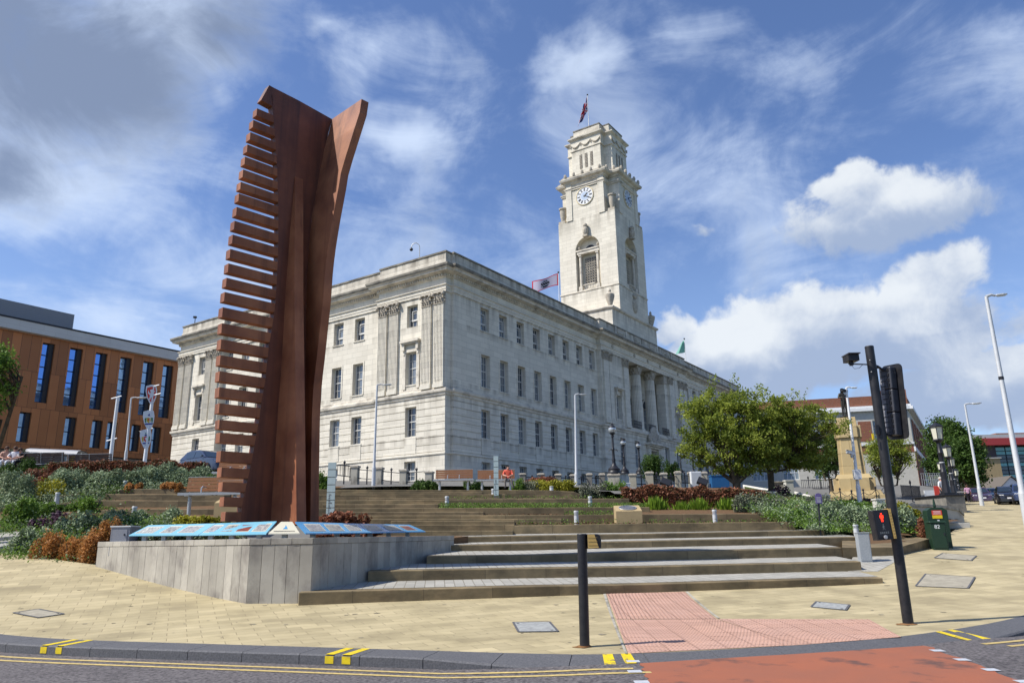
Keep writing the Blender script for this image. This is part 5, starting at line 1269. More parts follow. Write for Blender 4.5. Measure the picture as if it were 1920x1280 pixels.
# large urns on the corner buttresses and vases on the plinth
for (x,y) in ((sx0+.45,ty0+.45),(sx0+.45,ty1-.45),(sx1-.45,ty0+.45),(sx1-.45,ty1-.45)):
    m=MB(); m.box((x-.42,y-.42,37.16),(x+.42,y+.42,37.5)); m.lathe([(.22,37.5),(.25,37.6),(.38,38.3),(.40,39.0),(.5,39.1),(.5,39.25),(.2,39.26)],(x,y,0),14); m.build('corner_urn','carve',hall_t,smooth=True)
for (x,y) in ((sx0-1.6,ty0+.4),(sx1+1.6,ty0+.4),(sx0-1.6,ty1-.4)):
    m=MB(); m.lathe([(.42,25.2),(.22,25.35),(.25,25.5),(.5,26.3),(.52,26.6),(.3,26.7),(.12,26.9),(.16,27.05),(.03,27.3)],(x,y,0),14); m.build('vase','carve',hall_t,smooth=True)
m=MB(); T=TT[0][0]; m.sphere(tuple(T@Vector((q+.1,-.05,26.6))),.6,12,10,sc=(1,.3,1.5)); m.sphere(tuple(T@Vector((q+.1,-.1,27.7))),.4,10,8,sc=(1.2,.5,.8)); m.build('carved_shield','carve',hall_t)
# banner hung between windows, behind the sculpture teeth
bz=MB(); T=frame2((0,18.2,0),(0,-1),nL); P=[T@Vector(p) for p in ((0,-.35,12.6),(.95,-.35,12.6),(.95,-.35,17.2),(0,-.35,17.2))]
M['banner']=mat('violet_banner',(.10,.06,.45),.7,var=1.,vscale=.9,var2=(.35,.38,.62))
W=[HT@p for p in P]; b_=MB(); nn=(HT.to_3x3()@Vector((-1,0,0)))*.03
b_.v=[tuple(p) for p in W]+[tuple(p+nn) for p in W]; b_.f=[(3,2,1,0),(4,5,6,7),(0,1,5,4),(2,3,7,6)]; b_.m=[0]*4
o=b_.build('wall_banner','banner'); tag(o,'violet banner hanging on the hall wall, seen between the sculpture teeth','banner')
def flagpole(base,top,label,r=.06,ball=True):
    base=Vector(base);top=Vector(top); t=thing('flagpole',label,'flagpole',base); m=MB(); m.lathe([(r,0),(r*.6,(top-base).z)],(0,0,0),8); m.build('pole','white',t,smooth=True)
    m=MB(); m.sphere((0,0,(top-base).z+.08),.11,8,6); m.build('finial','bronze',t); return t
def hp(x,y,z): return HT@Vector((x,y,z))
fp=hp(TC[0]+.5,TC[1]+1.2,49.4); ft=Vector((fp.x,fp.y,55.9)); flagpole(fp,ft,'white flagpole on top of the clock tower')
M['fred']=mat('flag_red',(.62,.03,.045),.8,trans=.35);M['fblue']=mat('flag_blue',(.025,.035,.16),.8);M['fwhite']=mat('flag_white',(.62,.60,.64),.8);M['fgreen']=mat('flag_green',(.24,.52,.42),.8,trans=.3);M['flil']=mat('flag_lilac',(.50,.47,.58),.8,trans=.2); M['fgold']=mat('flag_gold',(.35,.22,.08),.8)
# limp union flag: pattern cells on a draped cloth
NXF,NYF=36,24; m=MB()
def drape(s,t): # s along fly, t up hoist ; hangs folded
    x=-(.20*math.sin(s*9+t*1.5)*.6*s+ s*1.25*(1.05-.55*t)); y=.28*math.sin(s*13+t*2)*s; z=(t-1)*2.1-s*2.3*(.78+.2*(1-t))
    return (x,y,z)
def ucol(s,t):
    x=(s-.5)*2; y=(t-.5); # 2:1
    if abs(x)<.1*1.0 or abs(y)<.1: return 0
    if abs(x)<.17 or abs(y)<.17: return 2
    dgl=abs(abs(y)-abs(x)*.5)
    if dgl<.035: return 0
    if dgl<.11: return 2
    return 1
for i in range(NXF):
    for j in range(NYF):
        P=[drape((i+a)/NXF,(j+b)/NYF) for a,b in ((0,0),(1,0),(1,1),(0,1))]; m.quad(*P,mi=ucol((i+.5)/NXF,(j+.5)/NYF))
uf=m.build('union_flag',['fred','fblue','fwhite']); uf.location=(ft.x-.06,ft.y,ft.z-.15); tag(uf,'limp union flag in red white and blue at the top of the clock tower','flag')
fb=Vector(at(1052,590,72)); fb.z=22.; ftp=Vector(at(1047,512,72)); fb.x=ftp.x; fb.y=ftp.y; flagpole(fb,ftp,'thin white flagpole on the roof left of the clock tower')
m=MB(); Wf=2.7; Hf=1.2
for i in range(24):
    for j in range(14):
        def g(s,t): return (-s*Wf,.22*math.sin(s*7)*s,(t-1)*Hf+ -s*.75*(1)+.10*math.sin(s*6+t))
        s_,t_=(i+.5)/24,(j+.5)/14; mi=0 if (s_<.035 or s_>.965 or t_<.06 or t_>.94) else (2 if ((s_-.5)/.17)**2+((t_-.45)/.34)**2<1 and (i*i+j*3)%4!=0 else 1)
        m.quad(*[g((i+a)/24,(j+b)/14) for a,b in ((0,0),(1,0),(1,1),(0,1))],mi=mi)
cf=m.build('crest_flag',['fred','flil','bronze']); cf.location=ftp-Vector((.05,0,.12)); tag(cf,'lilac flag with red border and dark crest flying left of the clock tower','flag')
g0=Vector(at(1284,672,97)); g1=Vector(at(1283,636,97)); g0.x=g1.x; g0.z=21.5; flagpole(g0,g1,'thin flagpole on the far roof right of the portico',.05)
m=MB()
for i in range(10):
    for j in range(8):
        def g(s,t): return (-s*1.3*(1-.75*t),.15*math.sin(s*7),(t-1)*1.7-s*.3)
        m.quad(*[g((i+a)/10,(j+b)/8) for a,b in ((0,0),(1,0),(1,1),(0,1))])
gf=m.build('green_flag','fgreen'); gf.location=g1-Vector((.04,0,.1)); tag(gf,'small pale green flag above the far end of the portico','flag')
# roof camera mast
p=hp(-.2,3.1,22.26); t=thing('camera_mast','hooked camera mast on the hall parapet near the corner','security camera',p); m=MB(); pts=[(0,0,0),(0,0,1.0)]+[(-.32+.32*math.cos(a),0,1.0+.38*math.sin(a)) for a in np.linspace(.2,PI,9)]
m.tube(pts,.035,6); m.build('mast','galv',t); m=MB(); m.sphere((-.64,0,.85),.14,8,6); m.build('camera_dome','dark',t)
p=hp(-.2,32.6,22.26); t=thing('camera_mast','short camera mast on the parapet of the far left pavilion','security camera',p); m=MB(); m.tube([(0,0,0),(0,0,.7)],.04,6); m.build('mast','dark',t); m=MB(); m.box((-.18,-.1,.68),(.12,.1,.86)); m.build('camera','dark',t)
# ------------------------------------------------------------------ other buildings
def hitplane(px,py,Q,u):
    n=np.array([-u[1],u[0]]); dd=ray(px,py); k=(np.array(Q[:2])@n)/(dd[:2]@n); P=dd*k; return float((P[:2]-np.array(Q[:2]))@u),float(P[2]+EYE)
ou=np.array([math.sin(BAZ),math.cos(BAZ)]); Q=at(330,868,92); off_=thing('office_building','copper brown panelled modern office with tall narrow windows and a pale roof band','office building',(Q[0],Q[1],0))
off_.rotation_euler=(0,0,math.atan2(ou[1],ou[0]))
zt=hitplane(340,661,Q,ou)[1]; zf=hitplane(200,651,Q,ou)[1]; zo=hitplane(0,837,Q,ou)[1]; zo2=hitplane(318,866,Q,ou)[1]; zo=(zo+zo2)/2
uL=hitplane(0,700,Q,ou)[0]-14; ow=MB(); ops=[];zs_=[]
for (x0,x1,yt,yb) in [(64,88,643,755),(117,142,652.5,761),(166.5,189,661,768),(214,236,669.5,773),(258,279,677,778),(296,316,684.5,783)]:
    a=hitplane(x0,yb,Q,ou)[0];b=hitplane(x1,yb,Q,ou)[0]; t_=hitplane((x0+x1)/2+10,yt,Q,ou)[1]; bb=hitplane((x0+x1)/2,yb,Q,ou)[1]; ops.append((a-uL,b-uL,bb,t_,.55))
for (x0,x1,yt,yb) in [(29,52,772,828),(116,138,782,835),(167,187,787,840),(196,215,791,842),(242,259,795,846),(281,298,800,850)]:
    a=hitplane(x0,yb,Q,ou)[0];b=hitplane(x1,yb,Q,ou)[0]; t_=hitplane((x0+x1)/2+4,yt,Q,ou)[1]; bb=hitplane((x0+x1)/2,yb,Q,ou)[1]; ops.append((a-uL,b-uL,bb,t_,.55))
zmean=[np.mean([o[2] for o in ops[:6]]),np.mean([o[3] for o in ops[:6]]),np.mean([o[2] for o in ops[6:]]),np.mean([o[3] for o in ops[6:]])]
ops=[(o[0],o[1],zmean[0],zmean[1],.55) for o in ops[:6]]+[(o[0],o[1],zmean[2],zmean[3],.55) for o in ops[6:]]
U_=26-uL
facade(ow,(uL,0),(1,0),(0,-1),U_,zo,zt-1.3,ops,mi=0); ow.quad((uL+U_,0,zo),(uL+U_,14,zo),(uL+U_,14,zt),(uL+U_,0,zt)); ow.quad((uL,0,zo),(uL+U_,0,zo),(uL+U_,3,zo),(uL,3,zo))
ow.build('cladding','orange',off_)
m=MB(); m.box((uL-.6,-.7,zt-1.3),(uL+U_+.5,14,zt-.18)); m.build('roof_band','fascia',off_); m=MB(); m.box((uL-.65,-.76,zt-.178),(uL+U_+.55,14,zt-.0)); m.build('roof_edge','dark',off_)
m=MB(); m.box((uL,.6,zo-4),(uL+U_,14,zo)); m.build('undercroft_wall','carnavy',off_)
for i,o in enumerate(ops):
    wd=o[1]-o[0]; m=MB(); x0=uL+o[0]; z0,z1=o[2],o[3]
    m.box((x0+.01,.40,z0),(x0+.12,.54,z1)); m.box((x0+wd-.5,.25,z0),(x0+wd-.01,.54,z1)); m.box((x0+.12,.42,z0),(x0+wd-.5,.54,z0+.12)); m.box((x0+.12,.42,z1-.12),(x0+wd-.5,.54,z1))
    nn=4 if i<6 else 1
    for k in range(1,nn+1): z=z0+(z1-z0)*k/(nn+1); m.box((x0+.12,.44,z-.05),(x0+wd-.5,.53,z+.05))
    m.box((x0+.003,.003,z0+.003),(x0+.05,.39,z1-.003)) if 0 else None
    w_=m.build('window','dark',off_); p=MB(); p.quad((x0+.1,.50,z0+.1),(x0+wd-.45,.50,z0+.1),(x0+wd-.45,.50,z1-.1),(x0+.1,.50,z1-.1)); p.build('pane','paneblue',w_)
m=MB(); 
u0=hitplane(-60,600,Q,ou)[0]; 
Qp=np.array([Q[0],Q[1]])+np.array([-ou[1],ou[0]])*5; a=hitplane(133,640,Qp,ou)[0]; zp=hitplane(133,588,Qp,ou)[1]
for k in range(14): z=zt+(zp-zt)*k/14; m.box((uL,5,z+.02),(a,12,z+(zp-zt)/14-.03)); 
m.box((uL,5.04,zt-.1),(a-.04,11.9,zp-.05)); m.build('plant_room','louvre',off_)
# bus shelter
P=at(105,880,60); t=thing('bus_shelter','bus shelter with curved grey roof behind the dark benches','bus shelter',tuple(P)); L_=at(158,845,60)[0]-at(62,845,60)[0]; z1=at(60,841,60)[2]-P[2]
m=MB(); pr_=[(-1.0,z1-.35),(-.85,z1-.12),(-.4,z1),(.3,z1-.05),(.9,z1-.25)]
for i in range(4): (y0,a),(y1,b)=pr_[i],pr_[i+1]; m.quad((-L_/2,y0,a),(L_/2,y0,a-.25),(L_/2,y1,b-.25),(-L_/2,y1,b)); m.quad((-L_/2,y0,a-.05),(-L_/2,y1,b-.05),(L_/2,y1,b-.3),(L_/2,y0,a-.30))
m.build('roof','louvre',t)
for x in (-L_*.38,-L_*.1,L_*.2,L_*.45): m=MB(); m.box((x-.05,-.1,0),(x+.05,.0,z1-.4)); m.build('post','galv',t)
m=MB(); m.box((L_*.24,-.05,z1-1.6),(L_*.34,0,z1-.7)); m.build('timetable','byellow',t); m=MB(); m.box((-L_*.35,.05,0),(L_*.44,.07,z1-.6)); m.build('back_pane','pane',t)
M['winblue']=mat('pale_blind_window',(.30,.37,.42),.3,.5,var=.8,vscale=.8,var2=(.14,.18,.22))
# brick college building on the right
Zr=19.1; Cq=np.array(at(1698,737,95)); Aq=np.array(at(1330,762,101)); Bq=np.array(at(1748,862,136))
cb_=thing('college_building','red brick and pale stone college building behind the war memorial','building',(Cq[0],Cq[1],0))
def seg(A,B):
    u=(B-A)[:2]; L_=np.linalg.norm(u); u=u/L_; return u,L_
u,L_=seg(Aq,Cq); n=(u[1],-u[0]); o=(Aq-Cq)[:2]; zb=3.; z1=Cq[2]
cols=int(L_/3.6); wl_=MB(); ops=[]
for k in range(cols):
    x=1.0+k*(L_-1.6)/cols; ops+=[(x,x+1.9,z1-6.2,z1-3.3),(x,x+1.9,z1-10.6,z1-7.8),(x,x+1.7,z1-14.0,z1-11.9)]
facade(wl_,o,u,n,L_,zb,z1-2.1,ops,depth=.3); wl_.build('wall','palestone',cb_)
m=MB(); T=frame2((o[0],o[1],0),u,n); m.box((0,0.05,z1-1.4),(L_*.86,2.,z1-.1),T=T); m.box((L_*.86,-.25,z1-1.4),(L_,2.,z1+.5),T=T)
for k in range(cols-1): x=1.0+k*(L_-1.6)/cols; xx=1.0+(k+1)*(L_-1.6)/cols; m.box((x+2.1,-.04,z1-6.0),(xx-.2,.0,z1-3.4),T=T)
m.box((0,-.03,z1-7.6),(L_,.02,z1-6.6),T=T)
m.build('brickwork','brick',cb_)
m=MB(); m.box((-.3,-.45,z1-2.1),(L_+.3,.4,z1-1.7),T=T); m.box((-.2,-.3,z1-1.69),(L_+.2,.3,z1-1.42),T=T); m.box((0,-.15,z1-6.58),(L_+.1,0.,z1-6.3),T=T); m.build('cornice','white',cb_)
for q_ in ops:
    T2=T@Matrix.Translation((q_[0],.3,0)); m=MB(); w_=q_[1]-q_[0]; a,b=q_[2],q_[3]
    m.box((0,-.06,a),(w_,0,a+.1),T=T2);m.box((0,-.06,b-.1),(w_,0,b),T=T2)
    for k in range(5): x=w_*k/4; m.box((max(0,x-.03),-.05,a+.1),(min(w_,x+.03),0,b-.1),T=T2)
    for k in range(1,3): z=a+(b-a)*k/3; m.box((.03,-.045,z-.03),(w_-.03,-.003,z+.03),T=T2)
    f=m.build('window','white',cb_); m=MB(); m.quad(*[tuple(T2@Vector(p)) for p in ((0,-.002,a),(w_,-.002,a),(w_,-.002,b),(0,-.002,b))]); m.build('pane','winblue',f)

u,L2=seg(Cq,Bq); n=(u[1],-u[0]); T=frame2((0,0,0),u,n); c2=MB(); ops=[]
nb_=9
for k in range(nb_): x=1.5+k*(L2-2.5)/nb_; ops+=[(x,x+1.7,z1-6.3,z1-3.2),(x,x+1.7,z1-12,z1-7.9)]
facade(c2,(0,0),u,n,L2,0,z1-2.1,ops,depth=.3); c2.build('side_wall','palestone',cb_)
m=MB(); m.box((0,.1,z1-1.4),(L2,2.,z1-.1),T=T)
for k in range(nb_): x=1.5+k*(L2-2.5)/nb_; m.box((x+1.75,-.08,z1-6.6),(x+(L2-2.5)/nb_-.05,0,z1-3.0),T=T)
m.box((0,-.05,1),(L2*.28,.0,z1-7.6),T=T); m.box((L2*.82,-.05,0),(L2*1.0,.0,z1-7.6),T=T); m.build('side_brickwork','brick',cb_)
m=MB(); m.box((-.4,-.6,z1-2.1),(L2+.2,.4,z1-1.7),T=T); m.box((-.3,-.4,z1-1.69),(L2+.1,.3,z1-1.42),T=T); m.box((-.1,-.2,z1-7.5),(L2,.0,z1-6.9),T=T); m.build('side_cornice','white',cb_)
for q_ in ops:
    T2=T@Matrix.Translation((q_[0],.28,0)); w_=q_[1]-q_[0]; m=MB(); m.quad(*[tuple(T2@Vector(p)) for p in ((0,0,q_[2]),(w_,0,q_[2]),(w_,0,q_[3]),(0,0,q_[3]))]); m.build('side_pane','brick' if q_[3]>z1-4 else 'paneblue',cb_)
m=MB(); m.box((L2*.45,-1.2,z1-10.6),(L2*.6,0,z1-10.2),T=T); m.box((L2*.46,-1.0,z1-13.5),(L2*.475,-.8,z1-10.6),T=T); m.build('side_porch','palestone',cb_)
# dark modern block with teal glazing at the right edge
Yd=135; P0=at(1840,925,Yd); t=thing('modern_block','dark grey modern block with a red roof band and teal glazing at the right edge','building',(P0[0],P0[1],0))
X=lambda px,py=870: at(px,py,Yd)[0]-P0[0]; Z=lambda px,py: at(px,py,Yd)[2]
m=MB(); W2=30; zt_=Z(1880,835); m.box((X(1843),0,0),(X(1872,870),20,zt_)); m.box((X(1872),.6,0),(W2,20,zt_)); m.build('wall',mat('dark_clad_wall',(.085,.07,.075),.7,var=.4,vscale=.3),t)
m=MB(); m.box((X(1838)-1,-1.2,zt_),(W2+1,20,Z(1880,822))); m.build('red_band',mat('red_panel',(.38,.05,.05),.6),t)
m=MB(); m.box((X(1838)-1,-1.0,Z(1880,821.8)),(W2+1,20,Z(1880,815))); m.build('roof_edge','fascia',t)
m=MB(); m.box((X(1905),4,Z(1880,815)),(X(1905)+8,10,Z(1905,806))); m.build('roof_stack','brick',t)
gl=MB(); x0=X(1871);nx,ny=9,9; zb_,zt2=Z(1890,903),Z(1890,838); M['teal']=mat('teal_glass',(.10,.36,.36),.15,.8); M['tealdark']=mat('dark_teal_glass',(.02,.06,.09),.08,.8)
for i in range(nx):
    for j in range(ny):
        a=x0+i*1.9;c=zb_+(zt2-zb_)*j/ny; e=(zt2-zb_)/ny; gl.quad((a,.2,c),(a+1.9,.2,c),(a+1.9,.2,c+e),(a,.2,c+e),mi=0 if (j in(0,1,4,7,8) and random.random()<.85) else 1)
gl.build('teal_glazing',['teal','tealdark'],t); m=MB()
for i in range(nx+1): m.box((x0+i*1.9-.06,.12,zb_),(x0+i*1.9+.06,.198,zt2))
for j in range(1,ny): c=zb_+(zt2-zb_)*j/ny; m.box((x0,.13,c-.06),(x0+nx*1.9,.197,c+.06))
m.build('mullions','dark',t)
m=MB(); m.box((x0-.1,.22,zb_-.1),(x0+nx*1.9,.5,zt2+.1)); m.build('glazing_frame','dark',t)
Yh=112; P0=at(1900,925,Yh); t=thing('white_house','small white gabled house in front of the modern block','house',tuple(P0)); w_=at(1925,900,Yh)[0]-at(1876,900,Yh)[0]; hz=at(1896,893,Yh)[2]-P0[2]; he=at(1880,915,Yh)[2]-P0[2]
m=MB(); pf=[(-w_/2,-1),(w_/2,-1),(w_/2,he),(0,hz),(-w_/2,he)]; 
T=Matrix(((1,0,0,0),(0,0,1,0),(0,1,0,0),(0,0,0,1))); m.prism(pf,0,8,T=T); m.build('wall','white',t); m=MB()
for s in (-1,1): m.quad((0,-.3,hz+.15),(s*(w_/2+.3),-.3,he-.1),(s*(w_/2+.3),8.3,he-.1),(0,8.3,hz+.15)); m.quad((0,-.3,hz+.02),(s*(w_/2+.3),-.3,he-.23),(s*(w_/2+.3),-.3,he-.1),(0,-.3,hz+.15))
m.build('roof','grey',t); m=MB(); m.box((-.4,-.02,he*.4),(.4,0,he*.9)); m.build('window','pane',t)
Yt=128; P0=at(1820,925,Yt); t=thing('tan_building','plain tan building peeping between the dark tree and the modern block','building',tuple(P0)); m=MB(); m.box((-4,0,-2),(6.,8,at(1820,860,Yt)[2]-P0[2])); m.build('wall','sand2',t); m=MB(); m.box((-4.2,-.2,at(1820,860,Yt)[2]-P0[2]),(6.2,8.2,at(1820,858,Yt)[2]-P0[2])); m.build('parapet','palestone',t)
# ------------------------------------------------------------------ war memorial
Ym=45; c=at(1607,946,Ym); wm=thing('war_memorial','golden sandstone war memorial pedestal with a bronze soldier statue on top','monument',tuple(c),rad(-24))
zz=lambda py,px=1604: at(px,py,Ym)[2]-c[2]
def blk(name,h,z0,z1,m_='sand',cap=0,chf=.0,taper=0.):
    m=MB(); e=h*.28
    poly=[(-h+e,-h),(h-e,-h),(h-e,-h+e*.6),(h,-h+e*.6) ,(h,h-e*.6),(h-e,h-e*.6),(h-e,h),(-h+e,h),(-h+e,h-e*.6),(-h,h-e*.6),(-h,-h+e*.6),(-h+e,-h+e*.6)] if chf else [(-h,-h),(h,-h),(h,h),(-h,h)]
    if taper:
        n=len(poly); b=len(m.v); m.v+=[(p[0],p[1],z0) for p in poly]+[(p[0]*taper,p[1]*taper,z1) for p in poly]
        for i in range(n): j=(i+1)%n; m.f.append((b+i,b+j,b+n+j,b+n+i)); m.m.append(0)
        m.f.append(tuple(b+n+i for i in range(n))); m.m.append(0)
    else: m.prism(poly,z0,z1)
    return m.build(name,m_,wm,bevel=.02)
blk('plinth_step',1.62,-.6,zz(930)); blk('plinth_step',1.45,zz(930)+.003,zz(921),taper=.92); blk('pedestal_base',1.14,zz(921)+.003,zz(898),chf=1); blk('base_moulding',1.0,zz(898)+.003,zz(890),taper=.85)
blk('shaft',.72,zz(890)+.003,zz(822),chf=1,taper=.90); blk('collar',.75,zz(822)+.003,zz(800),chf=1); blk('pedestal_top',.57,zz(800)+.003,zz(784),taper=.92)
def person(name,label,loc,rz,pose,cloth,leg,hair,s=1.,cat='person',skin='skin',parent=None,hold=None):
    """one continuous skinned body; pose = dict of joint positions in metres (x right, y forward = -Y local)"""
    J=dict(pelvis=(0,0,.95),chest=(0,0,1.35),neck=(0,0,1.50),head=(0,0,1.64),shL=(-.19,0,1.43),elL=(-.26,0,1.16),haL=(-.25,-.08,.92),shR=(.19,0,1.43),elR=(.26,0,1.16),haR=(.25,-.08,.92),
        hiL=(-.10,0,.92),knL=(-.11,-.02,.50),anL=(-.11,.02,.09),toL=(-.12,-.17,.04),hiR=(.10,0,.92),knR=(.11,-.02,.50),anR=(.11,.02,.09),toR=(.12,-.17,.04)); J.update(pose)
    order=['pelvis','chest','neck','head','shL','elL','haL','shR','elR','haR','hiL','knL','anL','toL','hiR','knR','anR','toR']
    E=[('pelvis','chest'),('chest','neck'),('neck','head'),('chest','shL'),('shL','elL'),('elL','haL'),('chest','shR'),('shR','elR'),('elR','haR'),('pelvis','hiL'),('hiL','knL'),('knL','anL'),('anL','toL'),('pelvis','hiR'),('hiR','knR'),('knR','anR'),('anR','toR')]
    Rr=dict(pelvis=.15,chest=.155,neck=.06,head=.095,shL=.075,shR=.075,elL=.05,elR=.05,haL=.035,haR=.035,hiL=.095,hiR=.095,knL=.065,knR=.065,anL=.045,anR=.045,toL=.04,toR=.04)
    me=bpy.data.meshes.new(name); me.from_pydata([J[k] for k in order],[(order.index(a),order.index(b)) for a,b in E],[]); me.update()
    o=bpy.data.objects.new(name,me); COL.objects.link(o)
    sk=o.modifiers.new('skin','SKIN'); 
    if not me.skin_vertices: me.attributes
    bpy.context.view_layer.update()
    sv=me.skin_vertices
    if not sv:
        bm_=__import__('bmesh').new(); bm_.from_mesh(me); bm_.verts.layers.skin.verify(); bm_.to_mesh(me); bm_.free(); sv=me.skin_vertices
    for i,k in enumerate(order): r=Rr[k]; sv[0].data[i].radius=(r,r*(.78 if k in('pelvis','chest') else 1.)); sv[0].data[i].use_root=(k=='pelvis')
    ss=o.modifiers.new('sub','SUBSURF'); ss.levels=2; ss.render_levels=2
    dg=bpy.context.evaluated_depsgraph_get(); me2=bpy.data.meshes.new_from_object(o.evaluated_get(dg)); bpy.data.objects.remove(o); o=bpy.data.objects.new(name,me2); COL.objects.link(o)
    for k in (skin,cloth,leg,'bcloth' if parent is None else skin): me2.materials.append(M[k])
    Jn={k:np.array(v) for k,v in J.items()}
    segs=[('pelvis','chest',1),('chest','neck',1),('neck','head',0),('chest','shL',1),('shL','elL',1),('elL','haL',0),('chest','shR',1),('shR','elR',1),('elR','haR',0),('pelvis','hiL',2),('hiL','knL',2),('knL','anL',2),('anL','toL',3),('pelvis','hiR',2),('hiR','knR',2),('knR','anR',2),('anR','toR',3)]
    for p in me2.polygons:
        c_=np.array(p.center); best=1e9
        for a,b,mi in segs:
            A,B=Jn[a],Jn[b]; t_=max(0,min(1,((c_-A)@(B-A))/((B-A)@(B-A)))); dd=np.linalg.norm(c_-A-(B-A)*t_)
            if dd<best: best=dd;bi=mi
        p.material_index=bi; p.use_smooth=True
    o.location=loc; o.rotation_euler=(0,0,rz); o.scale=(s,s,s)
    if parent is not None: o.parent=parent
    else: tag(o,label,cat)
    H_=Jn['head']; 
    if hair:
        m=MB(); m.sphere((H_[0],H_[1]+.025,H_[2]+.045),.108,14,10,sc=(.95,1.05,.95)); m.build('hair',hair,o,smooth=True)
    m=MB(); m.sphere((H_[0],H_[1]-.105,H_[2]-.01),.018,6,5,sc=(.8,1.2,1.4))
    for sx in (-1,1): m.sphere((H_[0]+sx*.10,H_[1],H_[2]),.025,6,5,sc=(.5,.8,1.2))
    m.build('face_feature',skin,o,smooth=True)
    m=MB()
    for sx in (-1,1): m.sphere((H_[0]+sx*.035,H_[1]-.092,H_[2]+.018),.012,6,5)
    m.box((H_[0]-.025,H_[1]-.105,H_[2]-.052),(H_[0]+.025,H_[1]-.094,H_[2]-.045)); m.build('eyes_and_mouth','bcloth',o)
    # five-fingered hands
    for h,e,sx in (('haL','elL',-1),('haR','elR',1)):
        Ha,El=Jn[h],Jn[e]; dr=(Ha-El)/np.linalg.norm(Ha-El); side=np.cross(dr,[0,0,1.]); 
        side=side/np.linalg.norm(side) if np.linalg.norm(side)>.05 else np.array([1.,0,0]); m=MB()
        for k in range(4): 
            b0=Ha+dr*.03+side*(k-1.5)*.019; ln=(.065,.075,.07,.055)[k]; m.tube([tuple(b0),tuple(b0+dr*ln*.6),tuple(b0+dr*ln*.95+np.array([0,0,-.02]))],[.011,.0095,.007],5)
        b0=Ha+side*(-sx)*.03; m.tube([tuple(b0),tuple(b0+dr*.03+side*(-sx)*.02),tuple(b0+dr*.06+side*(-sx)*.015)],[.012,.010,.008],5); m.build('fingers',skin,o,smooth=True)
    return o
sit=dict(pelvis=(0,.18,.53),chest=(0,.20,.92),neck=(0,.16,1.08),head=(0,.12,1.22),shL=(-.19,.19,1.0),elL=(-.27,.02,.78),haL=(-.06,-.20,.70),shR=(.19,.19,1.0),elR=(.27,.02,.78),haR=(.08,-.20,.70),
    hiL=(-.11,.12,.52),knL=(-.16,-.30,.52),anL=(-.15,-.32,.09),toL=(-.18,-.49,.04),hiR=(.11,.12,.52),knR=(.17,-.30,.52),anR=(.26,-.34,.09),toR=(.32,-.50,.04))
person('statue','',(0,0,zz(784)+.08),rad(24),dict(haL=(-.1,-.25,1.2),elL=(-.3,-.05,1.2)),'bronze','bronze','bronze',1.0,skin='bronze',parent=wm)
m=MB(); m.box((-.3,-.3,zz(784)),(.3,.3,zz(784)+.10)); m.box((-.03,-.34,.0+zz(784)+.1),(.03,-.28,zz(784)+1.3)); m.build('rifle_and_base','bronze',wm)
mp=at(953,917,WD[4]+1.3); ms=(at(953,871,WD[4]+1.3)[2]-mp[2])/1.33
person('person','man in a red shirt and grey trousers sitting on the bench beside the glass panel',tuple(mp),0,sit,'red','grey',None,ms)
m=MB(); 
for px,lb,cl,lg,hr,rz in [(6,'person in a peach top seated at the left edge of the photo','skin','wcloth','hairb',.5),(20,'person in a white jacket and white trousers seated in the middle of the three','wcloth','wcloth','hairb',.15),(35,'person in black clothes leaning forward beside the dark bench','bcloth','bcloth','hairb',-.6)]:
    q=at(px,884,38.5); 
    ps=dict(sit)
    if px==35: ps.update(chest=(0,.08,.86),neck=(0,-.02,1.0),head=(0,-.10,1.12),haL=(-.1,-.38,.62),haR=(.1,-.38,.62))
    person('person',lb,tuple(q),rz,ps,cl,lg,hr,.98)
lb_=at(22,884,39.0); db2=thing('bench','low pale bench under the three seated people at the left edge','bench',tuple(lb_)); m=MB(); m.box((-1.2,-.25,.40),(.9,.3,.47)); m.build('seat','steel',db2); 
for x in (-1.,.7): m=MB(); m.box((x-.05,-.2,-.3),(x+.05,.25,.40)); m.build('leg','steel',db2)
walk=dict(knL=(-.11,-.15,.50),anL=(-.11,-.12,.10),toL=(-.11,-.30,.06),knR=(.11,.05,.50),anR=(.11,.28,.12),toR=(.11,.12,.05),haL=(-.27,-.15,.95),haR=(.27,.1,.93))
person('person','pedestrian in pink walking on the far pavement beside the parked cars',tuple(at(1818,944,72)),PI*.9,walk,'pink','bcloth','hairb',1.)
person('person','pedestrian in white partly hidden behind the wall by the black lanterns',tuple(at(1771,946,44)),.4,walk,'wcloth','bcloth','hairg',.9)
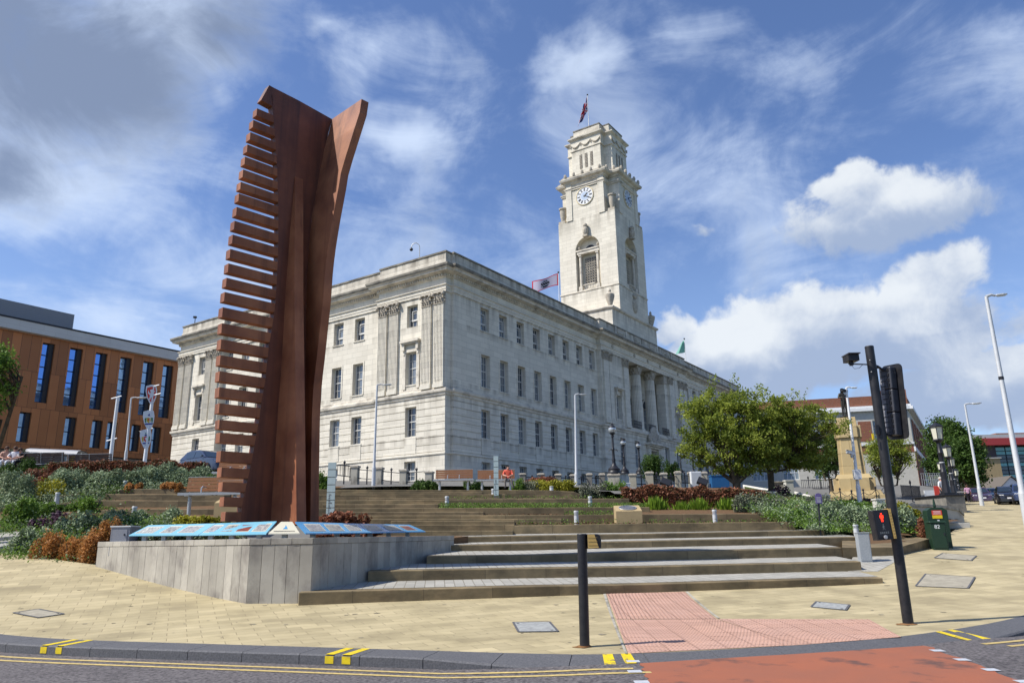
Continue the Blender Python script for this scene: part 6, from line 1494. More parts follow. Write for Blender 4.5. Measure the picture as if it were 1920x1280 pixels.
# ------------------------------------------------------------------ chain fence, stone blocks, piers and railings
def chainfence(pts,label):
    P=[Vector(p) for p in pts]; t=thing('chain_fence',label,'fence',P[0]); O_=P[0]
    for p in P:
        m=MB(); q=p-O_; m.lathe([(.035,-.3),(.03,.75),(.06,.78),(.06,.84),(.01,.90)],q,8); m.build('post','iron',t)
    for a,b in zip(P[:-1],P[1:]):
        for z,sg in ((.72,.22),(.38,.12)):
            m=MB(); m.tube([(a-O_).lerp(b-O_,s)+Vector((0,0,z-sg*4*s*(1-s))) for s in np.linspace(0,1,9)],.018,5); m.build('chain','iron',t)
chainfence([at(x,y,Y) for x,y,Y in ((1558,938,44.6),(1578,944,43),(1600,948,42.5),(1622,946,42.5),(1645,941,43),(1662,932,44.5))],'low black chain fence around the foot of the war memorial')
def stoneblock(x0,x1,yb,yt,Y,label,m_='palestone'):
    a=at(x0,yb,Y);b=at(x1,yb,Y);h=at(x0,yt,Y)[2]-a[2]; W=b[0]-a[0]; t=thing('stone_block',label,'stone block',tuple((a+b)/2)); m=MB(); m.box((-W/2,0,-.4),(W/2,W,h*.88)); m.build('block',m_,t,bevel=.01)
    m=MB(); m.box((-W/2-.03,-.03,h*.88+.002),(W/2+.03,W+.03,h)); m.build('cap',m_,t,bevel=.01)
stoneblock(1436,1456,940,921,37,'square pale stone block in front of the right hand tree trunk'); stoneblock(1451,1471,924,902,41,'taller stained stone block standing behind another beside the right tree trunk','pier')
stoneblock(1476,1490,926,899,43,'tall pale stone block at the foot of the sloping grass bank'); stoneblock(1538,1559,948,927,38,'pale stone block left of the war memorial'); stoneblock(1646,1663,960,934,31.5,'pale stone block behind the traffic signal pole')
stoneblock(1168,1182,918,905,37,'small white block just right of the pale dome behind the green shrubs','white'); stoneblock(1232,1250,918,911,38,'low white block above the red hedge, left of the tree','white')
def pier(x0,x1,yb,yt,Y,label,m_='pier'):
    a=at(x0,yb,Y);b=at(x1,yb,Y);h=at(x0,yt,Y)[2]-a[2]; W=b[0]-a[0]; t=thing('stone_pier',label,'stone pier',tuple((a+b)/2),rad(-8),'stone piers in front of the hall'); m=MB(); m.box((-W/2,-W/2,-.8),(W/2,W/2,h*.86)); m.build('shaft',m_,t,bevel=.015)
    m=MB(); m.box((-W/2-.04,-W/2-.04,h*.86+.002),(W/2+.04,W/2+.04,h*.97),taper=0); m.box((-W/2,-W/2,h*.971),(W/2,W/2,h),taper=.04); m.build('cap','carve',t,bevel=.01); return Vector(((a+b)/2)),h
def railing(p,q,h,label,fin=True,bars=False,gap=.35):
    p=Vector(p);q=Vector(q); d_=q-p; L_=d_.length; t=thing('railing',label,'railing',p,0,'iron railings in front of the hall'); r=MB()
    for z in (h*.95,h*.35): r.tube([d_*(.0)+Vector((0,0,z)),d_+Vector((0,0,z))],.03,6)
    r.build('rail','iron',t)
    m=MB(); k=.5; m.lathe([(.04,-.5),(.035,h*1.05),(.07,h*1.08),(.07,h*1.16),(.02,h*1.25)],d_*.5,8); m.build('post','iron',t)
    if bars:
        m=MB(); n_=int(L_/.14)
        for i in range(n_): c_=d_*(i/n_); m.box((c_.x-.012,c_.y-.012,c_.z+h*.35),(c_.x+.012,c_.y+.012,c_.z+h*.95))
        m.build('bars','iron',t)
pl=[];pos=['first stone pier left of the dark basement door','second stone pier, just right of the street lamp near the basement door','third stone pier, between the lamp and the benches','fourth stone pier, close behind the empty bench']
for i,(x0,x1,yb,yt,Y) in enumerate([(659,672,905,872,43),(703,717,909,875,42.5),(750,763,914,879,42),(798,812,910,883,41.5)]): pl.append(pier(x0,x1,yb,yt,Y,pos[i]))
for i in range(3): railing(pl[i][0],pl[i+1][0],pl[i][1]*.82,['iron railing by the basement door','iron railing left of the third pier','iron railing reaching the pier behind the empty bench'][i])
railing(at(632,902,43),at(657,905,43),1.0,'sloping iron handrail right of the left glass panel',bars=True)
M['piersoot']=mat('sooty_pier_stone',(.14,.135,.12),.9,.2,var=.8,vscale=3,var2=(.28,.26,.22),bump=.2,bscale=14); M['palepier']=mat('pale_pier_stone',(.40,.37,.29),.88,.2,var=.8,vscale=3,var2=(.30,.28,.22),bump=.2,bscale=14); M['banner2']=mat('blue_plastic',(.02,.10,.24),.4)
pr2=[];lab=['dark stained pier behind the man in red','second dark stained pier right of the man in red','third dark stained pier, left of the tall street lamp','dark stained pier right behind the tall street lamp','fifth dark stained pier from the seated man','last dark stained pier before the large lamp pedestal']
for i,(x0,x1,yb,yt,Y) in enumerate([(975,986,908,887,45),(1009,1021,911,887,46),(1042,1053,913,888,47),(1070,1080,914,889,48),(1101,1111,915,887,49),(1125,1135,916,887,50)]): pr2.append(pier(x0,x1,yb,yt,Y,lab[i],'piersoot'))
for i in range(5): railing(pr2[i][0],pr2[i+1][0],pr2[i][1]*.75,'iron railing between the %s and %s dark piers right of the seated man'%(('first','second','third','fourth','fifth')[i],('second','third','fourth','fifth','last')[i]))

big,_=pier(1141,1163,918,888,44,'large stone pedestal carrying the biggest black globe lamp','pier')
pr3=[];lab3=['pale pier just right of the big lamp pedestal','pale pier left of the entrance plants','pale pier below the bushy entrance plant','pale pier right of the entrance plant','pale pier below the right hand plant','pale pier under the tree, beside a white box','far pale pier half hidden by the tree']
for i,(x0,x1,yb,yt,Y) in enumerate([(1181,1194,914,888,46),(1212,1226,915,884,46.5),(1240,1252,915,886,48.5),(1267,1278,914,883,50),(1292,1303,914,884,52),(1317,1327,912,884,54),(1341,1349,910,884,56)]): pr3.append(pier(x0,x1,yb,yt,Y,lab3[i],'palepier'))
for i in range(6): railing(pr3[i][0],pr3[i+1][0],pr3[i][1]*.8,'black iron railing %s'%['right of the big lamp pedestal','left of the bushy entrance plant','in front of the entrance','below the right hand entrance plant','left of the white box under the tree','running under the tree crown'][i],bars=i in(1,2,3))
for i,(x0,x1,yb,yt,Y) in enumerate([(1505,1520,925,903,60),(1525,1545,925,903,58)]): railing(at(x0,yb,Y),at(x1+12,yb,Y),1.1,['black railing left of the war memorial','second black railing close to the war memorial'][i],bars=True)
railing(at(1694,946,47),at(1730,946,50),1.25,'black railing right of the traffic signal pole',bars=True)
for x,y,lb in [(1138,916,'white van roof shaped dome behind the low green shrubs')]:
    t=thing('dome_light','pale low dome behind the green shrubs below the big lamp pedestal','dome',tuple(at(1137,918,40))); m=MB(); m.sphere((0,0,0),.55,14,8,sc=(1.1,1,.55)); m.build('dome','white',t,smooth=True); m=MB(); m.lathe([(.66,-.3),(.66,-.02)],(0,0,0),18); m.build('base','galv',t)
t=thing('utility_box','white utility box on the terrace under the left side of the tree','box',tuple(at(1307,912,50))); m=MB(); m.box((-.35,0,0),(.35,.4,1.0)); m.build('body','white',t,bevel=.02); m=MB(); m.box((-.30,-.015,.05),(.30,-.002,.93)); m.build('door','galv',t)
t=thing('litter_bin','blue recycling bin under the tree in front of the hall','bin',tuple(at(1352,914,50))); m=MB(); m.box((-.6,0,0),(.6,.6,.75)); m.build('body','banner2',t,bevel=.04); m=MB(); m.box((-.63,-.03,.752),(.63,.63,.85)); m.build('lid','banner2',t,bevel=.03)
for (x,y) in ((1249,915),(1318,914)):
    t=thing('floodlight','dark floodlight tilted towards the hall, %s'%('below the entrance plants' if x<1300 else 'beside the white utility box'),'floodlight',tuple(at(x,y,45))); m=MB(); T=Matrix.Translation((0,0,.35))@Matrix.Rotation(-.6,4,'X')@Matrix.Rotation(.5,4,'Y'); m.box((-.3,-.12,-.22),(.3,.12,.22),T=T); m.build('lamp_head','dark',t,bevel=.02); m=MB(); m.box((-.05,-.05,-.3),(.05,.05,.25)); m.build('bracket','dark',t)
t=thing('grass_bank','sloping grass bank with a stone kerb running down right of the tree','bank',(0,0,0)); m=MB(); A=[at(1395,911,47),at(1520,932,42),at(1520,945,40),at(1440,932,40)]; m.slab([tuple(p) for p in A[::-1]],.5); m.build('turf','turf',t); m=MB(); A=[at(1393,908,47.2),at(1452,918,44),at(1452,921.5,43.8),at(1393,912,47.)]; m.slab([tuple(p) for p in A[::-1]],.4); m.build('kerb','palestone',t)
m=MB(); A=[at(1472,916,45),at(1530,931,42),at(1530,934,41.8),at(1472,919,44.8)]; m.slab([tuple(p) for p in A[::-1]],.4); m.build('kerb','palestone',t)
# curved pale stone wall at the right
wp=[at(1662,945,30),at(1700,944,30.6),at(1740,945,31.4),at(1775,948,32.2),at(1797,953,32.8),at(1806,962,33.)]
t=thing('curved_wall','low pale stone wall with a coping ending beside the green cabinet','wall',tuple(wp[0])); o_=np.array(wp[0]); F_=[np.array(p)-o_ for p in wp]; Bk=[p+np.array([-.12,.42,0]) for p in F_]
m=MB(); m.slab([tuple(p-np.array([0,0,.1])) for p in F_]+[tuple(p-np.array([0,0,.1])) for p in Bk[::-1]],1.3); m.build('wall_face','wallpale',t); m=MB(); m.slab([tuple(p+np.array([.02,-.04,0])) for p in F_]+[tuple(p+np.array([-.02,.04,0])) for p in Bk[::-1]],.098); m.build('coping','pier',t)
a=gnd(1812,986); m=MB(); m.box((a[0]-o_[0]-2.6,a[1]-o_[1]-.7,G(*a[:2])-o_[2]-.1),(a[0]-o_[0]-.25,a[1]-o_[1]+1.0,G(*a[:2])-o_[2]+.14)); m.build('foot_step','palestone',t,bevel=.01)
# ------------------------------------------------------------------ street lamps
def column(base,top,arm,label,r=.075,name='street_lamp',col='galv',cat='street lamp'):
    """arm = (dx,dy,dz) to the lamp head; column leans as measured"""
    b=Vector(base);t_=Vector(top); t=thing(name,label,cat,b); d_=t_-b; m=MB()
    m.tube([(0,0,-.4),tuple(d_*.18)],[r*1.45,r*1.35],12); m.build('base_compartment',col,t,smooth=True)
    m=MB(); m.tube([tuple(d_*.18),tuple(d_*.2),tuple(d_)],[r*1.35,r,r*.62],12); m.build('pole',col,t,smooth=True)
    if arm:
        a=Vector(arm); m=MB(); m.tube([tuple(d_),tuple(d_+a*.35+Vector((0,0,.05))),tuple(d_+a*.6)],[r*.6,r*.5,r*.45],8); m.build('arm',col,t,smooth=True)
        u=a.normalized(); n=Vector((-u.y,u.x,0)); c=d_+a; m=MB(); 
        pts=[(-.42,.05,0),(-.3,.12,0),(.1,.15,0),(.35,.10,0),(.42,.03,0),(.42,-.03,0),(.35,-.10,0),(.1,-.15,0),(-.3,-.12,0),(-.42,-.05,0)]
        k=a.length/1.0
        P=[c+u*(p[0]*k)+n*(p[1]*k) for p in pts]; m.slab([tuple(p+Vector((0,0,.07*k))) for p in P],.10*k); h=m.build('lamp_head',col,t,bevel=.015)
        m=MB(); m.slab([tuple(c+u*(p[0]*.7*k)+n*(p[1]*.75*k)-Vector((0,0,.032*k))) for p in pts],.03); m.build('lens','lampglass',h)
    return t
column(at(700,912,40),at(707,722,40),(.55,.1,.03),'pale grey street lamp in front of the hall, right of the sculpture')
column(at(1081,922,41),at(1078.5,740,41),(.5,.1,.03),'pale grey street lamp in front of the hall, right of the seated man')
column(at(235,868,50),at(246,746,50),(.7,.1,.03),'slim white street lamp between the crossbar pole and the shield pole')
column(at(1842,950.5,50),at(1809,758,50),(.75,-.1,.04),'tall slim street lamp on the right pavement in front of the dark tree',r=.095)
b_=at(1930,985,27); b_[2]=G(b_[0],b_[1]); tp=at(1849,556,27); bx=at(1920,940,27); dd_=(np.array(bx)-np.array(tp)); k=(tp[2]-b_[2])/(tp[2]-bx[2]); bb=np.array(tp)+dd_*k
lp=column(tuple(bb),tuple(tp),(.55,-.05,.04),'tallest grey street lamp leaning in at the right edge of the photo',r=.10)
m=MB(); q=dd_*.30*k*-1; 
for f in (.60,): c=(np.array(tp)-bb)*.64; m.lathe([(.09,0),(.09,.12)],tuple(c),10)
m.build('clamp','iron',lp)
cc=column(at(1614,955,39),at(1586.5,727,39),(.42,-.02,.0),'pale cctv and lamp column in front of the war memorial',r=.085,col='white')
def cctv(par,P,s=1.,m_='white'):
    m=MB(); T=Matrix.Translation(P)@Matrix.Rotation(.5,4,'Z')@Matrix.Rotation(.15,4,'Y'); m.box((-.28*s,-.07*s,-.07*s),(.2*s,.07*s,.07*s),T=T); m.box((-.33*s,-.09*s,.071*s),(.2*s,.09*s,.09*s),T=T); m.build('camera',m_,par,bevel=.01)
    m=MB(); m.lathe([(.05*s,-.22*s),(.06*s,-.07*s)],tuple(P),8); m.build('camera_bracket','galv',par)
ob=np.array(at(1614,955,39))
cctv(cc,Vector(np.array(at(1596,849,38.8))-ob),1.1); q=np.array(at(1607,889,38.8))-ob; m=MB(); m.box((q[0]-.18,q[1]-.1,q[2]-.25),(q[0]+.18,q[1]+.1,q[2]+.25)); m.build('junction_box','white',cc)
q=np.array(at(1584,733,39))-ob; cctv(cc,Vector(q),.9,'dark')
# crossbar pole and shield pole at the left
def bar(m,P,Q,r=.04): m.tube([tuple(P),tuple(Q)],r,6)
pb=at(207,862,48); pt=at(221,744,48); t=thing('banner_pole','white pole with short crossbars at its top and middle, left of the slim lamp','pole',tuple(pb)); m=MB(); m.tube([(0,0,-.5),tuple(np.array(pt)-pb)],[.13,.09],10); m.build('pole','white',t,smooth=True)
for py,px in ((744,220),(823,211)):
    q=np.array(at(px,py,48))-pb; m=MB(); bar(m,q+np.array([-.35,-.05,-.12]),q+np.array([.30,-.05,.05])); m.build('crossbar','white',t)
pb=at(271,866,47); pt=at(289,722,47); t=thing('shield_pole','white pole carrying three heraldic shields one above another','sign',tuple(pb)); m=MB(); m.tube([(0,0,-.6),tuple(np.array(pt)-pb)],[.12,.09],10); m.build('pole','white',t,smooth=True)
for py,px in ((724,288),(805,276),(740,291)):
    q=np.array(at(px,py,47))-pb; m=MB(); bar(m,q+np.array([-.42,-.05,-.14]),q+np.array([.38,-.05,.08])); m.build('crossbar','white',t)
SH=[(-.5,1.0),(0,1.12),(.5,1.0),(.56,.45),(.46,-.25),(.24,-.8),(0,-1.08),(-.24,-.8),(-.46,-.25),(-.56,.45)]
M['shred']=mat('shield_red',(.60,.06,.04),.5); M['shblue']=mat('shield_blue',(.03,.05,.25),.5);M['shgold']=mat('shield_gold',(.55,.38,.05),.5);M['shgreen']=mat('shield_green',(.05,.20,.06),.5)
for i,(px,py) in enumerate([(284,740),(279,788),(273.5,824)]):
    q=np.array(at(px,py,46.9))-pb; s=.60; T=Matrix.Translation(q)@Matrix.Rotation(rad(22),4,'Z')@Matrix.Rotation(rad(-7),4,'Y'); m=MB()
    def poly(P,y,mi,sc=1.,T=T): m.quad(*[tuple(T@Vector((p[0]*sc*s,y,p[1]*sc*s))) for p in P],mi=mi)
    poly(SH,0,0); 
    poly([(p[0],p[1]) for p in SH[::-1]],.05,0); n=len(SH)
    for k in range(n): a,b=SH[k],SH[(k+1)%n]; m.quad(*[tuple(T@Vector((p[0]*s,y,p[1]*s))) for p,y in ((a,0),(b,0),(b,.05),(a,.05))],mi=0)
    if i==0:
        poly(SH,-.008,1,.80)
        lion=[[(-.1,.55),(.1,.62),(.22,.5),(.12,.38),(-.05,.35),(-.12,.45)],[(-.05,.36),(.15,.38),(.12,-.1),(.0,-.25),(-.16,-.05)],[(.1,.3),(.36,.42),(.38,.34),(.14,.18)],[(.12,.1),(.34,.08),(.32,.0),(.1,-.02)],[(-.02,-.2),(.1,-.2),(.2,-.6),(.08,-.62)],[(-.14,-.08),(-.02,-.2),(-.16,-.55),(-.26,-.5)],[(-.15,0),(-.34,.2),(-.28,.55),(-.22,.3),(-.1,.1)]]
        for L_ in lion: poly(L_,-.014,0)
    elif i==1:
        poly([(-.1,.55),(.1,.75),(.12,.45)],-.01,2); poly([(-.22,.3),(.22,.3),(.2,-.1),(0,-.3),(-.2,-.1)],-.01,3); poly([(-.4,.25),(-.24,.3),(-.26,-.25),(-.36,-.2)],-.012,4);poly([(.4,.25),(.24,.3),(.26,-.25),(.36,-.2)],-.012,4); poly([(-.42,-.3),(.42,-.3),(.34,-.45),(-.34,-.45)],-.012,2); poly([(-.08,.2),(.08,.2),(.08,0),(-.08,0)],-.016,1)
    else:
        poly([(-.08,.6),(.08,.6),(0,.78)],-.01,4); poly([(-.18,.35),(.18,.35),(.2,-.05),(0,-.25),(-.2,-.05)],-.01,1); poly([(-.4,.3),(-.22,.35),(-.24,-.2),(-.36,-.15)],-.012,3);poly([(.4,.3),(.22,.35),(.24,-.2),(.36,-.15)],-.012,4); poly([(-.36,-.3),(.36,-.3),(.25,-.45),(-.25,-.45)],-.012,2); poly([(-.1,-.55),(.1,-.55),(0,-.75)],-.012,2); poly([(-.1,.4),(.1,.4),(.1,.55),(-.1,.55)],-.014,2); poly([(-.1,.2),(.1,.2),(.0,-.1)],-.016,0)
    m.build('shield',['white','shred','shblue','shgold','shgreen'],t)
# ornate globe lamps of the hall terrace
def globelamp(px,pb_,pt_,Y,label,big_=False):
    P=at(px,pb_,Y); h=at(px,pt_,Y)[2]-P[2]; t=thing('globe_lamp',label,'lamp post',tuple(P),0,'black globe lamps on the hall terrace'); u=h/3.2
    m=MB(); m.lathe([(.42*u,0),(.42*u,.12*u),(.36*u,.2*u),(.38*u,.3*u),(.26*u,.42*u),(.14*u,.55*u),(.12*u,.7*u)],(0,0,0),14); m.build('base','iron',t,smooth=True)
    m=MB(); m.lathe([(.10*u,.7*u),(.12*u,.9*u),(.09*u,1.0*u),(.075*u,1.5*u),(.10*u,1.55*u),(.07*u,1.62*u),(.06*u,2.3*u),(.12*u,2.35*u),(.06*u,2.42*u),(.14*u,2.5*u),(.20*u,2.56*u)],(0,0,0),12); m.build('post','iron',t,smooth=True)
    m=MB(); m.sphere((0,0,2.80*u),.25*u,16,12); m.build('globe','globe',t,smooth=True); m=MB(); m.lathe([(.24*u,2.9*u),(.17*u,3.02*u),(.05*u,3.10*u),(.06*u,3.16*u),(.01,3.24*u)],(0,0,0),12); m.build('cap','iron',t,smooth=True)
    if big_:
        m=MB(); 
        for s in (-1,1): m.tube([(0,0,1.5*u),(s*.2*u,0,1.52*u),(s*.28*u,0,1.42*u)],.025*u,6)
        m.build('scroll','iron',t)
for a in [(1152,888,793,44,'biggest black globe lamp on the large stone pedestal, nearest the camera',True),(1171.5,888,821,49,'black globe lamp just right of and behind the biggest one'),(1200,889,827,53,'black globe lamp left of the bushy entrance plant'),(1277.5,886,846,61,'black globe lamp between the entrance plants and the tree'),(1300,886,856,66,'small far globe lamp at the left edge of the tree crown'),(1341,884,858,70,'far globe lamp partly hidden in the tree crown')]: globelamp(*a[:5],*(a[5:]))
# lantern posts at the right
def lantern(px,pb_,pt_,Y,label,lw=1.):
    P=at(px,pb_,Y); h=at(px,pt_,Y)[2]-P[2]; t=thing('lantern_post',label,'lamp post',tuple(P),0,'black lantern posts at the right'); u=h/4.2
    px_=lambda r: r*u*lw
    m=MB(); m.box((-.28*u,-.28*u,-.4),(.28*u,.28*u,.15*u)); m.lathe([(.24*u,.15*u),(.2*u,.5*u),(.16*u,.9*u)],(0,0,0),10); m.build('base','iron',t)
    m=MB(); m.lathe([(.15*u,.9*u),(.17*u,1.3*u),(.13*u,1.35*u),(.125*u,2.3*u),(.16*u,2.35*u),(.12*u,2.4*u),(.11*u,2.9*u),(.24*u,3.05*u)],(0,0,0),12); m.build('post','iron',t,smooth=True)
    m=MB(); m.lathe([(.24*u,1.74*u),(.24*u,1.0*u)],(0,0,0),4) if 0 else m.lathe([(.135*u,1.8*u),(.135*u,1.84*u)],(0,0,0),12); m.build('band','white',t)
    m=MB(); m.lathe([(px_(.26),3.08*u),(px_(.34),3.78*u)],(0,0,0),6); m.build('lamp_glass','lampglass',t)
    m=MB(); m.lathe([(px_(.30),3.05*u),(px_(.28),3.12*u)],(0,0,0),6); m.lathe([(px_(.40),3.78*u),(px_(.40),3.84*u),(px_(.12),4.02*u),(px_(.04),4.05*u),(.02*u,4.2*u)],(0,0,0),6)
    for k in range(6): a=2*PI*k/6; m.tube([(px_(.27)*math.cos(a),px_(.27)*math.sin(a),3.08*u),(px_(.355)*math.cos(a),px_(.355)*math.sin(a),3.80*u)],.022*u,5)
    m.build('lamp_frame','iron',t)
for a in [(1776,929,787,42,'nearest and largest black lantern post at the right'),(1790,932,829,47,'second black lantern post at the right, shorter in view'),(1795,932,853,54,'small black lantern post close behind the second'),(1772,930,862,58,'distant black lantern post left of the largest one'),(1801,934,876,62,'farthest black lantern post beside the dark tree')]: lantern(*a)
t=thing('stone_planter','dark stone planter block around the feet of the lantern posts','planter',tuple(at(1788,944,41))); m=MB(); m.box((-.5,-.2,-.5),(.55,3,.42)); m.build('block','piersoot',t,bevel=.03); m=MB(); m.box((-.6,-.3,.422),(.65,3.1,.50)); m.build('rim','iron',t,bevel=.02)
# ------------------------------------------------------------------ push-button post and traffic signal
P=gnd(1096,1212); h=at(1090,1000,P[1])[2]-P[2]; t=thing('push_button_post','black push button post standing in the yellow paving in front of the steps','post',P); d_=np.array(at(1091,1000,P[1]))-np.array(P)
m=MB(); m.tube([(0,0,-.2),(0,0,.02)],[.085,.085],18); m.build('collar','rust',t); m=MB(); m.tube([(0,0,-.2),tuple(d_*.992)],[.069,.069],24); m.build('post','black',t,smooth=True); m=MB(); m.tube([tuple(d_*.992),tuple(d_)],[.0715,.066],24); m.build('cap','dark',t)
m=MB(); c=Vector(d_)+Vector((.068,-.02,-.005)); prof=[(0,0),(.155,-.002),(.185,-.03),(.195,-.09),(.19,-.20),(0,-.20)]
T=Matrix.Translation(c)@Matrix(((1,0,0,0),(0,0,1,0),(0,1,0,0),(0,0,0,1)))
m.prism(prof,-.06,.10,T=T); bx_=m.build('push_button_box','black',t,bevel=.01)
M['sandplastic']=mat('yellowed_plastic',(.55,.38,.12),.5,.3,var=.5,vscale=8,var2=(.45,.30,.10))
m=MB(); m.prism([(.004,-.004),(.10,-.006),(.155,-.19),(.004,-.195)],-.075,-.0605,T=T)
for k in range(3): m.prism([(.006,-.05-k*.05),(.14,-.05-k*.05),(.14,-.053-k*.05),(.006,-.053-k*.05)],-.079,-.0755,T=T)
m.build('side_panel','sandplastic',bx_)
P=np.array(gnd(1703,1168)); TPp=np.array(at(1629.5,649,P[1])); d_=TPp-P; t=thing('traffic_signal','black traffic signal pole seen from behind, with backing board, detector and red man box','traffic signal',tuple(P))
ux=d_/np.linalg.norm(d_); m=MB(); m.tube([tuple(-ux*.2),tuple(d_*.997)],[.083,.075],28); m.build('pole','black',t,smooth=True); m=MB(); m.tube([tuple(d_*.996),tuple(d_*1.0)],[.079,.07],24); m.build('pole_cap','dark',t)
rel=lambda px,py,dY=0.: Vector(np.array(at(px,py,P[1]+dY))-P)
# signal head: a tilted backing board with three housings seen from behind
bl_,br_,tr_,tl_=rel(1663,827,.30),rel(1708,819.5,-.12),rel(1687,682,-.12),rel(1655,685.5,.30)
cx_=(bl_+br_+tr_+tl_)/4; ex=((br_-bl_)+(tr_-tl_)).normalized(); ez=((tl_-bl_)+(tr_-br_)).normalized(); ey=ez.cross(ex).normalized(); Wb=((br_-bl_).length+(tr_-tl_).length)/2; Hb=((tl_-bl_).length+(tr_-br_).length)/2
TB=Matrix(((ex.x,ey.x,ez.x,cx_.x),(ex.y,ey.y,ez.y,cx_.y),(ex.z,ey.z,ez.z,cx_.z),(0,0,0,1)))
m=MB(); rr=.09; pts=[]
for (sx,sz,a0) in ((1,1,0),(-1,1,90),(-1,-1,180),(1,-1,270)):
    for k in range(5): a=rad(a0+k*22.5); pts.append((sx*(Wb/2-rr)+rr*math.cos(a),sz*(Hb/2-rr)+rr*math.sin(a)))
T=TB@Matrix(((1,0,0,0),(0,0,1,0),(0,1,0,0),(0,0,0,1))); m.prism(pts,-.008,.008,T=T); sg=-1 if (TB@Vector((0,-1,0))-cx_).dot(Vector((0,-1,0)))>0 else 1
m.build('backing_board','black',t)
def hb(m,a,b,**k): # boxes on the visible side of the board
    y0,y1=sorted((sg*a[1],sg*b[1])); m.box((a[0],y0,a[2]),(b[0],y1,b[2]),T=TB,**k)
M['housing']=mat('grey_black_plastic',(.035,.037,.045),.45,.4,var=.5,vscale=10,var2=(.06,.06,.07))
hw=Wb*.32; n3=Hb*.92/3
for k in range(3):
    z0=-Hb*.46+k*n3; m=MB(); hb(m,(-hw,.009,z0+.004),(hw*.75,.15,z0+n3-.004)); hs=m.build('signal_housing','housing',t,bevel=.02)
    m=MB(); hb(m,(-hw-.004,.02,z0+.02),(-hw+.0,.13,z0+n3-.02)); 
    for j in range(4): zz_=z0+.05+j*n3*.22; hb(m,(-hw*.8,.151,zz_),(-hw*.1,.156,zz_+.02)); hb(m,(hw*.25,.151,zz_),(hw*.5,.168,zz_+.05))
    m.build('housing_ribs','black',hs)
m=MB(); hb(m,(-hw*.98,.1505,-Hb*.44),(-hw*.35,.1525,Hb*.30)); m.build('label_strip',mat('faded_sticker',(.22,.23,.26),.4,var=.9,vscale=22,var2=(.08,.08,.09)),t)
for f in (Hb*.40,-Hb*.47):
    e=TB@Vector((-hw*.3,sg*.1,f)); base=Vector(d_*(.93 if f>0 else .66)); m=MB(); m.tube([tuple(base),tuple((base+e)/2+Vector((0,0,.02))),tuple(e)],.022,6); m.build('bracket','dark',t)
m=MB(); q=TB@Vector((hw*.7,sg*.1,Hb*.36)); m.tube([tuple(q+Vector((.03*math.cos(a)*1.6,.0,.05*math.sin(a)*1.6))) for a in np.linspace(0,5,12)],.008,5); m.tube([tuple(rel(1640,690)),tuple(rel(1648,690,.1)),tuple(q)],.010,5); m.build('cable','iron',t)
# detector on its arm
m=MB(); m.tube([tuple(rel(1591,682)),tuple(rel(1636,683.5))],.012,6); m.tube([tuple(rel(1596,684)),tuple(rel(1602,691)),tuple(rel(1611,690)),tuple(rel(1617,684))],.004,4); arm_=m.build('detector_arm','dark',t)
c0,c1=rel(1587,678),rel(1605.5,664); m=MB(); m.box((c0.x,c0.y-.10,c0.z),(c1.x,c0.y+.14,c1.z-.02)); m.build('detector','black',arm_,bevel=.006); m=MB(); m.box((c0.x-.008,c0.y-.15,c1.z-.018),(c1.x+.008,c0.y+.15,c1.z)); m.build('detector_hood','housing',arm_); m=MB(); cm=rel(1596,680); m.box((cm.x-.025,cm.y-.03,cm.z-.05),(cm.x+.025,cm.y+.03,cm.z+.03)); m.build('detector_mount','dark',arm_)
m=MB(); q=rel(1636,820,-.09); m.box((q.x-.0,q.y-.0,q.z-.04),(q.x+.03,q.y+.02,q.z+.07)); m.build('yellow_tag','byellow',t); m=MB(); q=rel(1647,807,-.09); m.box((q.x-.035,q.y,q.z-.06),(q.x+.02,q.y+.05,q.z+.1)); m.build('clamp','dark',t)
for (px,py) in ((1630,675),(1633,697)): m=MB(); q=rel(px+1,py,-.08); m.sphere(tuple(q),.012,8,6); m.build('bolt','steel',t)
# red man box
a0=rel(1646,1013,-.16);a1=rel(1669,956,-.16); Wd=a1.x-a0.x; Hd=a1.z-a0.z; T=Matrix.Translation((a0.x,a0.y,a0.z))@Matrix.Rotation(rad(-4),4,'Y')
m=MB(); m.prism([(.0,.01),(.012,0),(Wd-.01,0),(Wd,.01),(Wd,.17),(0,.17)],0,Hd,T=T); rb=m.build('pedestrian_signal','black',t,bevel=.012)
m=MB(); m.box((.03,-.006,Hd*.10),(Wd-.03,-.001,Hd*.95),T=T); m.build('signal_window','dark',rb)
M['redled']=mat('red_led',(.6,.02,.01),.4,emit=(1.,.03,.01,1.6)); M['dimman']=mat('unlit_green_man',(.16,.18,.18),.4)
def man(z,m_,s,wk=False):
    m=MB(); cx=Wd*.5
    P=lambda x,zz_: (cx+x*s,-.009,z+zz_*s)
    k=10; m.quad(*[tuple(T@Vector(P(.10*math.cos(2*PI*i/k),.88+.11*math.sin(2*PI*i/k)))) for i in range(k)])
    L_=[[(-.15,.74),(.15,.74),(.13,.38),(-.13,.38)],[(-.22,.72),(-.15,.74),(-.14,.40),(-.2,.40)],[(.22,.72),(.15,.74),(.14,.40),(.2,.40)],[(-.12,.38),(-.01,.38),(-.02,0),(-.11,0)],[(.12,.38),(.01,.38),(.02,0),(.11,0)]] if not wk else [[(-.1,.74),(.1,.74),(.08,.38),(-.1,.38)],[(-.08,.38),(.0,.38),(-.16,0),(-.24,0)],[(.08,.38),(0,.38),(.16,0),(.24,0)],[(-.1,.7),(-.04,.7),(-.2,.4),(-.26,.44)],[(.1,.7),(.04,.7),(.2,.44),(.26,.48)]]
    for q in L_: m.quad(*[tuple(T@Vector(P(*p))) for p in q])
    m.build('red_man' if not wk else 'unlit_man',m_,rb)
man(Hd*.60,'redled',Hd*.30); man(Hd*.33,'dimman',Hd*.20,True)
m=MB()
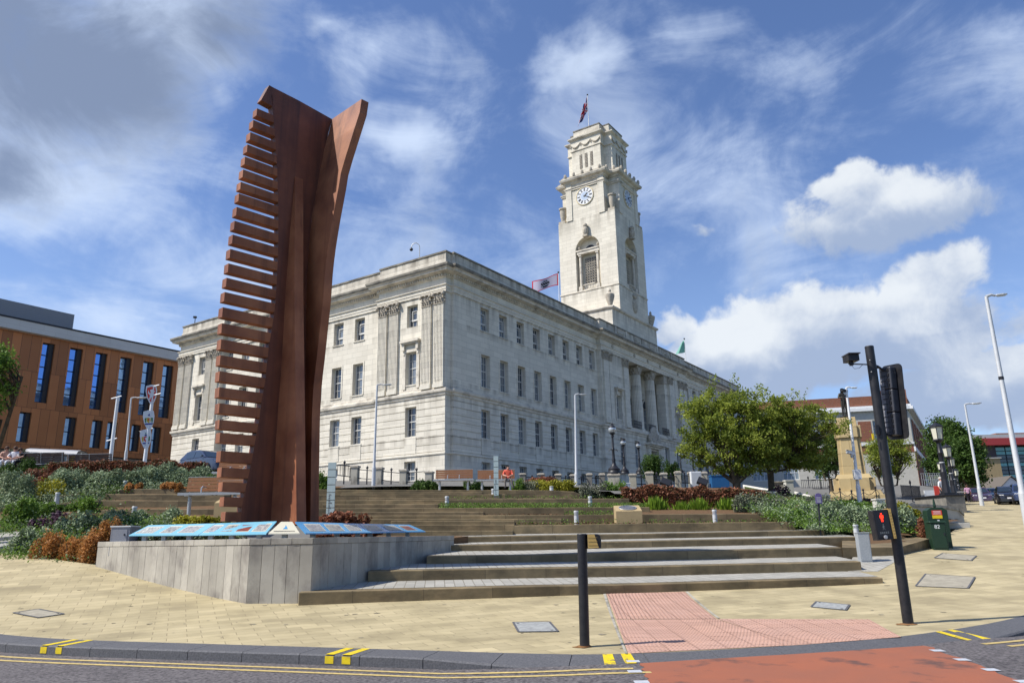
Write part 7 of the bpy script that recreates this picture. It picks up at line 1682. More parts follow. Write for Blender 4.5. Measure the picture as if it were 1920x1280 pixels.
for k in range(2):
    for j in range(5): m.box((Wd*.22+j*Wd*.115,-.009,Hd*(.245-k*.035)),(Wd*.22+j*Wd*.115+Wd*.08,-.0075,Hd*(.245-k*.035)+.011),T=T)
m.build('instruction_text','dimman',rb); m=MB(); m.lathe([(.032,0),(.032,.012),(.02,.016)],(0,0,0),16,T=T@Matrix.Translation((Wd*.5,-.006,Hd*.09))@Matrix.Rotation(PI/2,4,'X')); m.build('push_button','steel',rb)
m=MB(); m.box((Wd+.002,.0,0.01),(Wd+.045,.16,Hd*1.02),T=T); sp=m.build('side_panel','sandplastic',rb); m=MB()
for k in range(9): z=Hd*(.08+k*.1); m.box((Wd+.006,-.003,z),(Wd+.045,.0,z+.004),T=T)
m.build('panel_groove','rust',sp)
# ------------------------------------------------------------------ cabinets at the right
def obox(name,label,cat,x0,x1,yb,yt,P,dep,m_,rz):
    a=at(x0,yb,P[1]);b=at(x1,yb,P[1]); h=at(x0,yt,P[1])[2]-a[2]; return float(b[0]-a[0]),float(h)
P=gnd(1766,1031); W_,H_=obox('','','',1748,1774,1031,976,P,0,0,0); t=thing('green_cabinet','dark green roadside cabinet numbered 82 with a red and yellow warning sticker','cabinet',P,rad(-14))
m=MB(); m.box((-W_/2,0,-.05),(W_/2,.42,H_*.94)); m.build('lower_body','cabinet',t,bevel=.012); m=MB(); m.box((-W_/2-.03,-.04,H_*.942),(W_/2+.03,.46,H_*1.0),taper=.02); m.build('lower_lid','cabinet',t,bevel=.01)
m=MB(); m.box((-W_/2+.03,-.012,.06),(W_/2-.03,-.001,H_*.9)); dr=m.build('door','cabinet',t,bevel=.004); m=MB(); m.box((W_/2-.09,-.03,H_*.5),(W_/2-.06,-.012,H_*.6)); m.build('handle','dark',dr)
m=MB(); m.box((W_/2+.001,.05,.06),(W_/2+.012,.38,H_*.88)); m.build('side_door','cabinet',t,bevel=.004)
text('82',.16,'number','white',t,Matrix.Translation((-.03,-.014,H_*.80))@Matrix.Rotation(PI/2,4,'X'))
_x=float(at(1757,960,P[1]+.62)[0]); P2=(_x,P[1]+.62,G(_x,P[1]+.62)); hU=at(1757,951,P2[1])[2]-P2[2]; WU=at(1775,960,P2[1])[0]-at(1739,960,P2[1])[0]
t=thing('green_cabinet','taller dark green cabinet with sloping top, just behind the one numbered 82','cabinet',P2,rad(-10)); m=MB()
T=Matrix(((1,0,0,0),(0,0,1,0),(0,1,0,0),(0,0,0,1))); m.prism([(-WU/2,-.05),(WU/2,-.05),(WU/2,hU*.93),(WU*.28,hU),(-WU*.28,hU),(-WU/2,hU*.93)],0,.4,T=T); m.build('body','cabinet',t,bevel=.01)
m=MB(); m.box((-WU*.26,-.012,hU*.81),(WU*.22,-.002,hU*.93)); m.build('red_sticker','shred',t); m=MB(); m.box((-WU*.26,-.012,hU*.73),(WU*.22,-.002,hU*.808)); m.build('yellow_sticker','byellow',t); m=MB(); 
for k in range(3): m.box((-WU*.2,-.016,hU*(.84+k*.03)),(WU*.16,-.013,hU*(.85+k*.03)))
m.box((-.03,-.016,hU*.655),(.03,-.006,hU*.695)); m.build('sticker_text','white',t); m=MB(); m.lathe([(.03,hU),(.05,hU+.05),(.02,hU+.3)],(.02,.2,0),8); m.build('vent_pipe','cabinet',t)
P=gnd(1626,1054); W_,H_=obox('','','',1612,1633,1054,997,P,0,0,0); t=thing('control_cabinet','small dimpled pale grey cabinet at the right end of the steps','cabinet',P,rad(-6)); m=MB(); m.box((-W_/2,0,-.05),(W_/2,.26,H_*.965)); m.build('body','cabgrey',t,bevel=.006); m=MB(); m.box((-W_/2-.012,-.012,H_*.967),(W_/2+.012,.275,H_)); m.build('lid','cabgrey',t,bevel=.004); m=MB(); m.box((-W_/2+.02,-.008,.05),(W_/2-.02,-.001,H_*.92)); m.build('door','cabgrey',t)
P=at(1538,1001,26.2); tp_=at(1533,925,26.2); t=thing('post_sign','small purple round topped sign on a black post in the shrub bed','sign',tuple(P)); m=MB(); m.tube([(0,0,-.3),tuple(np.array(tp_)-P+np.array([0,0,-.1]))],.035,8); m.build('post','iron',t,smooth=True)
m=MB(); q=np.array(tp_)-P; w_=.11; pts=[(-w_,-.34),(w_,-.34),(w_,-.08)]+[(w_*math.cos(a),-.08+.10*math.sin(a)) for a in np.linspace(.2,PI-.2,6)]+[(-w_,-.08)]; m.prism([(p[0],p[1]) for p in pts],-.05,-.02,T=Matrix.Translation(q)@T); sf=m.build('sign_face','purple',t)
m=MB()
for k in range(5): m.box((q[0]-.08,q[1]-.056,q[2]-.30+k*.04),(q[0]+.07,q[1]-.0505,q[2]-.288+k*.04))
m.build('sign_text','wcloth',sf)
# roadworks barrier
t=thing('barrier','red and white roadworks barrier behind the wall by the lantern posts','barrier',tuple(at(1752,942,46))); m=MB(); m.box((-.5,0,0),(.45,.08,.75)); m.build('panel','white',t); m=MB(); m.box((-.5,-.02,.05),(.45,-.003,.25)); m.box((.1,-.021,.26),(.42,-.004,1.0)); m.build('red_panel','shred',t)
for i in range(2):
    t=thing('mesh_fence',['pale mesh fence panel left of the black lantern posts','second mesh fence panel, behind the first'][i],'fence',tuple(at(1756+i*14,925,60+i*5))); m=MB()
    for k in range(12): m.box((-1+k*.18,0,0),(-.985+k*.18,.02,1.6))
    for k in range(4): m.box((-1,0,.1+k*.5),(1,.02,.12+k*.5))
    m.build('mesh','galv',t)
# ------------------------------------------------------------------ cars
def car(name,label,loc,rz,paint,s=1.,kind=0):
    t=thing(name,label,'car',loc,rz,None)
    # local: length along x (front +x), y width, z up
    L=2.15;W=.88
    prof=[(-2.12,.42,.80),(-2.10,.75,.84),(-1.9,.98,.80),(-1.0,1.02,.86),(0,1.0,.88),(.95,.98,.86),(1.75,.84,.82),(2.05,.68,.76),(2.12,.45,.70)]
    m=MB(); n=len(prof)
    for x,z,w_ in prof: m.v+=[(x,-w_*.97,.22),(x,-w_,.5),(x,-w_*.97,z-.04),(x,-w_*.90,z),(x,w_*.90,z),(x,w_*.97,z-.04),(x,w_,.5),(x,w_*.97,.22)]
    for i in range(n-1):
        for k in range(8): j=(k+1)%8; m.f.append((i*8+k,(i+1)*8+k,(i+1)*8+j,i*8+j)); m.m.append(0)
    m.f.append(tuple(range(8))[::-1]); m.f.append(tuple((n-1)*8+k for k in range(8))); m.m+=[0,0]
    body=m.build('body',paint,t,smooth=True)
    R_=[(-1.95,.99),(-1.35,1.44),(-.9,1.50),(.05,1.47),(.35,1.38),(1.05,.97)] if kind==0 else [(-2.0,1.0),(-1.75,1.5),(-1.2,1.56),(.1,1.52),(.4,1.42),(1.1,.98)]
    m=MB(); 
    for x,z in R_: f=(z-.97)/.5; w_=.80-.17*max(0,f); m.v+=[(x,-w_,z),(x,w_,z)]
    g=MB()
    Rb=[(p[0],.965) for p in R_]
    def P(i,s_,up): x,z=R_[i]; f=(z-.97)/.5; return (x if up else R_[i][0],s_*(.80-.17*max(0,f) if up else .80),z if up else .965)
    c=MB(); 
    for i in range(1,4): a,b=R_[i],R_[i+1] if i<3 else R_[4]; 
    roofp=[1,2,3,4]
    for i in range(1,4): c.quad(P(i,-1,1),P(i+1,-1,1),P(i+1,1,1),P(i,1,1))
    c.quad(P(0,-1,1),P(1,-1,1),P(1,1,1),P(0,1,1)) ; c.quad(P(4,-1,1),P(5,-1,1),P(5,1,1),P(4,1,1))
    for s_ in (-1,1): c.quad(*[P(i,s_,1) for i in range(6)][::s_])
    c.build('cabin',paint,t)
    def off(p,d): return tuple(np.array(p)+np.array(d))
    gw=MB(); e=.012
    lerp=lambda a,b,t_: tuple(np.array(a)*(1-t_)+np.array(b)*t_)
    # windscreen and rear screen
    for (i,j,nx) in ((5,4,1),(0,1,-1)):
        A,B,C_,D=P(i,-1,1),P(i,1,1),P(j,1,1),P(j,-1,1); up=(nx*.012,0,.012); q=[lerp(lerp(A,B,.06),lerp(D,C_,.06),.08),lerp(lerp(A,B,.94),lerp(D,C_,.94),.08),lerp(lerp(A,B,.94),lerp(D,C_,.94),.92),lerp(lerp(A,B,.06),lerp(D,C_,.06),.92)]
        k=MB(); k.quad(*[off(p,up) for p in q]); k.build('windscreen' if nx==1 else 'rear_screen','carglass',t)
    for s_ in (-1,1):
        for (x0,x1) in ((-1.25,-.32),(-.26,.62)):
            def top(x): return float(np.interp(x,[p[0] for p in R_],[p[1] for p in R_]))-.07
            k=MB(); pts=[(x0,1.02),(x1,1.02),(x1,max(1.05,top(x1))),((x0+x1)/2,top((x0+x1)/2)),(x0,max(1.05,top(x0)))]
            k.quad(*[(x,s_*(.80-.17*max(0,(z-.97)/.5)+.012),z) for x,z in pts][::s_]); k.build('side_window','carglass',t)
        k=MB(); k.box((.72,s_*.9-.07,1.0),(.86,s_*.9+.07,1.12)); k.build('wing_mirror',paint,t,bevel=.02)
        k=MB(); k.quad(*[(2.0+.03-.10*(1 if abs(y)>.6 else 0)+.012,s_*y,z) for y,z in ((.42,.66),(.74,.64),(.76,.76),(.46,.75))]); k.build('headlight','headl',t)
        for x in (-1.32,1.32):
            w_=MB(); Tm=Matrix.Translation((x,s_*.80,.32))@Matrix.Rotation(PI/2,4,'X'); w_.lathe([(.2,-.10),(.31,-.10),(.325,-.05),(.325,.05),(.31,.10),(.2,.10)],(0,0,0),20,T=Tm); wh=w_.build('wheel','rubber',t,smooth=True)
            k=MB(); k.lathe([(.20,-.085),(.05,-.10)],(0,0,0),16,T=Tm); k.lathe([(.05,.10),(.20,.085)],(0,0,0),16,T=Tm)
            k.build('rim','steel',wh)
    k=MB(); k.box((2.125,-.26,.42),(2.14,.26,.53)); k.build('number_plate','wcloth',t); k=MB(); k.box((2.10,-.42,.56),(2.128,.42,.64)); k.build('grille','dark',t)
    t.scale=(s,s,s); return t
M['headl']=mat('headlight_glass',(.6,.62,.62),.15,.6)
def carat(px,py,Y,rz,paint,label,s=1.,kind=0): return car('parked_car' if px<1000 else 'car',label,tuple(at(px,py,Y)),rz,paint,s,kind)
carat(389,892,44,rad(-38),'carnavy','dark navy car parked left of the sculpture in front of the hall',1.0)
Hd_=rad(-90-33)
carat(1893,946,62,rad(-118),'carblack','black car coming down the road, second from the right edge',1.02)
carat(1922,944,60,rad(-118),'carblue','dark blue car at the right edge, beside the black one',1.02,1)
carat(1837,944,76,rad(-112),'carpurple','dark purple people carrier partly behind the slim street lamp',1.05,1)
carat(1856,940,84,rad(-112),'carsilver','pale silver car behind the purple people carrier',1.)
carat(1905,936,84,rad(-118),'cargrey','grey car roof showing between and behind the black and blue cars',1.)
# ------------------------------------------------------------------ foliage
def leafmesh(name,P,size,m_,elong=1.8,up=.2,droop=0.,v=None,spear=False):
    """one mesh of small leaf faces at points P (N,3) with varied tone attribute v"""
    N=len(P); rn=RNG.normal(size=(N,3)); rn[:,2]+=up; rn/=np.linalg.norm(rn,axis=1)[:,None]
    t=RNG.normal(size=(N,3)); 
    if spear: t=np.stack([RNG.normal(size=N)*.28,RNG.normal(size=N)*.28,np.ones(N)],1)
    t-= (t*rn).sum(1)[:,None]*rn if not spear else 0; t/=np.linalg.norm(t,axis=1)[:,None]; b=np.cross(rn,t); b/=np.linalg.norm(b,axis=1)[:,None]+1e-9
    s=(np.asarray(size)*RNG.uniform(.6,1.35,N))[:,None]; L=s*elong; W=s*(.55 if not spear else .07)
    V=np.empty((N,4,3)); base=P-(0 if spear else t*L*.5); V[:,0]=base; V[:,1]=base+t*L*.45+b*W; V[:,2]=base+t*L+(0,0,0); V[:,3]=base+t*L*.45-b*W
    V[:,2,2]-=droop*s[:,0]
    me=bpy.data.meshes.new(name); me.vertices.add(4*N); me.vertices.foreach_set('co',V.reshape(-1)); me.loops.add(4*N); me.loops.foreach_set('vertex_index',np.arange(4*N,dtype=np.int32)); me.polygons.add(N)
    me.polygons.foreach_set('loop_start',np.arange(0,4*N,4,dtype=np.int32)); me.polygons.foreach_set('loop_total',np.full(N,4,dtype=np.int32)); me.update(calc_edges=True)
    if v is None: v=RNG.random(N)
    at_=me.attributes.new('v','FLOAT','FACE'); at_.data.foreach_set('value',np.clip(v,0,1).astype(np.float32)); me.materials.append(M[m_]); return me
def link(me,name,parent): o=bpy.data.objects.new(name,me); COL.objects.link(o); o.parent=parent; return o
def lump(n,k,rx,ry,rz,seed,shell=.55,rag=.25):
    """points through a lumpy volume of half-sizes rx,ry and height rz standing on z=0"""
    r=np.random.default_rng(seed); C=r.uniform(-1,1,(k,3)); C[:,2]=r.uniform(.15,.85,k); C[:,:2]*=.72; R_=r.uniform(.28,.5,k)
    i=r.integers(0,k,n); d_=r.normal(size=(n,3)); d_/=np.linalg.norm(d_,axis=1)[:,None]; rad_=R_[i]*(shell+(1-shell)*r.random(n))*(1+rag*(r.random(n)**3))
    P=C[i]+d_*rad_[:,None]; P[:,2]=np.abs(P[:,2]); tone=r.random(k)[i]*.5+r.random(n)*.5
    P*=np.array([rx,ry,rz]); return P,tone
SHM={}
def shrubmesh(kind,seed,rx,ry,rz):
    K_=dict(silver=('lf_silver',.050,1.7,4200),green=('lf_green',.050,1.8,3800),dark=('lf_dark',.052,1.7,3800),red=('lf_red',.062,1.8,4200),gold=('lf_gold',.052,1.6,3600),orange=('lf_orange',.034,2.2,8000),purple=('lf_purple',.065,1.7,1800),grey=('lf_grey',.042,2.0,3800),straw=('lf_straw',.10,3.5,1600),spear=('lf_spear',.34,1.,620))[kind]
    n=int(K_[3]*max(.25,min(2.2,(rx*ry+rx*rz+ry*rz)/1.1)))
    if kind in('spear','straw'):
        r=np.random.default_rng(seed); P=np.stack([r.normal(size=n)*rx*.30,r.normal(size=n)*ry*.35,r.random(n)*rz*.25*(kind=='spear')],1)
        return leafmesh('foliage',P,(rz*.56) if kind=='spear' else rz*.55,K_[0],1. if kind=='spear' else 1.2,up=-.5,spear=True,v=r.random(n))
    P,t_=lump(n,max(5,int(9*rx/ry)) ,rx,ry,rz,seed,.6,.3)
    return leafmesh('foliage',P,K_[1],K_[0],K_[2],up=.5,v=t_)
def shrub(kind,x0,x1,yb,yt,Y,label,name='shrub',cat='shrub',dep=None,grp=None):
    a=at(x0,yb,Y);b=at(x1,yb,Y); rx=abs(b[0]-a[0])/2; h=at((x0+x1)/2,yt,Y)[2]-(a[2]+b[2])/2; ry=dep or min(max(rx*.7,.3),1.1); sink=.25*h+.05
    t=thing(name,label,cat,(float((a[0]+b[0])/2),float((a[1]+b[1])/2+ry*.6),float((a[2]+b[2])/2-sink)),0,grp)
    if name=='hedge' and kind=='red':
        r=np.random.default_rng(int(x0*3+yb)); A_=rx*1.12; H0=h+sink; n=int(9000*max(.4,A_)); q=r.random((n,3)); fx=(q[:,0]*2-1)*A_; fy=(q[:,1]*2-1)*ry; top=H0*(.93+.06*np.sin(fx*3.1+x0)+.05*np.sin(fx*7.3+fy*4)); shell=r.random(n)
        z=np.where(shell<.45,top*(1-.10*r.random(n)**2),top*q[:,2]); fy=np.where((shell>.45)&(shell<.9),-ry*(1-.16*r.random(n)+.08*np.sin(fx*5+z*4)),fy); P=np.stack([fx,fy,z],1)+r.normal(size=(n,3))*.035
        link(leafmesh('foliage',P,.055,'lf_hedge',1.7,up=.5),'foliage',t)
        k=int(n*.75); fx=r.uniform(-A_,A_,k); fy=r.uniform(-ry,ry,k); tz=H0*(.93+.06*np.sin(fx*3.1+x0)+.05*np.sin(fx*7.3+fy*4)); dn=r.random(k)**1.8*H0*.55; fy=np.where(dn>.12,-ry*(1+.02*r.random(k)),fy); P=np.stack([fx,fy,tz+.03-dn],1)+r.normal(size=(k,3))*.04
        link(leafmesh('red_tips',P,.062,'lf_red',1.8,up=.6),'red_tips',t)
        m=MB()
        for j in range(8): e=(r.uniform(-rx,rx)*.8,r.uniform(-ry,ry)*.4,H0*.75); m.tube([(e[0]*.9,e[1]*.5,-.1),e],[.02,.007],5)
        m.build('stems','bark',t); return t
    link(shrubmesh(kind,RNG.integers(1e6),rx*(1.5 if kind=='orange' and h>1. else 1.22),ry*1.15,h+sink),'foliage',t)
    if kind not in('spear','straw'):
        m=MB(); r=random.Random(int(x0*7+yb))
        for k in range(7): e=(r.uniform(-rx,rx)*.6,r.uniform(-ry,ry)*.5,(h+sink)*r.uniform(.5,.8)); m.tube([(e[0]*.2,e[1]*.2,-.1),(e[0]*.6,e[1]*.6,e[2]*.5),e],[.02,.014,.006],5)
        m.build('stems','bark',t)
    return t
SH_=[('dark',0,60,905,868,38,'dark green low shrub under the seated people'),('dark',50,112,893,873,37.5,'dark green low shrub in front of the first dark bench'),
('red',100,172,893,867,36.5,'bronze red hedge stretch right of the dark green shrub','hedge'),('red',165,245,893,866,36.5,'bronze red hedge stretch below the shield pole','hedge'),('red',238,312,892,865,36.5,'bronze red hedge stretch between the shield pole and the hall corner','hedge'),('red',300,366,896,868,37,'bronze red hedge end in front of the parked navy car','hedge'),
('red',28,110,906,884,34.5,'low purplish red shrubs left of the silver shrubs'),('silver',0,34,912,888,33.5,'small silver shrub at the left edge behind the larger one'),
('silver',88,165,928,884,32.5,'broad silver shrub between the gold bush and the bollard light'),('silver',155,232,922,885,33,'silver shrub just left of the middle bollard light'),('silver',212,262,916,888,33.5,'small silver shrub behind the middle bollard light'),('silver',245,318,914,876,34,'large silver green shrub in front of the red hedge'),('silver',300,384,916,880,34.5,'silver green shrub below the parked navy car'),
('green',372,408,918,893,34,'bright green shrub between the navy car and the benches'),('silver',0,52,955,903,30,'large silver shrub at the left edge of the photo'),('gold',42,112,946,902,31,'yellow green bush beside the large silver shrub'),
('orange',236,258,917,904,32,'small orange plant behind the middle bollard light','plant'),('orange',296,322,917,905,32,'small orange plant left of the timber bench','plant'),('orange',318,342,917,907,32,'tiny orange plant touching the timber bench','plant'),
('green',0,50,1000,944,27,'fresh green shrub above the pale path at the left edge'),('green',45,90,975,948,28,'green shrub left of the purple leaved plants'),('green',82,132,970,944,28.5,'green shrub above the straw coloured grass'),('green',128,205,979,941,28.5,'broad green shrub right of the straw coloured grass'),
('purple',55,92,994,970,26,'purple leaved plants left half of the patch','plant'),('purple',88,124,988,962,26.3,'purple leaved plants right half of the patch','plant'),('straw',118,152,984,954,26.2,'straw coloured grass tuft, left','grass tuft'),('straw',144,178,982,954,26.5,'straw coloured grass tuft, right','grass tuft'),
('silver',98,150,1008,972,24,'silver shrub behind the orange plants, left'),('silver',142,205,1004,970,24.3,'silver shrub behind the orange plants, right'),('silver',196,262,992,962,25.2,'pale silver shrub left of the bollard light near the grey box'),('silver',252,324,990,958,25.6,'pale silver shrub behind the left end of the blue boards'),
('silver',22,68,1042,1001,23.3,'small silver shrub on the path edge left of the orange plants'),('orange',60,112,1056,1004,22.2,'rusty orange shrub, the leftmost of the bright clump'),('orange',98,150,1060,998,21.9,'rusty orange shrub in the middle of the clump'),('orange',136,186,1058,1002,21.5,'rusty orange shrub against the end of the slab wall'),('orange',180,226,1030,985,21.9,'rusty pink plants behind the grey service box'),
('silver',250,325,1012,994,20.9,'low silver plants under the left blue boards'),('silver',325,425,1011,994,19.6,'low silver plants behind the posts of the left blue boards'),('gold',318,380,986,970,22.6,'low yellow green hedge behind the boards, left part','hedge'),('gold',372,422,984,969,22.8,'low yellow green hedge behind the boards, next to the sculpture','hedge'),
('red',594,640,986,961,22.2,'copper leaved shrub right of the sculpture foot'),('red',632,684,986,966,22.2,'copper leaved shrub behind the right blue board'),('red',600,700,1006,992,20.3,'low reddish plants under the right blue boards'),
('green',588,613,920,890,36.5,'fresh green shrub between the sculpture and the left glass panel'),('dark',772,800,918,902,38,'small clipped green shrub left of the empty bench'),('dark',797,822,918,902,38,'clipped green shrub touching the left end of the empty bench'),('dark',872,902,918,902,38,'clipped green shrub between the two timber benches'),
('green',956,986,921,900,37,'green shrub right of the seated man'),('grey',978,1006,921,902,37,'grey green shrub next to the yellow green one'),('red',990,1052,915,897,38,'reddish shrub row behind the yellow green bush'),('gold',1004,1068,922,902,37,'yellow green bush at the end of the highest wall'),
('grey',1090,1140,936,910,36,'rounded dark green grey shrub left of the red hedge'),('green',1132,1180,937,908,36,'rounded lighter green shrub left of the red hedge'),
('red',1174,1226,962,912,33.2,'red tipped hedge, left end, beside the plaque stone','hedge'),('red',1215,1275,964,913,33.2,'red tipped hedge above the plaque stone to its right','hedge'),('red',1262,1325,964,914,33.2,'red tipped hedge, middle stretch','hedge'),('red',1312,1378,964,917,33.2,'red tipped hedge behind the right bollard light','hedge'),('red',1366,1438,958,920,33.6,'red tipped hedge, right end','hedge'),
('spear',1216,1248,966,924,31.6,'yellow green spear leaved plant next to the plaque stone','plant'),('spear',1264,1296,966,933,31.6,'second spear leaved plant from the plaque stone','plant'),('spear',1300,1330,966,926,31.6,'third spear leaved plant, left of the bollard light','plant'),('spear',1350,1384,964,926,31.6,'bright spear leaved plant right of the bollard light','plant'),
('grey',1384,1440,980,936,30,'mounded grey green shrub, left'),('grey',1425,1482,976,933,30.2,'mounded grey green shrub, right'),('green',1440,1500,955,933,33,'fresh green low shrub behind the grey mounds'),('straw',1482,1512,962,940,32,'buff grass tuft among the shrubs left of the purple sign','grass tuft'),('grey',1500,1560,958,934,33,'grey green shrub behind the purple sign'),
('green',1482,1530,1000,962,27.8,'green leafy shrub at the left foot of the purple sign'),('silver',1492,1548,990,950,29,'silver variegated shrub left of the purple sign'),('silver',1540,1600,1000,952,27.4,'silver variegated shrub right of the purple sign'),('silver',1585,1645,1000,956,27,'silver variegated shrub behind the dimpled cabinet'),('green',1560,1640,958,940,33,'low green plants in front of the war memorial'),
('silver',1632,1692,1006,956,26.6,'silver variegated shrub behind the traffic signal pole'),('silver',1680,1738,1008,958,26.6,'silver variegated shrub left of the green cabinets'),('gold',1683,1724,962,944,29,'yellow flowering plants in front of the pale wall'),('red',1730,1744,1000,978,26,'small dark red plant left of the green cabinets'),
('purple',1458,1482,934,914,38,'spiky dark red plant by the pale stone blocks'),('purple',1596,1612,949,934,40,'spiky dark plant behind the chain fence, left'),('purple',1618,1636,950,936,40,'spiky dark plant behind the chain fence, right'),
('dark',1206,1240,892,858,51,'tall bushy evergreen left of the hall entrance'),('dark',1250,1276,892,866,54,'dark spiky evergreen right of the hall entrance'),('grey',12,45,865,845,42,'grey green tree top shrub behind the seated people'),('grey',1820,1842,944,912,100,'green bush at the foot of the modern block, left'),('dark',1853,1880,940,918,105,'dark green bush left of the white house')]
for q in SH_:
    kind,x0,x1,yb,yt,Y,lb=q[:7]; nm=q[7] if len(q)>7 else 'shrub'; shrub(kind,x0,x1,yb,yt,Y,lb,name=nm.replace(' ','_'),cat=nm)
# sprouting ground cover and weeds (nobody could count it)
def cover_(pts,n,name,m_,size,hgt,label):
    P=[]
    for (x0,x1,y,Y0,Y1) in pts:
        for _ in range(n): px=random.uniform(x0,x1); Y=random.uniform(Y0,Y1); q=on(px,y,Y0); P.append((q[0],q[1]+(Y-Y0),q[2]-.03+(Y-Y0)*.05+random.random()**2*hgt))
    me=leafmesh(name,np.array(P),size,m_,1.8,up=.3); o=bpy.data.objects.new(name,me); COL.objects.link(o); tag(o,label,'plants',kind='stuff')
cover_([(822,1215,951,WD[2]+.4,WD[3]-.15)],9000,'ground_cover','lf_green',.030,.22,'strip of sprouting green plants on the third terrace')
cover_([(1060,1200,964.5,WD[1]+.4,WD[2]-.1),(968,1480,981,WD[0]+.35,WD[1]-.1),(830,1180,935,WD[3]+.35,WD[4]-.1)],1100,'weeds','lf_green',.032,.18,'scattered weeds in the brown soil of the terraces')
def bedcover(poly,n,m_,size,hgt,name,label,seed):
    r=np.random.default_rng(seed); xs=[p[0] for p in poly]; ys=[p[1] for p in poly]; P=[]; cl_=[]
    C=[]
    while len(C)<n//60:
        x,y=r.uniform(min(xs),max(xs)),r.uniform(min(ys),max(ys))
        if inpoly(x,y,poly): C.append((x,y,H(x,y),r.uniform(.5,1.4)))
    for (x,y,z,s) in C:
        k=60; g=r.normal(size=(k,3)); P.append(np.stack([x+g[:,0]*.22*s,y+g[:,1]*.22*s,z+np.abs(g[:,2])*hgt*.5*s],1)); cl_.append(np.clip(r.random()*.6+r.random(k)*.45,0,1))
    me=leafmesh(name,np.concatenate(P),size,m_,1.8,up=.6,v=np.concatenate(cl_)); o=bpy.data.objects.new(name,me); COL.objects.link(o); tag(o,label,'plants',kind='stuff')
xy=lambda px,py,Y: tuple(at(px,py,Y)[:2])
LP=[xy(0,1040,22.5),xy(60,1060,22),xy(165,1060,21.2),xy(200,1020,22.2),xy(330,1000,24),xy(330,975,25.4),xy(190,960,27.3),xy(20,955,27.8),xy(-40,990,26),xy(-40,1030,23)]
bedcover(LP,16000,'lf_green',.045,.32,'ground_cover','low mixed green planting between the left shrubs',3)
bedcover(LP,9000,'lf_silver',.042,.30,'ground_cover','low silver leaved planting between the left shrubs',4)
LP2=[xy(-40,950,28.6),xy(105,943,29.2),xy(200,935,30.),xy(240,914,32.5),xy(400,914,32.5),xy(400,890,38.5),xy(-40,890,38.5)]
bedcover(LP2,24000,'lf_silver',.05,.40,'ground_cover','silver green planting filling the upper left beds',5)
bedcover(LP2,12000,'lf_dark',.05,.35,'ground_cover','dark low foliage filling the upper left beds',6)
RP=[xy(1500,1000,26),xy(1640,1008,26),xy(1740,1010,26),xy(1745,985,29),xy(1640,955,34),xy(1480,940,36),xy(1385,950,33.5),xy(1400,978,29.5)]
bedcover(RP,20000,'lf_green',.045,.30,'ground_cover','low green planting between the right shrubs',7)
bedcover(RP,14000,'lf_silver',.045,.32,'ground_cover','low silver planting between the right shrubs',8)
# soil crumbs
cl=MB(); 
for (x0,x1,y,Y0,Y1,n) in [(968,1480,981,WD[0]+.35,WD[1]-.05,900),(968,1200,935,WD[3]+.35,WD[4]-.05,500),(900,1300,964.5,WD[1]+.35,WD[2]-.05,300)]:
    for _ in range(n):
        px=random.uniform(x0,x1);Y=random.uniform(Y0,Y1); q=on(px,y,Y0); r=random.uniform(.02,.07); c=(q[0],q[1]+(Y-Y0),q[2]-.03+(Y-Y0)*.05); k=len(cl.v)
        cl.v+=[(c[0]+r*random.uniform(-1,1),c[1]+r*random.uniform(-1,1),c[2]+r*random.uniform(0,1)) for _ in range(4)]; cl.f+=[(k,k+1,k+2),(k,k+1,k+3),(k+1,k+2,k+3),(k,k+2,k+3)]; cl.m+=[0]*4
tag(cl.build('soil_crumbs','soil'),'loose crumbs of brown soil on the terrace beds','soil',kind='stuff')
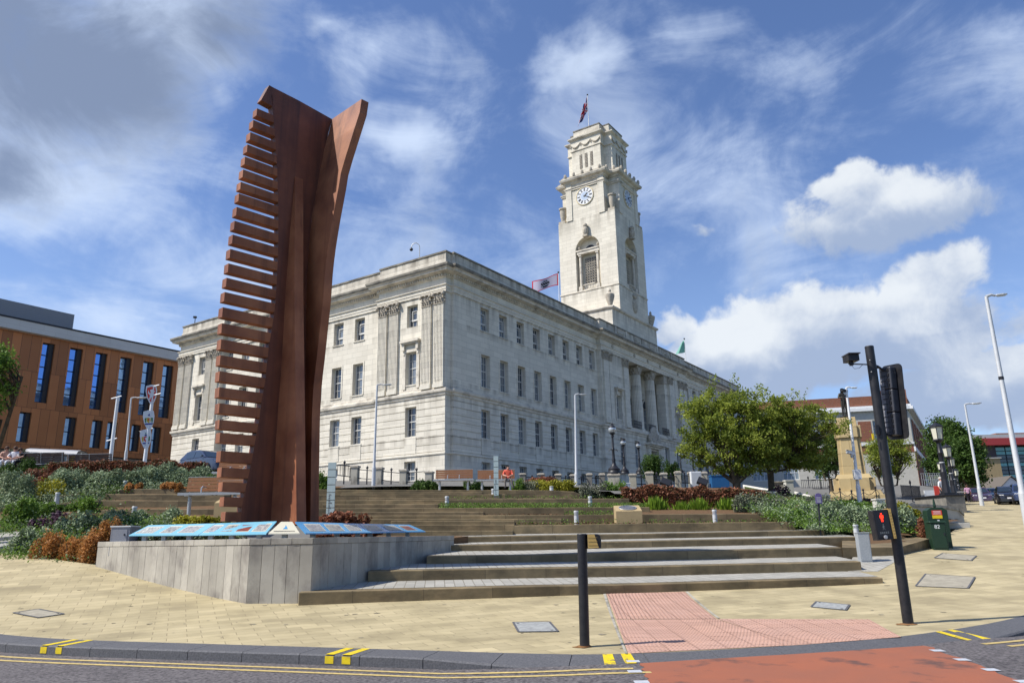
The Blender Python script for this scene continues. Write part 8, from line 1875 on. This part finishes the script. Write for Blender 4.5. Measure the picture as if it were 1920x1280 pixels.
# trees
def tree(name,label,base,lobes,trunk_r,stems,leafm,leaf,nleaf,seed,cat='tree',droop=.3,clus=.42,nclus=140,fork=.2,sprig=0):
    """lobes: list of (x,y,z,rx,ry,rz) ellipsoids relative to base; clusters of leaves sit at twig ends spread through them"""
    r=np.random.default_rng(seed); t=thing(name,label,cat,base); C=[]
    vol=np.array([l[3]*l[4]*l[5] for l in lobes]); vol=vol/vol.sum()
    while len(C)<nclus:
        l=lobes[r.choice(len(lobes),p=vol)]; d_=r.normal(size=3); d_/=np.linalg.norm(d_); q=np.array(l[:3])+d_*np.array(l[3:])*(r.random()**.45)
        if q[2]>fork*1.2: C.append(q)
    C=np.array(C); n=nleaf//nclus; P=[];tone=[]
    for c in C:
        k=int(n*r.uniform(.4,1.7)); s=clus*r.uniform(.6,1.3); g=r.normal(size=(k,3))*s*np.array([.55,.55,.38]); P.append(c+g); tone.append(np.clip(r.random()*.55+r.random(k)*.5,0,1))
    for _ in range(sprig):
        l=lobes[r.integers(len(lobes))]; a=r.uniform(0,2*PI); c=np.array(l[:3])+np.array([math.cos(a)*l[3]*.8,math.sin(a)*l[4]*.6,l[5]*r.uniform(.75,1.12)]); L_=r.uniform(.3,.8); k=26
        q=c+np.outer(r.random(k)*L_,[r.normal()*.3,0,1])+r.normal(size=(k,3))*.07; P.append(q); tone.append(r.random(k)*.6+.3)
    P=np.concatenate(P); tone=np.concatenate(tone); link(leafmesh('crown',P,leaf,leafm,1.9,up=.3,droop=droop,v=tone),'crown',t)
    m=MB(); heads=[]
    for (a,sp,hh) in stems:
        e=np.array([math.cos(a)*sp,math.sin(a)*sp,hh]); heads.append(e); mid=e*np.array([.55,.55,.45])+r.normal(size=3)*.05; m.tube([(0,0,-.35),(e[0]*.06,e[1]*.06,fork),tuple(mid),tuple(e)],[trunk_r,trunk_r*.8,trunk_r*.5,trunk_r*.3],9)
    m.lathe([(trunk_r*1.7,-.3),(trunk_r*1.2,.1),(trunk_r*.9,fork)],(0,0,0),12); m.build('trunk','bark',t,smooth=True)
    m=MB(); heads=np.array(heads)
    for c in C[:: max(1,nclus//110)]:
        d2=np.linalg.norm(heads-c,axis=1); h_=heads[d2.argmin()]; st=h_*r.uniform(.6,1.0); mid=(st+c)/2+r.normal(size=3)*.18+np.array([0,0,.1]); m.tube([tuple(st),tuple(mid),tuple(c)],[trunk_r*.26,trunk_r*.14,.012],5)
    m.build('branches','bark',t,smooth=True); return t
Yc=37.5
def rel_(px,py,base,Y): return np.array(at(px,py,Y))-np.array(base)
def lobesfrom(L_,base,Y,ry=.8):
    o=[]
    for (px,py,rx,rz) in L_:
        c=rel_(px,py,base,Y); s=Y/FPX*1.03; o.append((c[0],c[1]+random.uniform(-.4,.4),c[2],rx*s,rx*s*ry,rz*s))
    return o
b=at(1382,917,Yc); tree('cherry_tree','spreading cherry tree with several stems in front of the portico end',tuple(b),lobesfrom([(1312,775,42,32),(1350,760,48,36),(1400,768,52,40),(1345,812,52,36),(1400,820,52,38),(1302,820,26,20),(1440,800,40,44),(1425,856,42,30),(1350,862,44,24),(1395,872,40,20),(1300,845,28,26)],b,Yc),.16,[(2.9,1.5,2.0),(2.4,.9,2.6),(1.2,.6,2.8),(.6,.9,2.5),(.0,1.5,2.0),(3.6,.7,2.3)],'lf_cherry',.066,31000,5,nclus=400,clus=.30,fork=.35,sprig=34)
Yd=39.; b=at(1447,917,Yd); tree('cherry_tree','cherry tree with a single trunk between the multi stemmed one and the war memorial',tuple(b),lobesfrom([(1470,785,52,34),(1520,790,42,34),(1475,830,58,34),(1530,840,36,30),(1445,855,26,16),(1555,800,26,30),(1505,868,36,20),(1470,875,34,16),(1455,770,36,22)],b,Yd),.14,[(2.7,.7,2.2),(1.4,.4,2.6),(.4,1.0,2.3),(0.,1.5,2.3)],'lf_cherry',.066,25000,9,nclus=320,clus=.30,fork=.9,sprig=30)
Ye=52.; b=at(1560,925,Ye); tree('small_tree','dark green tree just left of the war memorial shaft',tuple(b),lobesfrom([(1562,845,26,36),(1550,870,22,26)],b,Ye),.13,[(1.5,.3,2.2),(0,.6,2.2),(3,.5,2.0)],'lf_dark',.07,9000,12,nclus=90,fork=1.,clus=.4)
Yf=50.; b=at(1672,940,Yf); tree('small_tree','light green tree between the war memorial and the traffic signal pole',tuple(b),lobesfrom([(1660,838,34,28),(1690,850,28,26),(1638,850,22,36),(1672,880,28,14),(1705,835,16,14)],b,Yf),.12,[(1.5,.3,2.4),(0,.9,2.4),(3,.8,2.2)],'lf_cherry',.065,9500,15,nclus=110,fork=1.,clus=.38)
for i,(lb,px,Y,L_) in enumerate([('large dark green tree behind the lantern posts, left of the three',1765,88,[(1765,825,26,40),(1755,870,24,36),(1775,800,20,22)]),('large dark green tree behind the slim street lamp, middle of the three',1795,84,[(1795,830,28,42),(1800,880,30,36),(1785,805,20,20)]),('large dark green tree next to the modern block, right of the three',1825,82,[(1822,850,20,38),(1828,888,17,28),(1808,860,24,42)])]):
    b=at(px,938,Y); tree('broadleaf_tree',lb,tuple(b),lobesfrom(L_,b,Y),.3,[(1.5,.3,5),(0,1.2,4.5),(3,1.2,4.3)],'lf_dark',.15,12000,20+i,nclus=150,clus=.75,fork=1.5)
Yg=24.; b=at(-45,960,Yg); tree('street_tree','bright green tree whose branches enter at the left edge of the photo',tuple(b),lobesfrom([(-5,690,34,42),(5,740,26,30),(-35,720,50,80),(14,665,18,14)],b,Yg),.14,[(1.0,.3,3.),(0.,.8,4.4),(3.,.6,4.)],'lf_green',.055,11000,31,nclus=110,clus=.28,fork=1.6)
for (px,py,Y,rx,rz,lb) in [(1880,915,150,20,14,'far')]: pass
SC.cycles.max_bounces=6; SC.cycles.diffuse_bounces=3; SC.cycles.transparent_max_bounces=6
